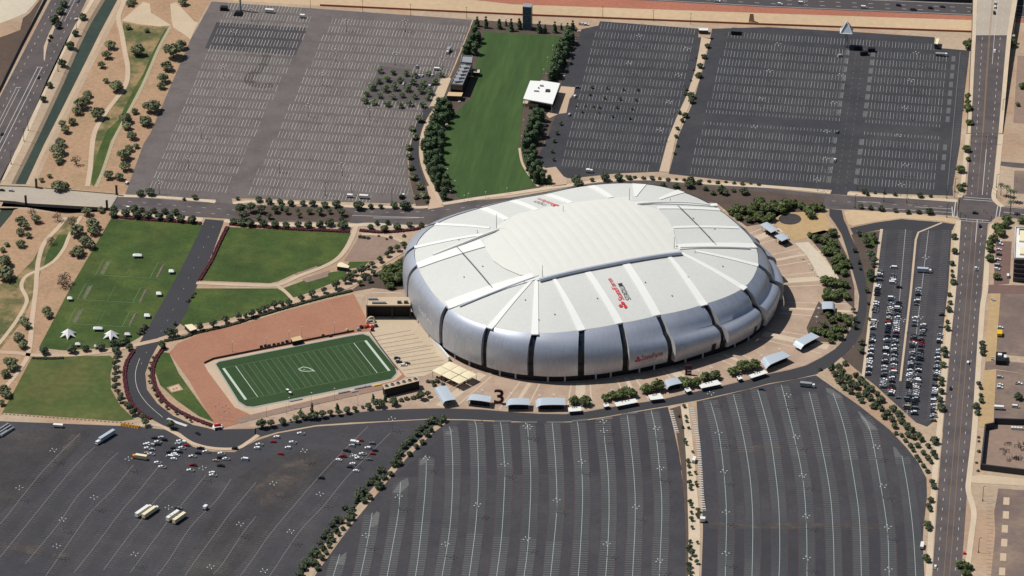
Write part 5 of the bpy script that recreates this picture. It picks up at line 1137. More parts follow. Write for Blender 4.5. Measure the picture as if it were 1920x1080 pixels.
# hedges
def hedge(label, pts, wd, h, m):
    P = smooth_line([at2(*p) for p in pts], 5); mb = MB(); D = path_at(P); d = 0; r = random.Random(len(label))
    while d < D[-1]:
        (x, y), (tx, ty) = along(P, D, d)
        for s in (-.3, .3):
            mb.box((x-ty*wd*s+r.uniform(-.2,.2), y+tx*wd*s+r.uniform(-.2,.2), h*.45+r.uniform(-.1,.1)), (r.uniform(1.2,2), r.uniform(1.2,2)*wd/2.2, h*r.uniform(.7,1.1)), 0, r.uniform(0,3), .6)
        d += 1.1
    tag(mb.build('hedge', m), label, 'hedge')
hedge('long maroon hedge along the top of the cricket lawn', [(211,407),(280,413),(340,417),(376,420)], 2.6, 1.4, M['maroonhedge'])
hedge('long maroon hedge along the top of the far lawn', [(432,421),(480,425),(560,431),(655,435)], 2.8, 1.5, M['maroonhedge'])
hedge('short maroon hedge between the path and the stadium', [(676,433),(720,436),(770,432),(788,428)], 2.6, 1.4, M['maroonhedge'])
hedge('maroon hedge along the right side of the straight road', [(426,427),(412,455),(395,492),(374,526)], 2.4, 1.5, M['maroonhedge'])
hedge('maroon hedge on the outer bend of the winding road', [(250,660),(238,680),(234,702),(238,735),(248,758),(268,778),(283,786)], 2.4, 1.4, M['maroonhedge'])
hedge('maroon hedge on the inner bend of the winding road', [(308,652),(292,675),(286,700),(294,732),(318,760),(355,782),(398,799)], 2.6, 1.4, M['maroonhedge'])
hedge('clipped green hedge between promenade and pink yard', [(310,640),(345,633),(372,624),(430,611),(482,594),(540,577),(600,560),(660,546)], 2.2, 1.4, M['greenhedge'])
hedge('low green hedge under the promenade above the corner lawn', [(62,672),(90,673),(118,672)], 2., 1.2, M['greenhedge'])
# ------------------------------------------------------------------ vehicles
def car_mesh(kind):
    mb = MB()
    def slab(x0, x1, w_, z0, z1, tx0=0, tx1=0, tw=0, m=0):
        V = [(x0,-w_/2,z0),(x1,-w_/2,z0),(x1,w_/2,z0),(x0,w_/2,z0),(x0+tx0,-w_/2+tw,z1),(x1-tx1,-w_/2+tw,z1),(x1-tx1,w_/2-tw,z1),(x0+tx0,w_/2-tw,z1)]
        mb.add(V, [(3,2,1,0),(4,5,6,7),(0,1,5,4),(1,2,6,5),(2,3,7,6),(3,0,4,7)], m)
    g = MB()
    if kind == 'sedan':
        slab(-2.25,2.25,1.8,.3,.85,.08,.12,.06); slab(-1.25,.75,1.5,1.28,1.42,.1,.1,.05); cab = (-1.75,1.15,1.66,.85,1.30,.5,.6,.12)
    elif kind == 'suv':
        slab(-2.3,2.3,1.9,.35,1.0,.06,.12,.05); slab(-2.0,.75,1.6,1.58,1.75,.08,.12,.05); cab = (-2.2,1.25,1.78,1.0,1.6,.25,.55,.1)
    elif kind == 'pickup':
        slab(-2.75,2.75,1.95,.4,1.0,.03,.1,.05); slab(-.55,.95,1.62,1.6,1.76,.06,.1,.05); cab = (-.85,1.45,1.8,1.0,1.62,.25,.55,.1)
        for s in (-1,1): mb.box((-1.8, s*.9, 1.12), (1.85,.12,.26))
        mb.box((-2.7,0,1.12),(.12,1.8,.26)); mb.box((-1.8,0,1.005),(1.7,1.66,.02),1)
    else:
        slab(-2.7,2.7,2.0,.35,1.15,.03,.1,.04); slab(-2.6,1.6,1.85,1.8,2.15,.1,.3,.1); cab = (-2.65,2.3,1.96,1.15,1.85,.06,.6,.06)
    for x in (-1.4, 1.4):
        for s in (-1, 1): mb.tube((x, s*.72, .33), (x, s*.93, .33), .33, 1, n=10)
    x0,x1,w_,z0,z1,t0,t1,tw = cab
    V = [(x0,-w_/2,z0),(x1,-w_/2,z0),(x1,w_/2,z0),(x0,w_/2,z0),(x0+t0,-w_/2+tw,z1),(x1-t1,-w_/2+tw,z1),(x1-t1,w_/2-tw,z1),(x0+t0,w_/2-tw,z1)]
    g.add(V, [(4,5,6,7),(0,1,5,4),(1,2,6,5),(2,3,7,6),(3,0,4,7)])
    me = bpy.data.meshes.new(kind+'_body'); me.from_pydata(mb.v, [], mb.f); me.materials.append(M['white']); me.materials.append(M['tyre']); me.polygons.foreach_set('material_index', mb.m); me.update()
    ge = bpy.data.meshes.new('windows'); ge.from_pydata(g.v, [], g.f); ge.materials.append(M['carglass']); ge.update()
    return me, ge
CARS = {k: car_mesh(k) for k in ('sedan', 'suv', 'pickup', 'van')}
PAINT = {k: mat(k+' car paint', c, rough=.35, spec=.5) for k, c in dict(white=(244,244,244), silver=(184,188,192), grey=(112,116,120), black=(34,36,40), red=(150,32,40), blue=(58,72,98), tan=(176,162,138)).items()}
def car(px, py, colour, kind, rz, label, group=None, z=0.):
    p = at(px, py, z+.8); me, ge = CARS[kind]
    o = bpy.data.objects.new({'suv': 'suv'}.get(kind, kind), me); LINK(o); o.location = (p.x, p.y, z+.22); o.rotation_euler = (0,0,rz)
    o.material_slots[0].link = 'OBJECT'; o.material_slots[0].material = PAINT[colour]
    g = bpy.data.objects.new('windows', ge); LINK(g); g.parent = o
    return tag(o, label, 'car', group)
WORD = dict(sedan='sedan', suv='sport utility car', pickup='pickup truck', van='van')
CW = ['white']*9+['silver']*5+['grey']*5+['black']*10+['red']*1+['blue']*1+['tan']
KW = ['sedan']*5+['suv']*5+['pickup']*3+['van']
rc = random.Random(41)
def carrow(phrase, xa, ya, xb, yb, prob, rz, jitter=.06):
    P = [at2(xa, ya), at2(xb, yb)]; n = int(hypot(P[1][0]-P[0][0], P[1][1]-P[0][1])/2.75); cnt = 0
    for i in range(n):
        t = (i+.5)/n; y = ya+(yb-ya)*t; x = xa+(xb-xa)*t
        if rc.random() > prob(y): continue
        cnt += 1; c = rc.choice(CW); k = rc.choice(KW)
        car(x+rc.uniform(-1,1), y, c, k, rz+rc.uniform(-jitter, jitter)+(pi if rc.random() < .5 else 0), f'{c} {WORD[k]}, {nth(cnt)} from top of {phrase}', 'cars in the full car park')
def pr_(*seg): return lambda y: next((p for a, b, p in seg if a <= y <= b), 0)
carrow('the leftmost row in full car park', 1650,505, 1627.5,704, pr_((505,512,0.84),(512,540,.45),(540,583,.75),(583,592,.4),(600,704,0.80)), 0.)
carrow('the second full row', 1676,500, 1655,728, pr_((500,516,.3),(516,536,.8),(554,728,0.88)), 0.)
carrow('the third full row', 1689,505, 1671,742, pr_((505,540,.22),(562,742,0.88)), 0.)
carrow('the fourth full row', 1722,540, 1700,768, pr_((540,580,.35),(590,620,.3),(628,768,0.86)), 0.)
carrow('the fifth full row', 1735,575, 1713,778, pr_((575,612,.25),(612,778,0.84)), 0.)
carrow('the rightmost full row', 1766,585, 1749,790, pr_((585,592,.4),(612,616,.6),(624,642,.8),(655,790,0.80)), 0.)
def cars(ox, oy, k, group, where, data, rz=0.):
    n = {}
    for e in data.split():
        x, y, c, t = e.split(',')[:4]; x, y = float(x), float(y)
        C_ = dict(w='white', s='silver', g='grey', d='black', r='red', b='blue', t='tan')[c]; K_ = dict(s='sedan', u='suv', p='pickup', v='van')[t]
        r_ = e.split(','); ang = float(r_[4]) if len(r_) > 4 else rz
        n[(C_, K_)] = n.get((C_, K_), 0)+1
        yield ox+x/k, oy+y/k, C_, K_, ang, n[(C_, K_)]
def carset(ox, oy, k, group, where, data, rz=0., jit=.12, z=0.):
    L_ = sorted(cars(ox, oy, k, group, where, data, rz), key=lambda q: q[0]); n = {}; tot = {}
    for q in L_: tot[(q[2], q[3])] = tot.get((q[2], q[3]), 0)+1
    for x, y, c, t, a, _ in L_:
        n[(c, t)] = n.get((c, t), 0)+1
        o_ = f'{nth(n[(c, t)])} from left ' if tot[(c, t)] > 1 else ''
        car(x, y, c, t, a+rnd.uniform(-jit, jit), f'{c} {WORD[t]}, {o_}{where}' if o_ else f'{c} {WORD[t]} {where}', group, z)
carset(240, 790, 7.7125, 'cars in the lower left cluster', 'in the cluster near the bend', '262,330,w,s 300,325,w,p 345,342,s,u 285,390,w,p 345,405,s,s 430,300,w,p 430,332,d,s 480,235,s,u 522,268,d,u 380,240,d,s 330,475,w,p 275,458,t,s 430,600,w,p 490,660,w,p 750,288,w,p 800,300,w,u 720,328,s,u 850,345,r,s 780,385,w,p 660,390,d,u 705,428,s,u 748,442,d,s 600,448,d,u 665,475,w,u 700,490,w,s 605,512,w,v 660,540,w,s 1050,390,d,p 1130,440,w,p 1010,460,d,u 930,508,w,p 938,632,r,p 900,710,w,p 1350,468,w,p 1330,525,d,u 1265,565,t,s 1415,545,w,p 1340,642,d,p 1215,745,w,u 1225,782,w,p 1690,550,w,v 1545,392,d,u', pi-.05)
carset(240, 790, 7.7125, None, 'driving on the winding road below the crescent lawn', '1010,175,d,s,-.7')
carset(480, 810, 4, 'cars in the second loose cluster', 'left of the diagonal strip', '25,95,w,p 8,120,w,u 155,38,w,u 130,72,r,s 275,78,w,p 240,118,w,u 185,163,r,s 335,12,w,p 785,62,r,s 720,102,s,u 680,140,d,p 650,182,r,p 620,208,w,s 870,85,g,u 838,120,w,u 892,138,d,s 875,162,r,s 800,165,w,p 770,198,w,p 742,180,w,s 850,205,g,s 725,240,w,u 705,262,d,s 750,290,w,s 490,345,d,u', pi-.1)
carset(1440, 0, 4, 'cars on the freeway', 'on the freeway', '90,30,w,u 250,22,w,v 720,55,w,v 980,40,d,u 1090,72,d,p 1220,60,d,u 1310,50,d,s 1540,85,d,s -380,8,w,p', -.08)
carset(1440, 0, 4, None, 'climbing the overpass', '1705,25,w,p,1.5 1703,52,w,u,1.5 1697,95,d,p,1.5', z=7.6)
carset(1440, 0, 4, None, 'coming down off the overpass', '1700,385,w,u,-1.57', z=5.4)
carset(1440, 270, 4, None, 'on the boulevard', '1590,615,d,u,1.57 1560,935,w,p,1.57 1500,1640,w,u,1.57 1370,1832,d,s,1.57 1255,3170,w,s,1.57')
carset(1440, 270, 4, None, 'turning in the crossroads', '1555,518,d,u,.1')
carset(0, 0, 4, None, 'on the canal road', '570,145,w,u,1.5 290,580,d,s,1.5 15,1005,d,s,1.5 582,5,w,p,1.5')
carset(0, 270, 4, None, 'on the road bridge', '15,345,d,s,-.1 85,348,s,s,-.1', z=.55)
carset(0, 270, 4, None, 'on the avenue beside the clipped trees', '965,478,w,u,-.1')
carset(0, 0, 1, None, 'alone on the brown car park edge', '238,343,w,u,1.5')
carset(0, 0, 1, None, 'alone on the brown car park by the orchard court', '782,125,s,p,1.5')
carset(480, 0, 4, 'cars in the orchard court', 'in the orchard court', '1192,577,w,s 1220,572,w,p 1246,568,s,s 1296,560,w,u 1318,566,w,s 1105,628,w,s 1300,648,w,p 1180,570,d,s 1040,625,d,s 1155,632,g,s 1215,645,d,u 1255,655,g,u 1325,630,d,s', 1.45)
carset(960, 0, 4, None, 'beside the white roofed pavilion', '495,655,g,u,.2 470,722,w,u,1.4 430,860,s,u,1.3')
carset(1091, 45, 1, None, 'at the top of the great lawn grove', '0,0,w,p 8,.8,w,u', 0.)
carset(1440, 0, 4, None, 'alone beside the main aisle of the widest car park', '520,990,g,u,1.4')
carset(1440, 270, 4, None, 'parked at a bay end in the widest car park', '500,122,w,p,1.5')
carset(1800, 400, 4.5, 'cars beside the office block', 'in the brick red car park', '335,260,w,p 325,235,w,u 328,304,w,s 330,347,d,s 320,388,w,s 318,440,s,v 312,470,w,u 405,528,w,v,1.57', 0.)
carset(1800, 620, 3.857, 'cars in the small lot above the yard', 'above the walled yard', '288,335,s,u 290,390,w,s 287,411,w,u 425,382,w,p 402,550,w,v 275,645,w,s,.4', 0.)
carset(1800, 400, 4.5, None, 'parked above the yellow van', '340,962,w,s,0')
carset(660, 520, 4.91, 'cars in the concrete yard', 'in the concrete yard', '415,745,d,u 425,765,s,s 435,780,d,s 478,808,w,u 508,792,d,s', .3)
carset(1440, 540, 4, None, 'leaving the packed car park', '978,822,g,s,.2')
carset(1200, 660, 8, None, 'alone at the top of a bay below the ring road', '1828,560,b,u,0')
def lorry(label, name, px, py, rz, length, h, wd, box, cab, cat, cabl=2.2, group=None, zoff=0.):
    p = at(px, py, h*.6); t = thing(name, label, cat, (p.x, p.y, .2), rz, group)
    mb = MB(); mb.box((-cabl/2 if cab else 0, 0, .9+(h-.9)/2), (length-(cabl+.3 if cab else 0), wd, h-.9)); mb.build('cargo_box', M[box], t)
    mb = MB(); mb.box((0,0,.75), (length,wd*.6,.3)); mb.build('chassis', M['black'], t)
    n = [-length*.35, length*.36]+([-length*.25] if length > 9 else [])
    for x in n:
        mb = MB()
        for s in (-1,1): mb.tube((x, s*wd*.34, .5), (x, s*wd*.5, .5), .5, n=10)
        mb.build('wheels', M['tyre'], t)
    if cab:
        mb = MB(); mb.box((length/2-cabl/2, 0, .7+1.0), (cabl, wd*.95, 2.0), taper=.86); c = mb.build('cab', M[cab], t)
        mb = MB(); mb.box((length/2-.22, 0, 2.15), (.25, wd*.75, .7)); mb.build('windscreen', M['carglass'], c)
    return t
lorry('long blue grey articulated lorry with a white cab on the left car park', 'articulated_lorry', 197,819, R_(240), 19, 4, 2.6, 'canopy', 'white', 'lorry', 3.6)
for px, py, n_, lab in ((269,957,16,'left white box trailer of the longer pair'), (282,959,16,'right cream box trailer of the longer pair'), (324,967,12,'left white box trailer of the shorter pair'), (336,971,12,'right cream box trailer of the shorter pair')):
    lorry(lab+' in the lower left car park', 'box_trailer', px, py, R_(62), n_, 3.9, 2.6, 'white' if 'white' in lab else 'cream', 'white' if n_ > 13 else None, 'trailer', 2.4, 'box trailers')
car(334.5, 953, 'grey', 'pickup', .1, 'grey pickup truck hitched above the shorter pair of trailers')
lorry('white box truck with an orange cab beside the parked cars', 'box_truck', 262,856, R_(172), 11, 3.6, 2.5, 'cream', 'orange', 'truck')
lorry('blue grey box truck alone in the upper part of the full car park', 'box_truck', 1733,506, 0, 11, 3.8, 2.6, 'canopy', 'white', 'truck')
lorry('blue grey motor home at the top of the right striped car park', 'motor_home', 1514,721, -.05, 11, 3.6, 2.6, 'steel', 'white', 'motor home')
lorry('white box truck near the top right of the brown car park', 'box_truck', 841,94, R_(262), 8.5, 3.5, 2.5, 'steel', 'white', 'truck')
lorry('white box trailer at the top of the brown car park', 'box_trailer', 505,20, 0, 7.5, 3.4, 2.5, 'white', None, 'trailer')
lorry('white box trailer at the bottom of the brown car park', 'box_trailer', 682,368.5, 0, 7., 3.2, 2.4, 'white', None, 'trailer')
lorry('white trailer beside the orchard court', 'box_trailer', 819,129, 0, 4.6, 2.4, 2., 'white', None, 'trailer')
lorry('white round topped trailer at the top of the brown car park', 'utility_trailer', 567,30, 0, 4., 3.2, 2.4, 'white', None, 'trailer')
lorry('white trailer at the bottom of the brown car park', 'utility_trailer', 656,367, 0, 4.4, 2.8, 2.3, 'white', None, 'trailer')
lorry('black and white truck near the bottom right of the brown car park', 'box_truck', 754,368, 1.2, 6, 3, 2.4, 'black', 'white', 'truck')
lorry('white truck in the lower dark car park right of the great lawn', 'box_truck', 1105,320, 0, 5.5, 3.1, 2.4, 'white', 'white', 'truck')
lorry('long white and grey truck in the top right of the widest car park', 'flatbed_truck', 1765,102, 0, 10, 2.6, 2.5, 'steel', 'white', 'truck')
lorry('white box truck in the small lot above the walled yard', 'box_truck', 1873,764, 0, 7, 3., 2.4, 'white', None, 'truck')
lorry('bright yellow van at the edge of the brown asphalt lot', 'yellow_van', 1874.5,625, pi/2, 6, 3., 3.6, 'ywl', None, 'van')
lorry('white truck with cars of the second loose cluster', 'box_truck', 665,829, -.1, 6.5, 3., 2.4, 'white', 'white', 'truck')
lorry('white van parked at the right edge of the striped car park', 'box_truck', 1729,1023, 1.52, 6.5, 2.8, 2.3, 'white', None, 'truck')
lorry('small white trailer beside the longer pair of box trailers', 'utility_trailer', 385,951, 1.2, 3.4, 3., 2.3, 'white', None, 'trailer')
lorry('white truck on the sandy walkway between striped car parks', 'box_truck', 1301.5,862, 1.5, 5.5, 2.8, 2.2, 'white', None, 'truck')
lorry('white kiosk trailer on the sandy walkway', 'kiosk_trailer', 1317.5,974, 0, 3.6, 3.4, 3, 'white', None, 'trailer')
lorry('white awning trailer at the left end of the lower left car park', 'awning_trailer', 109,798, 0, 7, 2.6, 2.4, 'white', None, 'trailer')
# ------------------------------------------------------------------ car park lights
pmb = MB(); pmb.tube((0,0,0), (0,0,1), .16, r2=.11, n=6)
for a in (0, pi/2, pi, 3*pi/2): pmb.tube((0,0,.985), (2.3*cos(a+.5), 2.3*sin(a+.5), .985), .07, n=4)
def pole_mesh(h, m, arms=4, reach=2.3, r=.17):
    mb = MB(); mb.tube((0,0,0), (0,0,h), r, r2=r*.7, n=6); mb.tube((0,0,0), (0,0,.8), r*2.2, n=8)
    for k in range(arms):
        a = 2*pi*k/arms+.4; mb.tube((0,0,h-.15), (reach*cos(a), reach*sin(a), h-.1), .07, n=4)
    me = bpy.data.meshes.new('pole'); me.from_pydata(mb.v, [], mb.f); me.materials.append(m); me.update(); return me
hm = MB(); hm.box((0,0,0), (.95,.6,.28), 0, 0, .8)
hme = bpy.data.meshes.new('lamp_head'); hme.from_pydata(hm.v, [], hm.f); hme.materials.append(M['white']); hme.update()
hmd = hme.copy(); hmd.materials.clear(); hmd.materials.append(M['darkpole'])
POLE_L = pole_mesh(10.5, M['steel']); POLE_D = pole_mesh(11, M['darkpole'])
def lights(phrase, pts, mesh=POLE_L, h=10.5, arms=4, reach=2.3, head=None, name='car_park_light', adj='tall four headed', base=False, axis='top'):
    P = sorted(pts, key=(lambda p: p[1]) if axis == 'top' else (lambda p: p[0]))
    for i, (x, y) in enumerate(P):
        p = at(x, y, 0 if base else h)
        t = thing(name, f'{adj} light, {nth(i+1)} from the {axis} {phrase}', 'light pole', (p.x, p.y, 0), rnd.uniform(-.2,.2), f'lights {phrase}')
        o = bpy.data.objects.new('pole', mesh); LINK(o); o.parent = t
        for k in range(arms):
            a = 2*pi*k/arms+.4; c = bpy.data.objects.new('lamp_head', head or hme); LINK(c); c.parent = t; c.location = (reach*cos(a), reach*sin(a), h-.05); c.rotation_euler = (0,0,a)
def zz(ox, oy, s, k=4.): return [(ox+float(e.split(',')[0])/k, oy+float(e.split(',')[1])/k) for e in s.split()]
lights('in the right striped car park', zz(1440,810,'215,35 262,325 288,630 292,945 815,110 865,403 900,710 905,1030')+zz(960,810,'1590,295 1605,600 1603,910 1550,5')+zz(960,540,'1490,790')+zz(1440,540,'148,805'))
lights('in the middle striped car park', zz(960,810,'125,-35 525,220 335,510 930,560 110,800 712,840 1105,965 1115,270 690,-10')+zz(960,540,'685,1000 110,1030 1085,1050')+zz(480,810,'1280,195 1070,485 825,775 1865,240 1660,545 1420,840')+zz(480,540,'1020,980'))
lights('in the lower left car park', zz(0,810,'145,418 705,490 965,200 1520,270 1265,565 1800,690 425,855 1010,915 1580,1010 400,135 470,655')+zz(480,810,'360,140 480,465 130,385 260,745 60,1040 730,175'))
lights('in the full car park', zz(1440,540,'1140,220')+zz(1440,270,'1185,850')+[(1692,600),(1715,700)])
lights('in the brown car park', [(378,260),(354,318),(630,116),(741,122),(830,131),(579,219),(693,226),(524,324),(642,330),(299,364),(440,80),(472,40),(420,145),(605,160),(650,60),(760,60)], POLE_D, 11, base=True)
lights('right of the great lawn', zz(960,0,'955,265 880,470 1310,365 1250,560 1180,765 1115,970'), )
lights('in the widest dark car park', zz(1440,0,'75,330 10,530 545,560 495,770 1110,395 1070,600 1030,805 440,985 980,1015 -50,740 -100,950')+zz(1440,270,'435,110 1035,155 375,265 1000,305'))
SLP = pole_mesh(12, M['darkpole'], 1, 1.2, .22)
lights('on the canal road', [(143.5,55),(109,134),(53,245),(21,308),(45,265)], SLP, 12, 1, 1.2, hmd, 'street_lamp', 'dark single armed', True)
lights('beside the boulevard', [(1842.5,939),(1834.5,1036),(1806,208),(1880,210),(1868,352),(1790,360),(1775,408),(1894,402)], SLP, 12, 1, 1.2, hmd, 'street_lamp', 'dark single armed', True)
lights('along the walk near the avenue', [(610,367),(660,366),(735,379),(1607,356),(1603,390),(1657,378),(1775,372),(1700,380)], SLP, 12, 1, 1.2, hmd, 'street_lamp', 'dark single armed', True, 'left')
lights('in the pink yard', [(500,653),(566,632),(627,625),(436,660),(542,640),(500,782),(537,775),(542,765),(584,756),(627,748),(671,760)], pole_mesh(9, M['steel'], 1, .3, .12), 9, 1, .3, None, 'yard_lamp', 'thin pale', True, 'left')
PLZ = pole_mesh(5, M['white'], 4, .9, .12)
lights('on the plaza', zz(960,540,'205,805 312,800 530,795 750,765 870,740 1260,645 1400,618 1497,595 1872,505')+zz(1440,540,'200,380 380,150 365,215 85,455')+zz(1440,270,'240,820 310,900 350,950')+zz(900,680,'525,520 40,460',9), PLZ, 5, 4, .9, None, 'plaza_lamp', 'small white cross shaped', False, 'left')
lights('along the great lawn edge', zz(960,0,'305,340 265,430 235,520 255,550 85,900 70,1020')+zz(480,270,'1435,185 1490,275 1470,320 1455,350 1560,385 1590,370 1720,360 1880,330'), pole_mesh(5, M['white'], 1, .3, .12), 5, 1, .3, None, 'lawn_lamp', 'small white', False, 'left')
lights('by the lower lawn grove', zz(480,270,'1365,40 1370,70 1375,95 1360,5 1325,185 1285,190'), pole_mesh(5, M['white'], 1, .3, .12), 5, 1, .3, None, 'lawn_lamp', 'small white', False, 'left')
# utility poles between the freeway and car parks
for i, (x, y) in enumerate([(582,16),(680,22),(770,29),(875,34),(1130,33),(1225,40),(1295,46)]):
    p = at(x, y); mb = MB(); mb.tube((0,0,0),(0,0,11),.2,r2=.13,n=6); mb.box((0,0,10.2),(2,.16,.16)); o = mb.build('utility_pole', M['wood']); o.location = p
    tag(o, f'thin pole, {nth(i+1)} from the left along the boundary wall', 'pole', 'thin poles along the boundary wall')
for i, (x, y) in enumerate(zz(480,0,'1525,765 1470,850 1450,885 1430,935 1410,965 1395,1010 1380,1050 1690,285 1680,320 1660,390')+zz(960,0,'500,235 480,290 465,355 450,400 440,440 425,480 405,520 390,570 250,900 245,940 225,985 210,1030 195,1075')):
    mb = MB(); p = at(x, y, .5); mb.box((0,0,.5),(2.4,2.,1.),0,.2,.85); mb.box((0,0,1.05),(1.6,1.3,.5),0,.5,.7); o = mb.build('pale_planter', M['plazapale']); o.location = (p.x,p.y,0)
    tag(o, f'pale planter box, {nth(i+1 if i < 10 else i-9)} from the {"front" if i < 10 else "back"} on the {"left" if i < 10 else "right"} grove edge of the great lawn', 'planter', 'pale planters beside the groves')
# traffic signals and gantry at the crossroads
for i, (x, y, rz) in enumerate([(1820,268,0), (1868,372,2.2), (1800,412,-.9), (1858,420,2.2), (1790,372,-.9)]):
    p = at(x, y); t = thing('traffic_signal', ['dark gantry mast spanning the boulevard above the crossroads','dark signal mast at the upper right corner of the crossroads','dark signal mast at the lower left corner of the crossroads','dark signal mast at the lower right corner of the crossroads','dark signal mast at the upper left corner of the crossroads'][i], 'traffic signal', p, rz)
    ln = 21 if i == 0 else 11; mb = MB(); mb.tube((0,0,0),(0,0,7),.18,n=6); mb.tube((0,0,6.6),(ln,0,6.9),.13,r2=.08,n=6)
    if i == 0: mb.tube((ln,0,0),(ln,0,7),.18,n=6)
    mb.build('mast', M['darkpole'], t)
    for d in (.6,.95): mb = MB(); mb.box((ln*d,0,6.5),(.4,.35,1.1)); mb.build('signal_head', M['black'], t)
# ------------------------------------------------------------------ gate canopies, kiosks, tents
def at_h(p, h): return at(p[0], p[1], h)
def gate_canopy(label, c4, h=5.2, curl='left', th=.35):
    A, B, C_, D = (at_h(p, h) for p in c4); t = thing('gate_canopy', label, 'canopy', ((A+C_)/2*1).to_tuple()[:2]+(0,), 0, 'gate canopies round the plaza'); o0 = t.location.copy(); t.location = (o0.x, o0.y, 0)
    V = []; F = []; n, k_ = 12, 3
    for i in range(n+1):
        s = i/n; z = h
        q = s if curl == 'left' else 1-s
        if q < .2: z = h-2.2*(1-q/.2)**2
        z += .35*sin(pi*s)
        for j in range(k_+1):
            r_ = j/k_; p = (A.lerp(B, s)).lerp(D.lerp(C_, s), r_); V.append((p.x-o0.x, p.y-o0.y, z))
    for i in range(n):
        for j in range(k_): a = i*(k_+1)+j; F.append((a, a+k_+1, a+k_+2, a+1))
    o = mesh_obj('roof', V, F, M['canopy'], t); md = o.modifiers.new('s', 'SOLIDIFY'); md.thickness = th; md.offset = -1
    for s, r_ in ((.1,.12),(.9,.12),(.1,.88),(.9,.88),(.5,.12),(.5,.88)):
        p = (A.lerp(B, s)).lerp(D.lerp(C_, s), r_); mb = MB(); mb.tube((p.x-o0.x, p.y-o0.y, 0), (p.x-o0.x, p.y-o0.y, h-(1.0 if (s < .2 and curl == 'left') or (s > .8 and curl != 'left') else .2)), .18, n=6); mb.build('post', M['darkgrey'], t)
    V = []
    for s in (.12,.95):
        p = (A.lerp(B, s)).lerp(D.lerp(C_, s), .66); V += [(p.x-o0.x, p.y-o0.y, 0), (p.x-o0.x, p.y-o0.y, h-.45)]
    q0, q1 = Vector(V[0]), Vector(V[2]); mb = MB(); dr = (q1-q0); mb.box(((q0.x+q1.x)/2, (q0.y+q1.y)/2, h/2-.35), (dr.length, .3, h-.8), 0, atan2(dr.y, dr.x)); mb.build('shade_screen', M['black'], t)  # black sheet added to paint the deep shade under the canopy
    for s in (.2,.4,.6,.8):
        p = (A.lerp(B, s)).lerp(D.lerp(C_, s), .45); mb = MB(); mb.box((p.x-o0.x, p.y-o0.y, 1.1), (1.4,2.4,2.2), 0, PSI); mb.build('turnstile', M['darkgrey'], t)
    return t
gate_canopy('tilted pale canopy left of the dark numeral, nearest the cooling building', [(815,727),(837,724),(854,750),(831,754)])
gate_canopy('pale canopy just left of the dark numeral', [(880,739),(921,744),(919,755),(874,750)])
gate_canopy('pale canopy just right of the dark numeral', [(950,748),(993,748),(992,760),(949,760)])
gate_canopy('longest pale canopy beside the first bright trees', [(1004.5,747),(1059,747),(1060.5,760),(1005.5,761)])
gate_canopy('short pale canopy between round trees below the stadium sign', [(1245,713),(1270,709),(1279,719),(1251,726)])
gate_canopy('pale canopy below the right end of the stadium wall', [(1427,672),(1467,659),(1483,668),(1437,688)])
gate_canopy('pale canopy furthest right at the plaza edge', [(1487,642),(1521,624),(1537,632),(1502,651)])
gate_canopy('small square pale canopy beside the dark trees right of the plaza', [(1541,567),(1565,566.5),(1565,580),(1541,580.5)], curl='none')
gate_canopy('upper flat pale canopy near the dark round disk', [(1425,422),(1441,416),(1462,431),(1446,437)], curl='none')
gate_canopy('lower flat pale canopy near the dark round disk', [(1452,443),(1471,437),(1482,447),(1466,453)], curl='none')
def kiosk(label, c4, h=3.4, name='kiosk', roof='white', body='darkgrey', group='white roofed kiosks by the ring road', cat='kiosk'):
    P = [at_h(p, h) for p in c4]; c = sum(P, Vector())/4; t = thing(name, label, cat, (c.x, c.y, 0), 0, group)
    Q = [(p.x-c.x, p.y-c.y) for p in P]; mb = MB(); mb.prism(Q, h-.3, h); r_ = mb.build('roof', M[roof], t)
    mb = MB(); mb.prism([(x*.82, y*.7) for x, y in Q], 0, h-.3); mb.build('walls', M[body], t)
    mb = MB()
    for k in range(3): s = (k+1)/4; x, y = (Q[0][0]*(1-s)+Q[1][0]*s)*.6, (Q[0][1]*(1-s)+Q[1][1]*s)*.6; mb.box((x, y, h+.3), (.9,.9,.6), 0, PSI)
    mb.build('roof_unit', M['steel'], r_)
    return t
kiosk('white roofed kiosk right of the longest canopy', [(1065,764),(1089,762),(1090,770),(1066,772)])
kiosk('small white cart left of the second long kiosk', [(1131,757),(1140,755),(1143,761),(1133,763)], 3)
kiosk('long white roofed kiosk under the second round tree clump', [(1152,755),(1191,747),(1196,754),(1156,762)])
kiosk('broad white roofed kiosk left of the short canopy', [(1215,741),(1238,737),(1245,747),(1220,750)])
kiosk('small white cart right of the short canopy', [(1283,729),(1292,726),(1297,732),(1288,735)], 3)
kiosk('long white roofed kiosk under the third round tree clump', [(1310,721),(1345,712),(1353,720),(1315,728)])
kiosk('small white cart beside the rightmost long kiosk', [(1381,706),(1388,704),(1393,709),(1385,712)], 3)
kiosk('rightmost long white kiosk before the arched canopies', [(1404,703),(1433,694),(1440,699),(1409,709)])
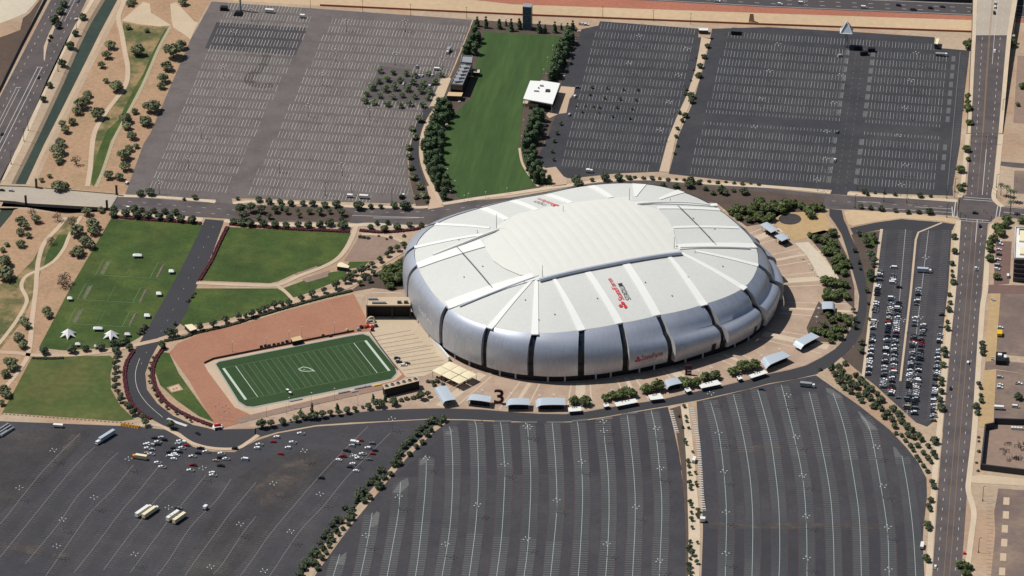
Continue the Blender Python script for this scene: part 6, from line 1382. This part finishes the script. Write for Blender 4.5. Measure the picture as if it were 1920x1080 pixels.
# fabric pavilion of six panels
def pavilion():
    A, B, C_, D = (at_h(p, 6.) for p in [(809,695),(843,677),(895,702),(861,720)]); c = (A+C_)/2
    t = thing('fabric_pavilion', 'cream six panel fabric pavilion at the foot of the stadium', 'pavilion', (c.x, c.y, 0)); o0 = Vector((c.x, c.y, 0))
    def q(s, r_): return (A.lerp(B, s)).lerp(D.lerp(C_, s), r_)-o0
    for i in range(2):
        for j in range(3):
            V = []; F = []
            for a in range(5):
                for b in range(5):
                    s, r_ = (i+.03+.94*a/4)/2, (j+.03+.94*b/4)/3; p = q(s, r_); V.append((p.x, p.y, 6.0+.5*sin(pi*a/4)*sin(pi*b/4)))
            for a in range(4):
                for b in range(4): F.append((a*5+b, a*5+b+5, a*5+b+6, a*5+b+1))
            mesh_obj('fabric_panel', V, F, M['cream'], t)
    for s in (.03,.5,.97):
        for r_ in (.02,.34,.66,.98): p = q(s, r_); mb = MB(); mb.tube((p.x,p.y,0),(p.x,p.y,6),.16,n=6); mb.build('post', M['darkgrey'], t)
    mb = MB(); p = q(.5,.5)
    for k in range(9): p = q(.15+.7*((k*37) % 10)/10, .1+.8*k/9); mb.box((p.x,p.y,.45),(1.5,1.5,.9))
    mb.build('tables', M['darkgrey'], t)
pavilion()
def star_tent(label, px, py, r=17.5):
    p = at(px, py, 2.5); R0 = r/scale_at(py); t = thing('star_tent', label, 'tent', (p.x, p.y, 0), 0, 'star shaped tents')
    V = [(0,0,6.2)]; F = []
    for k in range(12):
        a = pi/2+PSI+2*pi*k/12; rr = R0 if k % 2 == 0 else R0*.5; V.append((rr*cos(a), rr*sin(a), .4 if k % 2 == 0 else 2.7))
    for k in range(12): F.append((0, 1+k, 1+(k+1) % 12))
    mesh_obj('canopy', V, F, M['whitefab'], t); mb = MB(); mb.tube((0,0,0),(0,0,6.4),.12,n=6); mb.build('pole', M['steel'], t)
star_tent('left white star shaped tent on the cricket lawn', 128,624); star_tent('right white star shaped tent on the cricket lawn', 208.5,626.5)
def tent(label, px, py, sx, sy, rz=None):
    p = at(px, py, 2.6); t = thing('frame_tent', label, 'tent', (p.x, p.y, 0), PSI if rz is None else rz, 'small white tents on the cricket lawn')
    a, b = sx/2, sy/2; V = [(-a,-b,2.3),(a,-b,2.3),(a,b,2.3),(-a,b,2.3),(-a*.45,0,3.7),(a*.45,0,3.7),(-a,-b,1.9),(a,-b,1.9),(a,b,1.9),(-a,b,1.9)]
    mesh_obj('canopy', V, [(0,1,5,4),(1,2,5),(2,3,4,5),(3,0,4),(0,6,7,1),(1,7,8,2),(2,8,9,3),(3,9,6,0)], M['whitefab'], t)
    for x in (-a,a):
        for y in (-b,b): mb = MB(); mb.tube((x*.97,y*.97,0),(x*.97,y*.97,2.3),.06,n=5); mb.build('leg', M['steel'], t)
for lb, x, y, a, b in (('long white tent at the top of the cricket lawn',257.5,477.5,7,3.4), ('white tent at the right edge near the straight road',321.5,507,4.2,4.2), ('white tent at the left edge of the cricket lawn',131,558,4,3.6), ('upper white tent in the lower right of the cricket lawn',298,549,4.2,4.2), ('lower white tent in the lower right of the cricket lawn',276,590,4.6,4.4), ('long white tent between the star tents',183.5,614.5,7,3.4), ('flat white tent right of the star tents',239,625.5,4.4,3), ('white tent behind the promenade trees',146,644,4,3), ('smallest white tent by the promenade trees',178.5,648,2,2.4)): tent(lb, x, y, a, b)
# numeral 3 standing on its plinth
t3p = at(935.5, 757, 0)
t3 = thing('numeral_sign', 'giant dark maroon number 3 standing on the plaza', 'sign', t3p, PSI)
mb = MB(); mb.box((0,0,.3),(10.5,1.6,.6)); mb.build('plinth', M['path'], t3)
def extr(geo, h, w_, th):
    V, F = norm(geo, w_, h); n = len(V); P = [(p.x-w_/2, -th/2, p.y+.5) for p in V]+[(p.x-w_/2, th/2, p.y+.5) for p in V]
    cnt = {}
    for f in F:
        for a, b in zip(f, f[1:]+f[:1]): cnt[(a, b)] = 1
    FF = [list(f) for f in F]+[[i+n for i in f[::-1]] for f in F]
    for a, b in cnt:
        if (b, a) not in cnt: FF.append([b, a, a+n, b+n])
    return P, FF
P, FF = extr(text_mesh('3', True), 11.5, 7.2, 1.3); mesh_obj('numeral', P, FF, M['maroon'], t3)
p2 = at(1290.5, 703, 0); t2 = thing('gate_pylon', 'dark maroon gate pylon with pale bars in the shade of the stadium', 'sign', p2, PSI)
mb = MB(); mb.box((0,0,4.2),(4.6,1.4,8.4)); mb.build('slab', M['maroon'], t2)
for z in (2.2,4.4): mb = MB(); mb.box((.5,-.75,z),(2.8,.12,.7)); mb.build('pale_bar', M['white'], t2)
# ------------------------------------------------------------------ buildings
def block(name, label, cat, roof_px, h, wallm, roofm, parapet=.8, holder=None):
    P = [at_h(p, h) for p in roof_px]; c = sum(P, Vector())/len(P); t = thing(name, label, cat, (c.x, c.y, 0)); Q = [(p.x-c.x, p.y-c.y) for p in P]
    mb = MB(); mb.prism(Q, 0, h); mb.build('walls', M[wallm], t)
    mb = MB(); mb.prism([(x*1.01, y*1.01) for x, y in Q], h+.05, h+.3); r_ = mb.build('roof', M[roofm], t)
    if parapet:
        o = wall('parapet', '', '', [(x, y) for x, y in Q]+[Q[0]], .4, parapet, M[roofm], True, z=h+.3); o.parent = r_; del o['label'], o['category']
    return t, Q, r_
# glass pavilion beside the great lawn
t, Q, r_ = block('glass_pavilion', 'long glass pavilion with a pale equipment roof beside the great lawn', 'building', [(866,121),(883,124),(867,161),(845,159)], 10, 'glass', 'grey', .9)
mb = MB()
for k in range(5):
    s = .15+.17*k; x = Q[0][0]*(1-s)+Q[3][0]*s; x2 = Q[1][0]*(1-s)+Q[2][0]*s; y = Q[0][1]*(1-s)+Q[3][1]*s; y2 = Q[1][1]*(1-s)+Q[2][1]*s
    mb.box(((x+x2)/2-1.2, (y+y2)/2, 11.2), (4,5,1.8), 0, .35); mb.tube(((x+x2)/2+2.4, (y+y2)/2, 10.3), ((x+x2)/2+2.4, (y+y2)/2, 11.8), 1.1, n=10)
mb.build('roof_unit', M['steel'], r_)
t, Q, r_ = block('stair_block', 'white flat roofed block at the top end of the glass pavilion', 'building', [(866,106),(886,107),(884,120),(864,118)], 11, 'concrete', 'steel', 1.0)
t, Q, r_ = block('terrace_block', 'low tan roofed terrace below the glass pavilion', 'building', [(841,173),(868,174),(865,181),(838,180)], 4.5, 'bronze', 'tan', 0)
t, Q, r_ = block('patio_roof', 'small pale roof on the lawn side of the glass pavilion', 'canopy', [(888,131),(900,131),(899,137),(888,136)], 4, 'darkgrey', 'plazapale', 0)
# white roofed pavilion
def white_pavilion():
    P = [at_h(p, 9.) for p in [(994,151),(1013,152),(1014.5,150.5),(1050,156),(1036,195),(981,185)]]; c = sum(P, Vector())/6; t = thing('white_pavilion', 'pavilion with a wide white overhanging roof right of the great lawn', 'building', (c.x, c.y, 0))
    Q = [(p.x-c.x, p.y-c.y) for p in P]; mb = MB(); mb.prism(Q, 8.2, 9); r_ = mb.build('roof', M['roofwhite'], t)
    mb = MB(); mb.prism([(x*.72+2, y*.72-1) for x, y in Q], 0, 8.2); mb.build('walls', M['glass'], t)
    for s in ((6,-5,3.5,4),(-2,-1,1.2,1.2),(0,3,3,1.4),(-3,-7,4,1)): mb = MB(); mb.box((s[0], s[1], 9.5), (s[2], s[3], 1)); mb.build('roof_unit', M['darkgrey'] if s[0] == 6 else M['grey'], r_)
    for x, y in Q: mb = MB(); mb.tube((x*.93,y*.93,0),(x*.93,y*.93,8.3),.2,n=6); mb.build('post', M['white'], t)
    mb = MB(); mb.box((-6,-15,1.5),(14,5,3)); mb.build('terrace_wall', M['concrete'], t)
white_pavilion()
# screen tower above the lawn
def tower():
    b = at(988, 57, 0); t = thing('glass_tower', 'tall bluish glass sign tower above the great lawn', 'tower', b)
    mb = MB(); mb.box((0,3.5,10.5),(7,6,21)); mb.build('glass_body', M['bluegls'], t)
    mb = MB()
    for x in (-3.5,3.5):
        for y in (.5,6.5): mb.box((x,y,10.8),(.5,.5,21.6))
    for z in (.3,7,14,21.4): mb.box((0,.45,z),(7.4,.4,.5)); mb.box((0,6.5,z),(7.4,.4,.5))
    for z0 in (7,14): mb.tube((-3.5,.35,z0),(3.5,.35,z0+7),.2); mb.tube((3.5,.35,z0),(-3.5,.35,z0+7),.2)
    mb.build('steel_frame', M['grey'], t); mb = MB(); mb.box((0,3.5,21.9),(7.6,6.6,.5)); mb.build('roof', M['steel'], t)
tower()
# lattice sign pylon with a pyramid head
def pylon():
    b = at(1586, 88, 0); t = thing('sign_pylon', 'steel sign mast with a pale glass pyramid head', 'sign', b)
    mb = MB(); 
    for x in (-1.1,1.1):
        for y in (-1.1,1.1): mb.tube((x,y,0),(x,y,16),.22,n=5)
    for z in range(0,16,2):
        for a_,b_ in (((-1.1,-1.1),(1.1,-1.1)),((1.1,-1.1),(1.1,1.1)),((1.1,1.1),(-1.1,1.1)),((-1.1,1.1),(-1.1,-1.1))): mb.tube(a_+(z,),b_+(z+2,),.14,n=4)
    mb.build('mast', M['steel'], t)
    mb = MB(); mb.add([(-4.6,-4.6,15),(4.6,-4.6,15),(4.6,4.6,15),(-4.6,4.6,15),(0,0,23)], [(0,1,4),(1,2,4),(2,3,4),(3,0,4),(3,2,1,0)]); mb.build('pyramid', M['canopy'], t)
    mb = MB()
    for a, c in (((-5,-5),(5,-5)),((5,-5),(5,5)),((5,5),(-5,5)),((-5,5),(-5,-5))): mb.tube(a+(15,), c+(15,), .4); mb.tube(a+(15,), (0,0,24.2), .4)
    mb.build('frame', M['white'], t)
    for i, (x, y, rz) in enumerate(((10,-4,.2),(22,-6,.1),(16,-13,.3))):
        mb = MB(); mb.box((x,y,1.8),(6.5,3.2,3.6),0,rz,.9); o = mb.build('shadow_box', M['black']); o.location = b  # black boxes stand in for the shadows beside the mast
        tag(o, ['dark shadow stand-in nearest the pyramid sign mast','dark shadow stand-in furthest right of the pyramid sign mast','dark shadow stand-in below the pyramid sign mast'][i], 'tent', 'dark shadow stand-ins by the pyramid sign')
    mb = MB(); mb.box((-4,-19,1.2),(4,2.6,2.4),0,.5,.8); o = mb.build('generator_trailer', M['steel']); o.location = b; tag(o, 'small grey generator trailer below the pyramid sign mast', 'trailer')
pylon()
for i, (x, y, rz) in enumerate(((420,16,0),(447,25,0))):
    p = at(x, y, 1.5); t = thing('black_tent', ['square black tent left of the steel mast in the brown car park','sloping black tent right of the steel mast in the brown car park'][i], 'tent', (p.x, p.y, 0), 0, 'black tents in the brown car park')
    mb = MB(); mb.box((0,0,1.9),(6.2 if i == 0 else 8,4.5 if i == 0 else 6.5,3.2),0,0,.95 if i == 0 else .6); mb.build('canopy', M['black'], t); mb = MB(); mb.box((0,-1.5,.6),(3,1,1)); mb.build('table', M['grey'], t)
p = at(451, 20, 0); mb = MB(); mb.tube((0,0,0),(0,0,22),.85,r2=.8,n=10); mb.box((0,0,21),(5,1.2,5)); o = mb.build('steel_mast', M['steel']); o.location = p; tag(o, 'thick grey steel mast at the top of the brown car park', 'mast')
# freeway sign slab, wash headwall, gate hut
p = at(1409, 41, 0); t = thing('monument_sign', 'tan tapered monument sign on the freeway verge', 'sign', p, .1); mb = MB(); mb.box((0,0,4),(5,2.2,8),0,0,.6); mb.build('slab', M['tan'], t); mb = MB(); mb.box((0,0,.3),(6,3.4,.6)); mb.build('plinth', M['concrete'], t)
t, Q, r_ = block('gate_hut', 'small cream flat roofed hut at the end of the stall row', 'building', [(1754,72),(1760.5,73),(1758.5,84),(1752,83)], 4.5, 'darkgrey', 'cream', .5)
t, Q, r_ = block('gate_house', 'low white ring shaped gate house above the tree strip', 'building', [(1310,53),(1328,53.5),(1327,58),(1311,57.5)], 3.2, 'darkgrey', 'white', .3)
t, Q, r_ = block('utility_shed', 'dark utility shed right of the ring shaped gate house', 'building', [(1372,52),(1388,53),(1387,60),(1371,59)], 3.5, 'black', 'darkgrey', 0)
# cooling building
t, Q, r_ = block('cooling_building', 'long dark cooling building with a row of round roof fans', 'building', [(717.5,722),(782,706.5),(786,714.5),(721,730.5)], 7, 'black', 'concrete', 0)
for k in range(6):
    s = (k+.5)/6; x = (Q[0][0]+Q[3][0])/2*(1-s)+(Q[1][0]+Q[2][0])/2*s; y = (Q[0][1]+Q[3][1])/2*(1-s)+(Q[1][1]+Q[2][1])/2*s
    mb = MB(); mb.tube((x,y,7.2),(x,y,8.2),1.55,r2=1.4,n=12); f = mb.build('fan_shroud', M['steel'], r_)
    f2 = MB(); f2.tube((x,y,8.21),(x,y,8.24),1.15,n=12); f2.build('fan_guard', M['black'], r_)
# loading dock beside the stadium
def dock():
    a, b = at(688, 598, 0), at(770, 598, 0); h = 12.
    t = thing('loading_dock', 'dark open loading dock with a concrete deck beside the stadium', 'building', ((a.x+b.x)/2, (a.y+b.y)/2, 0), PSI)
    wd = (b-a).length; mb = MB(); mb.box((0,6,h-.5),(wd,12,1)); mb.build('deck', M['concrete'], t)
    mb = MB(); mb.box((0,9,h/2-.5),(wd,.5,h-1)); mb.build('rear_wall', M['black'], t)
    for x in (-wd/2+.4, 2.5, wd/2-.4): mb = MB(); mb.box((x,1,h/2-.5),(.8,1.6,h-1)); mb.build('pier', M['darkgrey'], t)
    mb = MB(); mb.box((-wd/2-.2,6,h/2),(.6,12,h+1)); mb.build('side_wall', M['concrete'], t)
    mb = MB(); mb.box((0,3.2,5.),(wd-2,.3,9.6)); mb.build('shade_sheet', M['black'], t)  # black sheet added as the dark shade inside the opening
    mb = MB(); mb.tube((-wd/2+4,2.5,h+1),(-2,2.5,h+1),.9,n=10); mb.build('duct', M['steel'], t)
    mb = MB(); mb.tube((-wd/2+1,8,h+1),(-wd/2+8,8,h+1),.9,n=10); mb.build('duct', M['steel'], t)
    for x in (8,13): mb = MB(); mb.box((x,3,h+.9),(3,2,1.6)); mb.build('roof_unit', M['darkgrey'], t)
dock()
flat('concrete_yard', 'pale concrete yard between the practice field and the stadium', 'concrete', [(688,594),(772,592),(786,610),(842,680),(832,690),(795,706),(762,708),(706,640),(694,620)], M['yard'], 5)
L = Lines()
for k in range(11):
    y = 628+k*7; x0 = 700+k*6.2; L.line([at2(x0, y+4), at2(x0+70+k*1.5, y-8)], .9, 5.3*LAY)
L.line([at2(727,665), at2(812,648)], .5, 5.4*LAY, 1)
tag(L.build('rail_slots', [M['yardjoint'], M['seam']]), 'dark rail slots striping the concrete yard', 'groove', kind='structure')
wall('ramp_wall', 'white curving low wall at the foot of the stadium beside the yard', 'wall', [(778,592),(788,608),(806,632),(824,656),(842,678)], 1.2, 4., M['white'])
wall('field_fence', 'dark fence along the upper edge of the practice field', 'fence', [(383,682),(400,674),(480,658),(590,636),(664,622)], .3, 1.6, M['darkgrey'])
wall('field_fence', 'dark fence between the practice field and the concrete yard', 'fence', [(694,624),(712,650),(745,694)], .3, 1.4, M['darkgrey'])
t, Q, r_ = block('shade_hut', 'tan roofed open hut on the pink yard', 'hut', [(545,634),(563,630),(567,637),(549,641)], 3.6, 'black', 'tan', 0)
t, Q, r_ = block('shade_hut', 'cream roofed shade hut on the promenade', 'hut', [(346,610),(360,608),(369,617),(357,621)], 3.4, 'darkgrey', 'cream', 0)
t, Q, r_ = block('shade_hut', 'long cream canopy hut beside the gravel triangle', 'hut', [(634,494),(640,492),(655,499),(653,503),(632,500)], 3.4, 'darkgrey', 'cream', 0)
for i, (x, y) in enumerate([(538,640),(530,643),(522,645),(514,646),(505,648),(498,648),(490,650),(606,629),(620,630)]):
    mb = MB(); p = at(x, y, .8); mb.box((0,0,.8),(2.4,1.6,1.6),0,0,.85); o = mb.build('bench_box', M['black']); o.location = (p.x, p.y, 0); o.rotation_euler = (0,0,.4); tag(o, f'dark sideline box, {nth(i+1)} along the upper field fence', 'equipment box', 'dark sideline boxes by the field fence')
for i, (x, y, l_) in enumerate([(555,750,10),(645,735,9),(675,727,9),(690,724,5),(665,734,5)]):
    mb = MB(); p = at(x, y, .5); mb.box((0,0,.5),(l_,1.6,1.),0,0,.95); o = mb.build('tarp_roll', M['steel']); o.location = (p.x, p.y, 0); o.rotation_euler = (0,0,.5); tag(o, f'grey covered roll, {nth(i+1)} of five below the practice field', 'tarp roll', 'grey covered rolls below the field')
p = at(708, 722.5, .4); mb = MB(); mb.box((0,0,.5),(6,1.2,.9),0,.45,.8); o = mb.build('yellow_barrier', M['ywl']); o.location = (p.x, p.y, 0); tag(o, 'yellow padded barrier left of the cooling building', 'barrier')
def cart(label, px, py, rz=0.):
    p = at(px, py, .8); t = thing('utility_cart', label, 'cart', (p.x, p.y, 0), rz); mb = MB(); mb.box((0,0,.8),(3.2,1.6,1.),0,0,.9); mb.build('body', M['darkgrey'], t); mb = MB(); mb.box((-.5,0,1.9),(2.2,1.7,.15)); mb.build('roof', M['white'], t)
    for x in (-1,1):
        mb = MB()
        for s in (-1,1): mb.tube((x,s*.6,.35),(x,s*.8,.35),.35,n=8)
        mb.build('wheels', M['tyre'], t)
cart('white roofed utility cart parked on the practice field', 540, 733, -.6); cart('grey cart behind the white cart on the practice field', 545, 738, -.6)
cart('white roofed cart among the props near the loading dock', 700, 596, .3)
def lift(label, px, py):
    p = at(px, py, 1.); t = thing('inflatable_arch', label, 'inflatable', (p.x, p.y, 0), .6); mb = MB()
    P = [Vector((-3.5*cos(a), 0, 5*sin(a))) for a in [pi*k/10 for k in range(11)]]
    for a, b in zip(P, P[1:]): mb.tube(a, b, .7, n=8)
    mb.build('arch', M['cream'], t); mb = MB(); mb.box((0,1.5,.8),(4,2,1.6)); mb.build('base', M['grey'], t)
lift('cream inflatable arch beside the loading dock', 695, 603)
for i, (x, y, m) in enumerate([(672,618,'steel'),(677,614,'maroon'),(684,613,'rust'),(690,612,'red'),(698,613,'red'),(705,611,'darkgrey'),(698,619,'maroon'),(650,620,'tan')]):
    mb = MB(); p = at(x, y, .8); mb.box((0,0,1),(2.6,2.2,2.),0,0,.9); mb.box((.2,.1,2.2),(1.4,1.2,.5)); o = mb.build('prop_crate', M[m]); o.location = (p.x, p.y, 0); o.rotation_euler = (0,0,.3+i); tag(o, f'{["grey","maroon","terracotta","bright red","red","dark grey","dark maroon","tan"][i]} crate among the props {["left end","beside the grey one","in the middle","below the arch","right of the arch","at the right end","at the front","alone on the pink yard"][i]}', 'crate', 'crates and props by the dock')
# entrance sign island at the bend
p = at(408, 800, 1); t = thing('entrance_sign', 'red topped round entrance sign at the bend of the winding road', 'sign', (p.x, p.y, 0)); mb = MB(); mb.tube((0,0,0),(0,0,1.6),4,r2=3.6,n=16); mb.build('base', M['white'], t); mb = MB(); mb.box((0,0,2.2),(5,1.,2.4),0,.4); mb.build('panel', M['red'], t); mb = MB(); mb.box((1,-2.6,.8),(5,2,1.6),0,.4); mb.build('planter', M['maroon'], t)
for i, (x, y) in enumerate([(404,778),(411,775),(417,780),(423,777),(429,782),(408,788),(420,788),(430,790)]):
    p = at(x, y, 0); t = thing('flag_pole', f'slim white flag pole, {nth(i+1)} in the cluster at the bend', 'flag pole', p, 0, 'flag poles at the bend'); mb = MB(); mb.tube((0,0,0),(0,0,8),.1,n=5); mb.build('pole', M['white'], t); mb = MB(); mb.box((.45,0,7.5),(.9,.05,.6)); mb.build('flag', M['white' if i % 3 else 'red'], t)
for i in range(12):
    p = at(228+i*2.9, 795.5+i*.5, .4); mb = MB(); mb.box((0,0,.55),(.5,3.6,1.1),0,0,.5); o = mb.build('road_barrier', M['ywl'] if i % 2 else M['orange']); o.location = (p.x, p.y, 0); o.rotation_euler = (0,0,-.35); tag(o, f'yellow water filled barrier, {nth(i+1)} from the left below the corner lawn', 'barrier', 'yellow barriers below the corner lawn')
for i in range(34):
    p = at(4+i*7.4, 775.5+i*.55, .4); mb = MB(); mb.box((0,0,.5),(.8,.8,1.),0,0,.8); mb.tube((0,0,1),(2.3,0,1.),.09,n=4); o = mb.build('bollard', M['concrete']); o.location = (p.x, p.y, 0); tag(o, f'pale stone bollard, {nth(i+1)} from the left along the corner lawn', 'bollard', 'bollards along the corner lawn')
for i, (x, y) in enumerate([(4,803),(9,806),(14,810),(2,816)]):
    p = at(x, y, 1); mb = MB(); mb.box((0,0,1.1),(1.6,14,1.0),0,-.5,1); mb.box((0,0,1.8),(1.0,13,.6),0,-.5,1); o = mb.build('bleacher', M['steel']); o.location = (p.x, p.y, 0); tag(o, f'grey aluminium bleacher, {nth(i+1)} of four at the far left edge', 'bleacher', 'aluminium bleachers at the left edge')
# office block, lots on the right
t, Q, r_ = block('office_block', 'white roofed office block with a dark glass front at the right edge', 'building', [(1904,428),(1975,430),(1975,488),(1902,486)], 20, 'glass', 'white', 1.2)
for z in (4,8,12,16): mb = MB(); y0 = min(q[1] for q in Q); mb.box((0,y0-.15,z),(29,.3,0.84)); mb.build('floor_band', M['grey'], t)
for s in ((-8,9,7,16),(-6,-14,9,10),(4,2,6,8)): mb = MB(); mb.box((s[0],s[1],21),(s[2],s[3],1.6)); mb.build('roof_unit', M['steel'] if s[0] == 4 else M['cream'], r_)
mb = MB(); mb.box((-2,17,20.42),(20,10,.1)); mb.build('roof_well', M['darkgrey'], r_)
for lab, pts in (('dark outer wall along the top of the walled yard', [(1848,806),(1863,803),(1864,795),(1960,798)]), ('dark outer wall down the left side of the walled yard', [(1847,806),(1839,880)]), ('dark outer wall along the bottom of the walled yard', [(1839,881),(1960,896)])): wall('yard_wall', lab, 'wall', pts, 1.0, 5., M['darkgrey'])  # dark grey puts the shade of the wall faces into the colour
for i in range(4): p = at(1898+i*5.5, 803+i*.3, 1); mb = MB(); mb.box((0,0,1.1),(1.9,2,2.2),0,0,.9); o = mb.build('white_tank', M['white']); o.location = (p.x,p.y,0); tag(o, f'white tank, {nth(i+1)} from the left inside the yard wall', 'tank', 'white tanks inside the walled yard')
rr_ = random.Random(3)
for i in range(26):
    p = at(1878+rr_.uniform(0,46), 828+rr_.uniform(0,34), 1); w_ = rr_.uniform(1.5,4); h = rr_.uniform(1.5,3.5); mb = MB()
    for x in (-w_/2, w_/2): mb.box((x,0,h/2),(.3,.3,h))
    mb.box((0,0,h),(w_,.3,.3)); mb.box((0,0,h*.5),(w_,.2,.2)); o = mb.build('pipe_frame', M['darkgrey']); o.location = (p.x,p.y,0); o.rotation_euler = (0,0,rr_.choice((0,pi/2))); tag(o, f'thin dark pipe frame standing inside the walled yard, number {nth(i+1)} as built' if False else 'thin dark pipe frame standing inside the walled yard', 'frame', 'pipe frames inside the walled yard')
t, Q, r_ = block('enclosure', 'small dark walled enclosure with white tanks beside the brown drive', 'enclosure', [(1868,662),(1887,663),(1886,679),(1867,678)], 3, 'black', 'black', .8)
mb = MB(); mb.box((-1,2,4),(3,3,1.6)); mb.box((3,0,4),(2,4,1.4)); mb.build('tank', M['white'], r_)
mb = MB(); p = at(1862, 561, .8); mb.box((0,0,.9),(3,.5,1.8)); mb.box((.6,-1.6,.9),(2.4,.5,1.6)); o = mb.build('ground_sign', M['white']); o.location = (p.x,p.y,0); tag(o, 'small white ground sign on the upper ochre verge', 'sign')
mb = MB(); p = at(1861, 671, .8); mb.box((0,0,.9),(2,.5,1.8)); mb.box((0,-2.2,.9),(2,.5,1.6)); o = mb.build('ground_sign', M['white']); o.location = (p.x,p.y,0); tag(o, 'small white ground sign at the lower tip of the upper verge', 'sign')
mb = MB(); p = at(1808.5, 1037, .8); mb.box((0,0,.8),(2,2,1.6),0,0,.9); o = mb.build('utility_cabinet', M['red']); o.location = (p.x,p.y,0); tag(o, 'bright red cabinet on the verge near the foot of the boulevard', 'cabinet')
# people strolling on the plaza
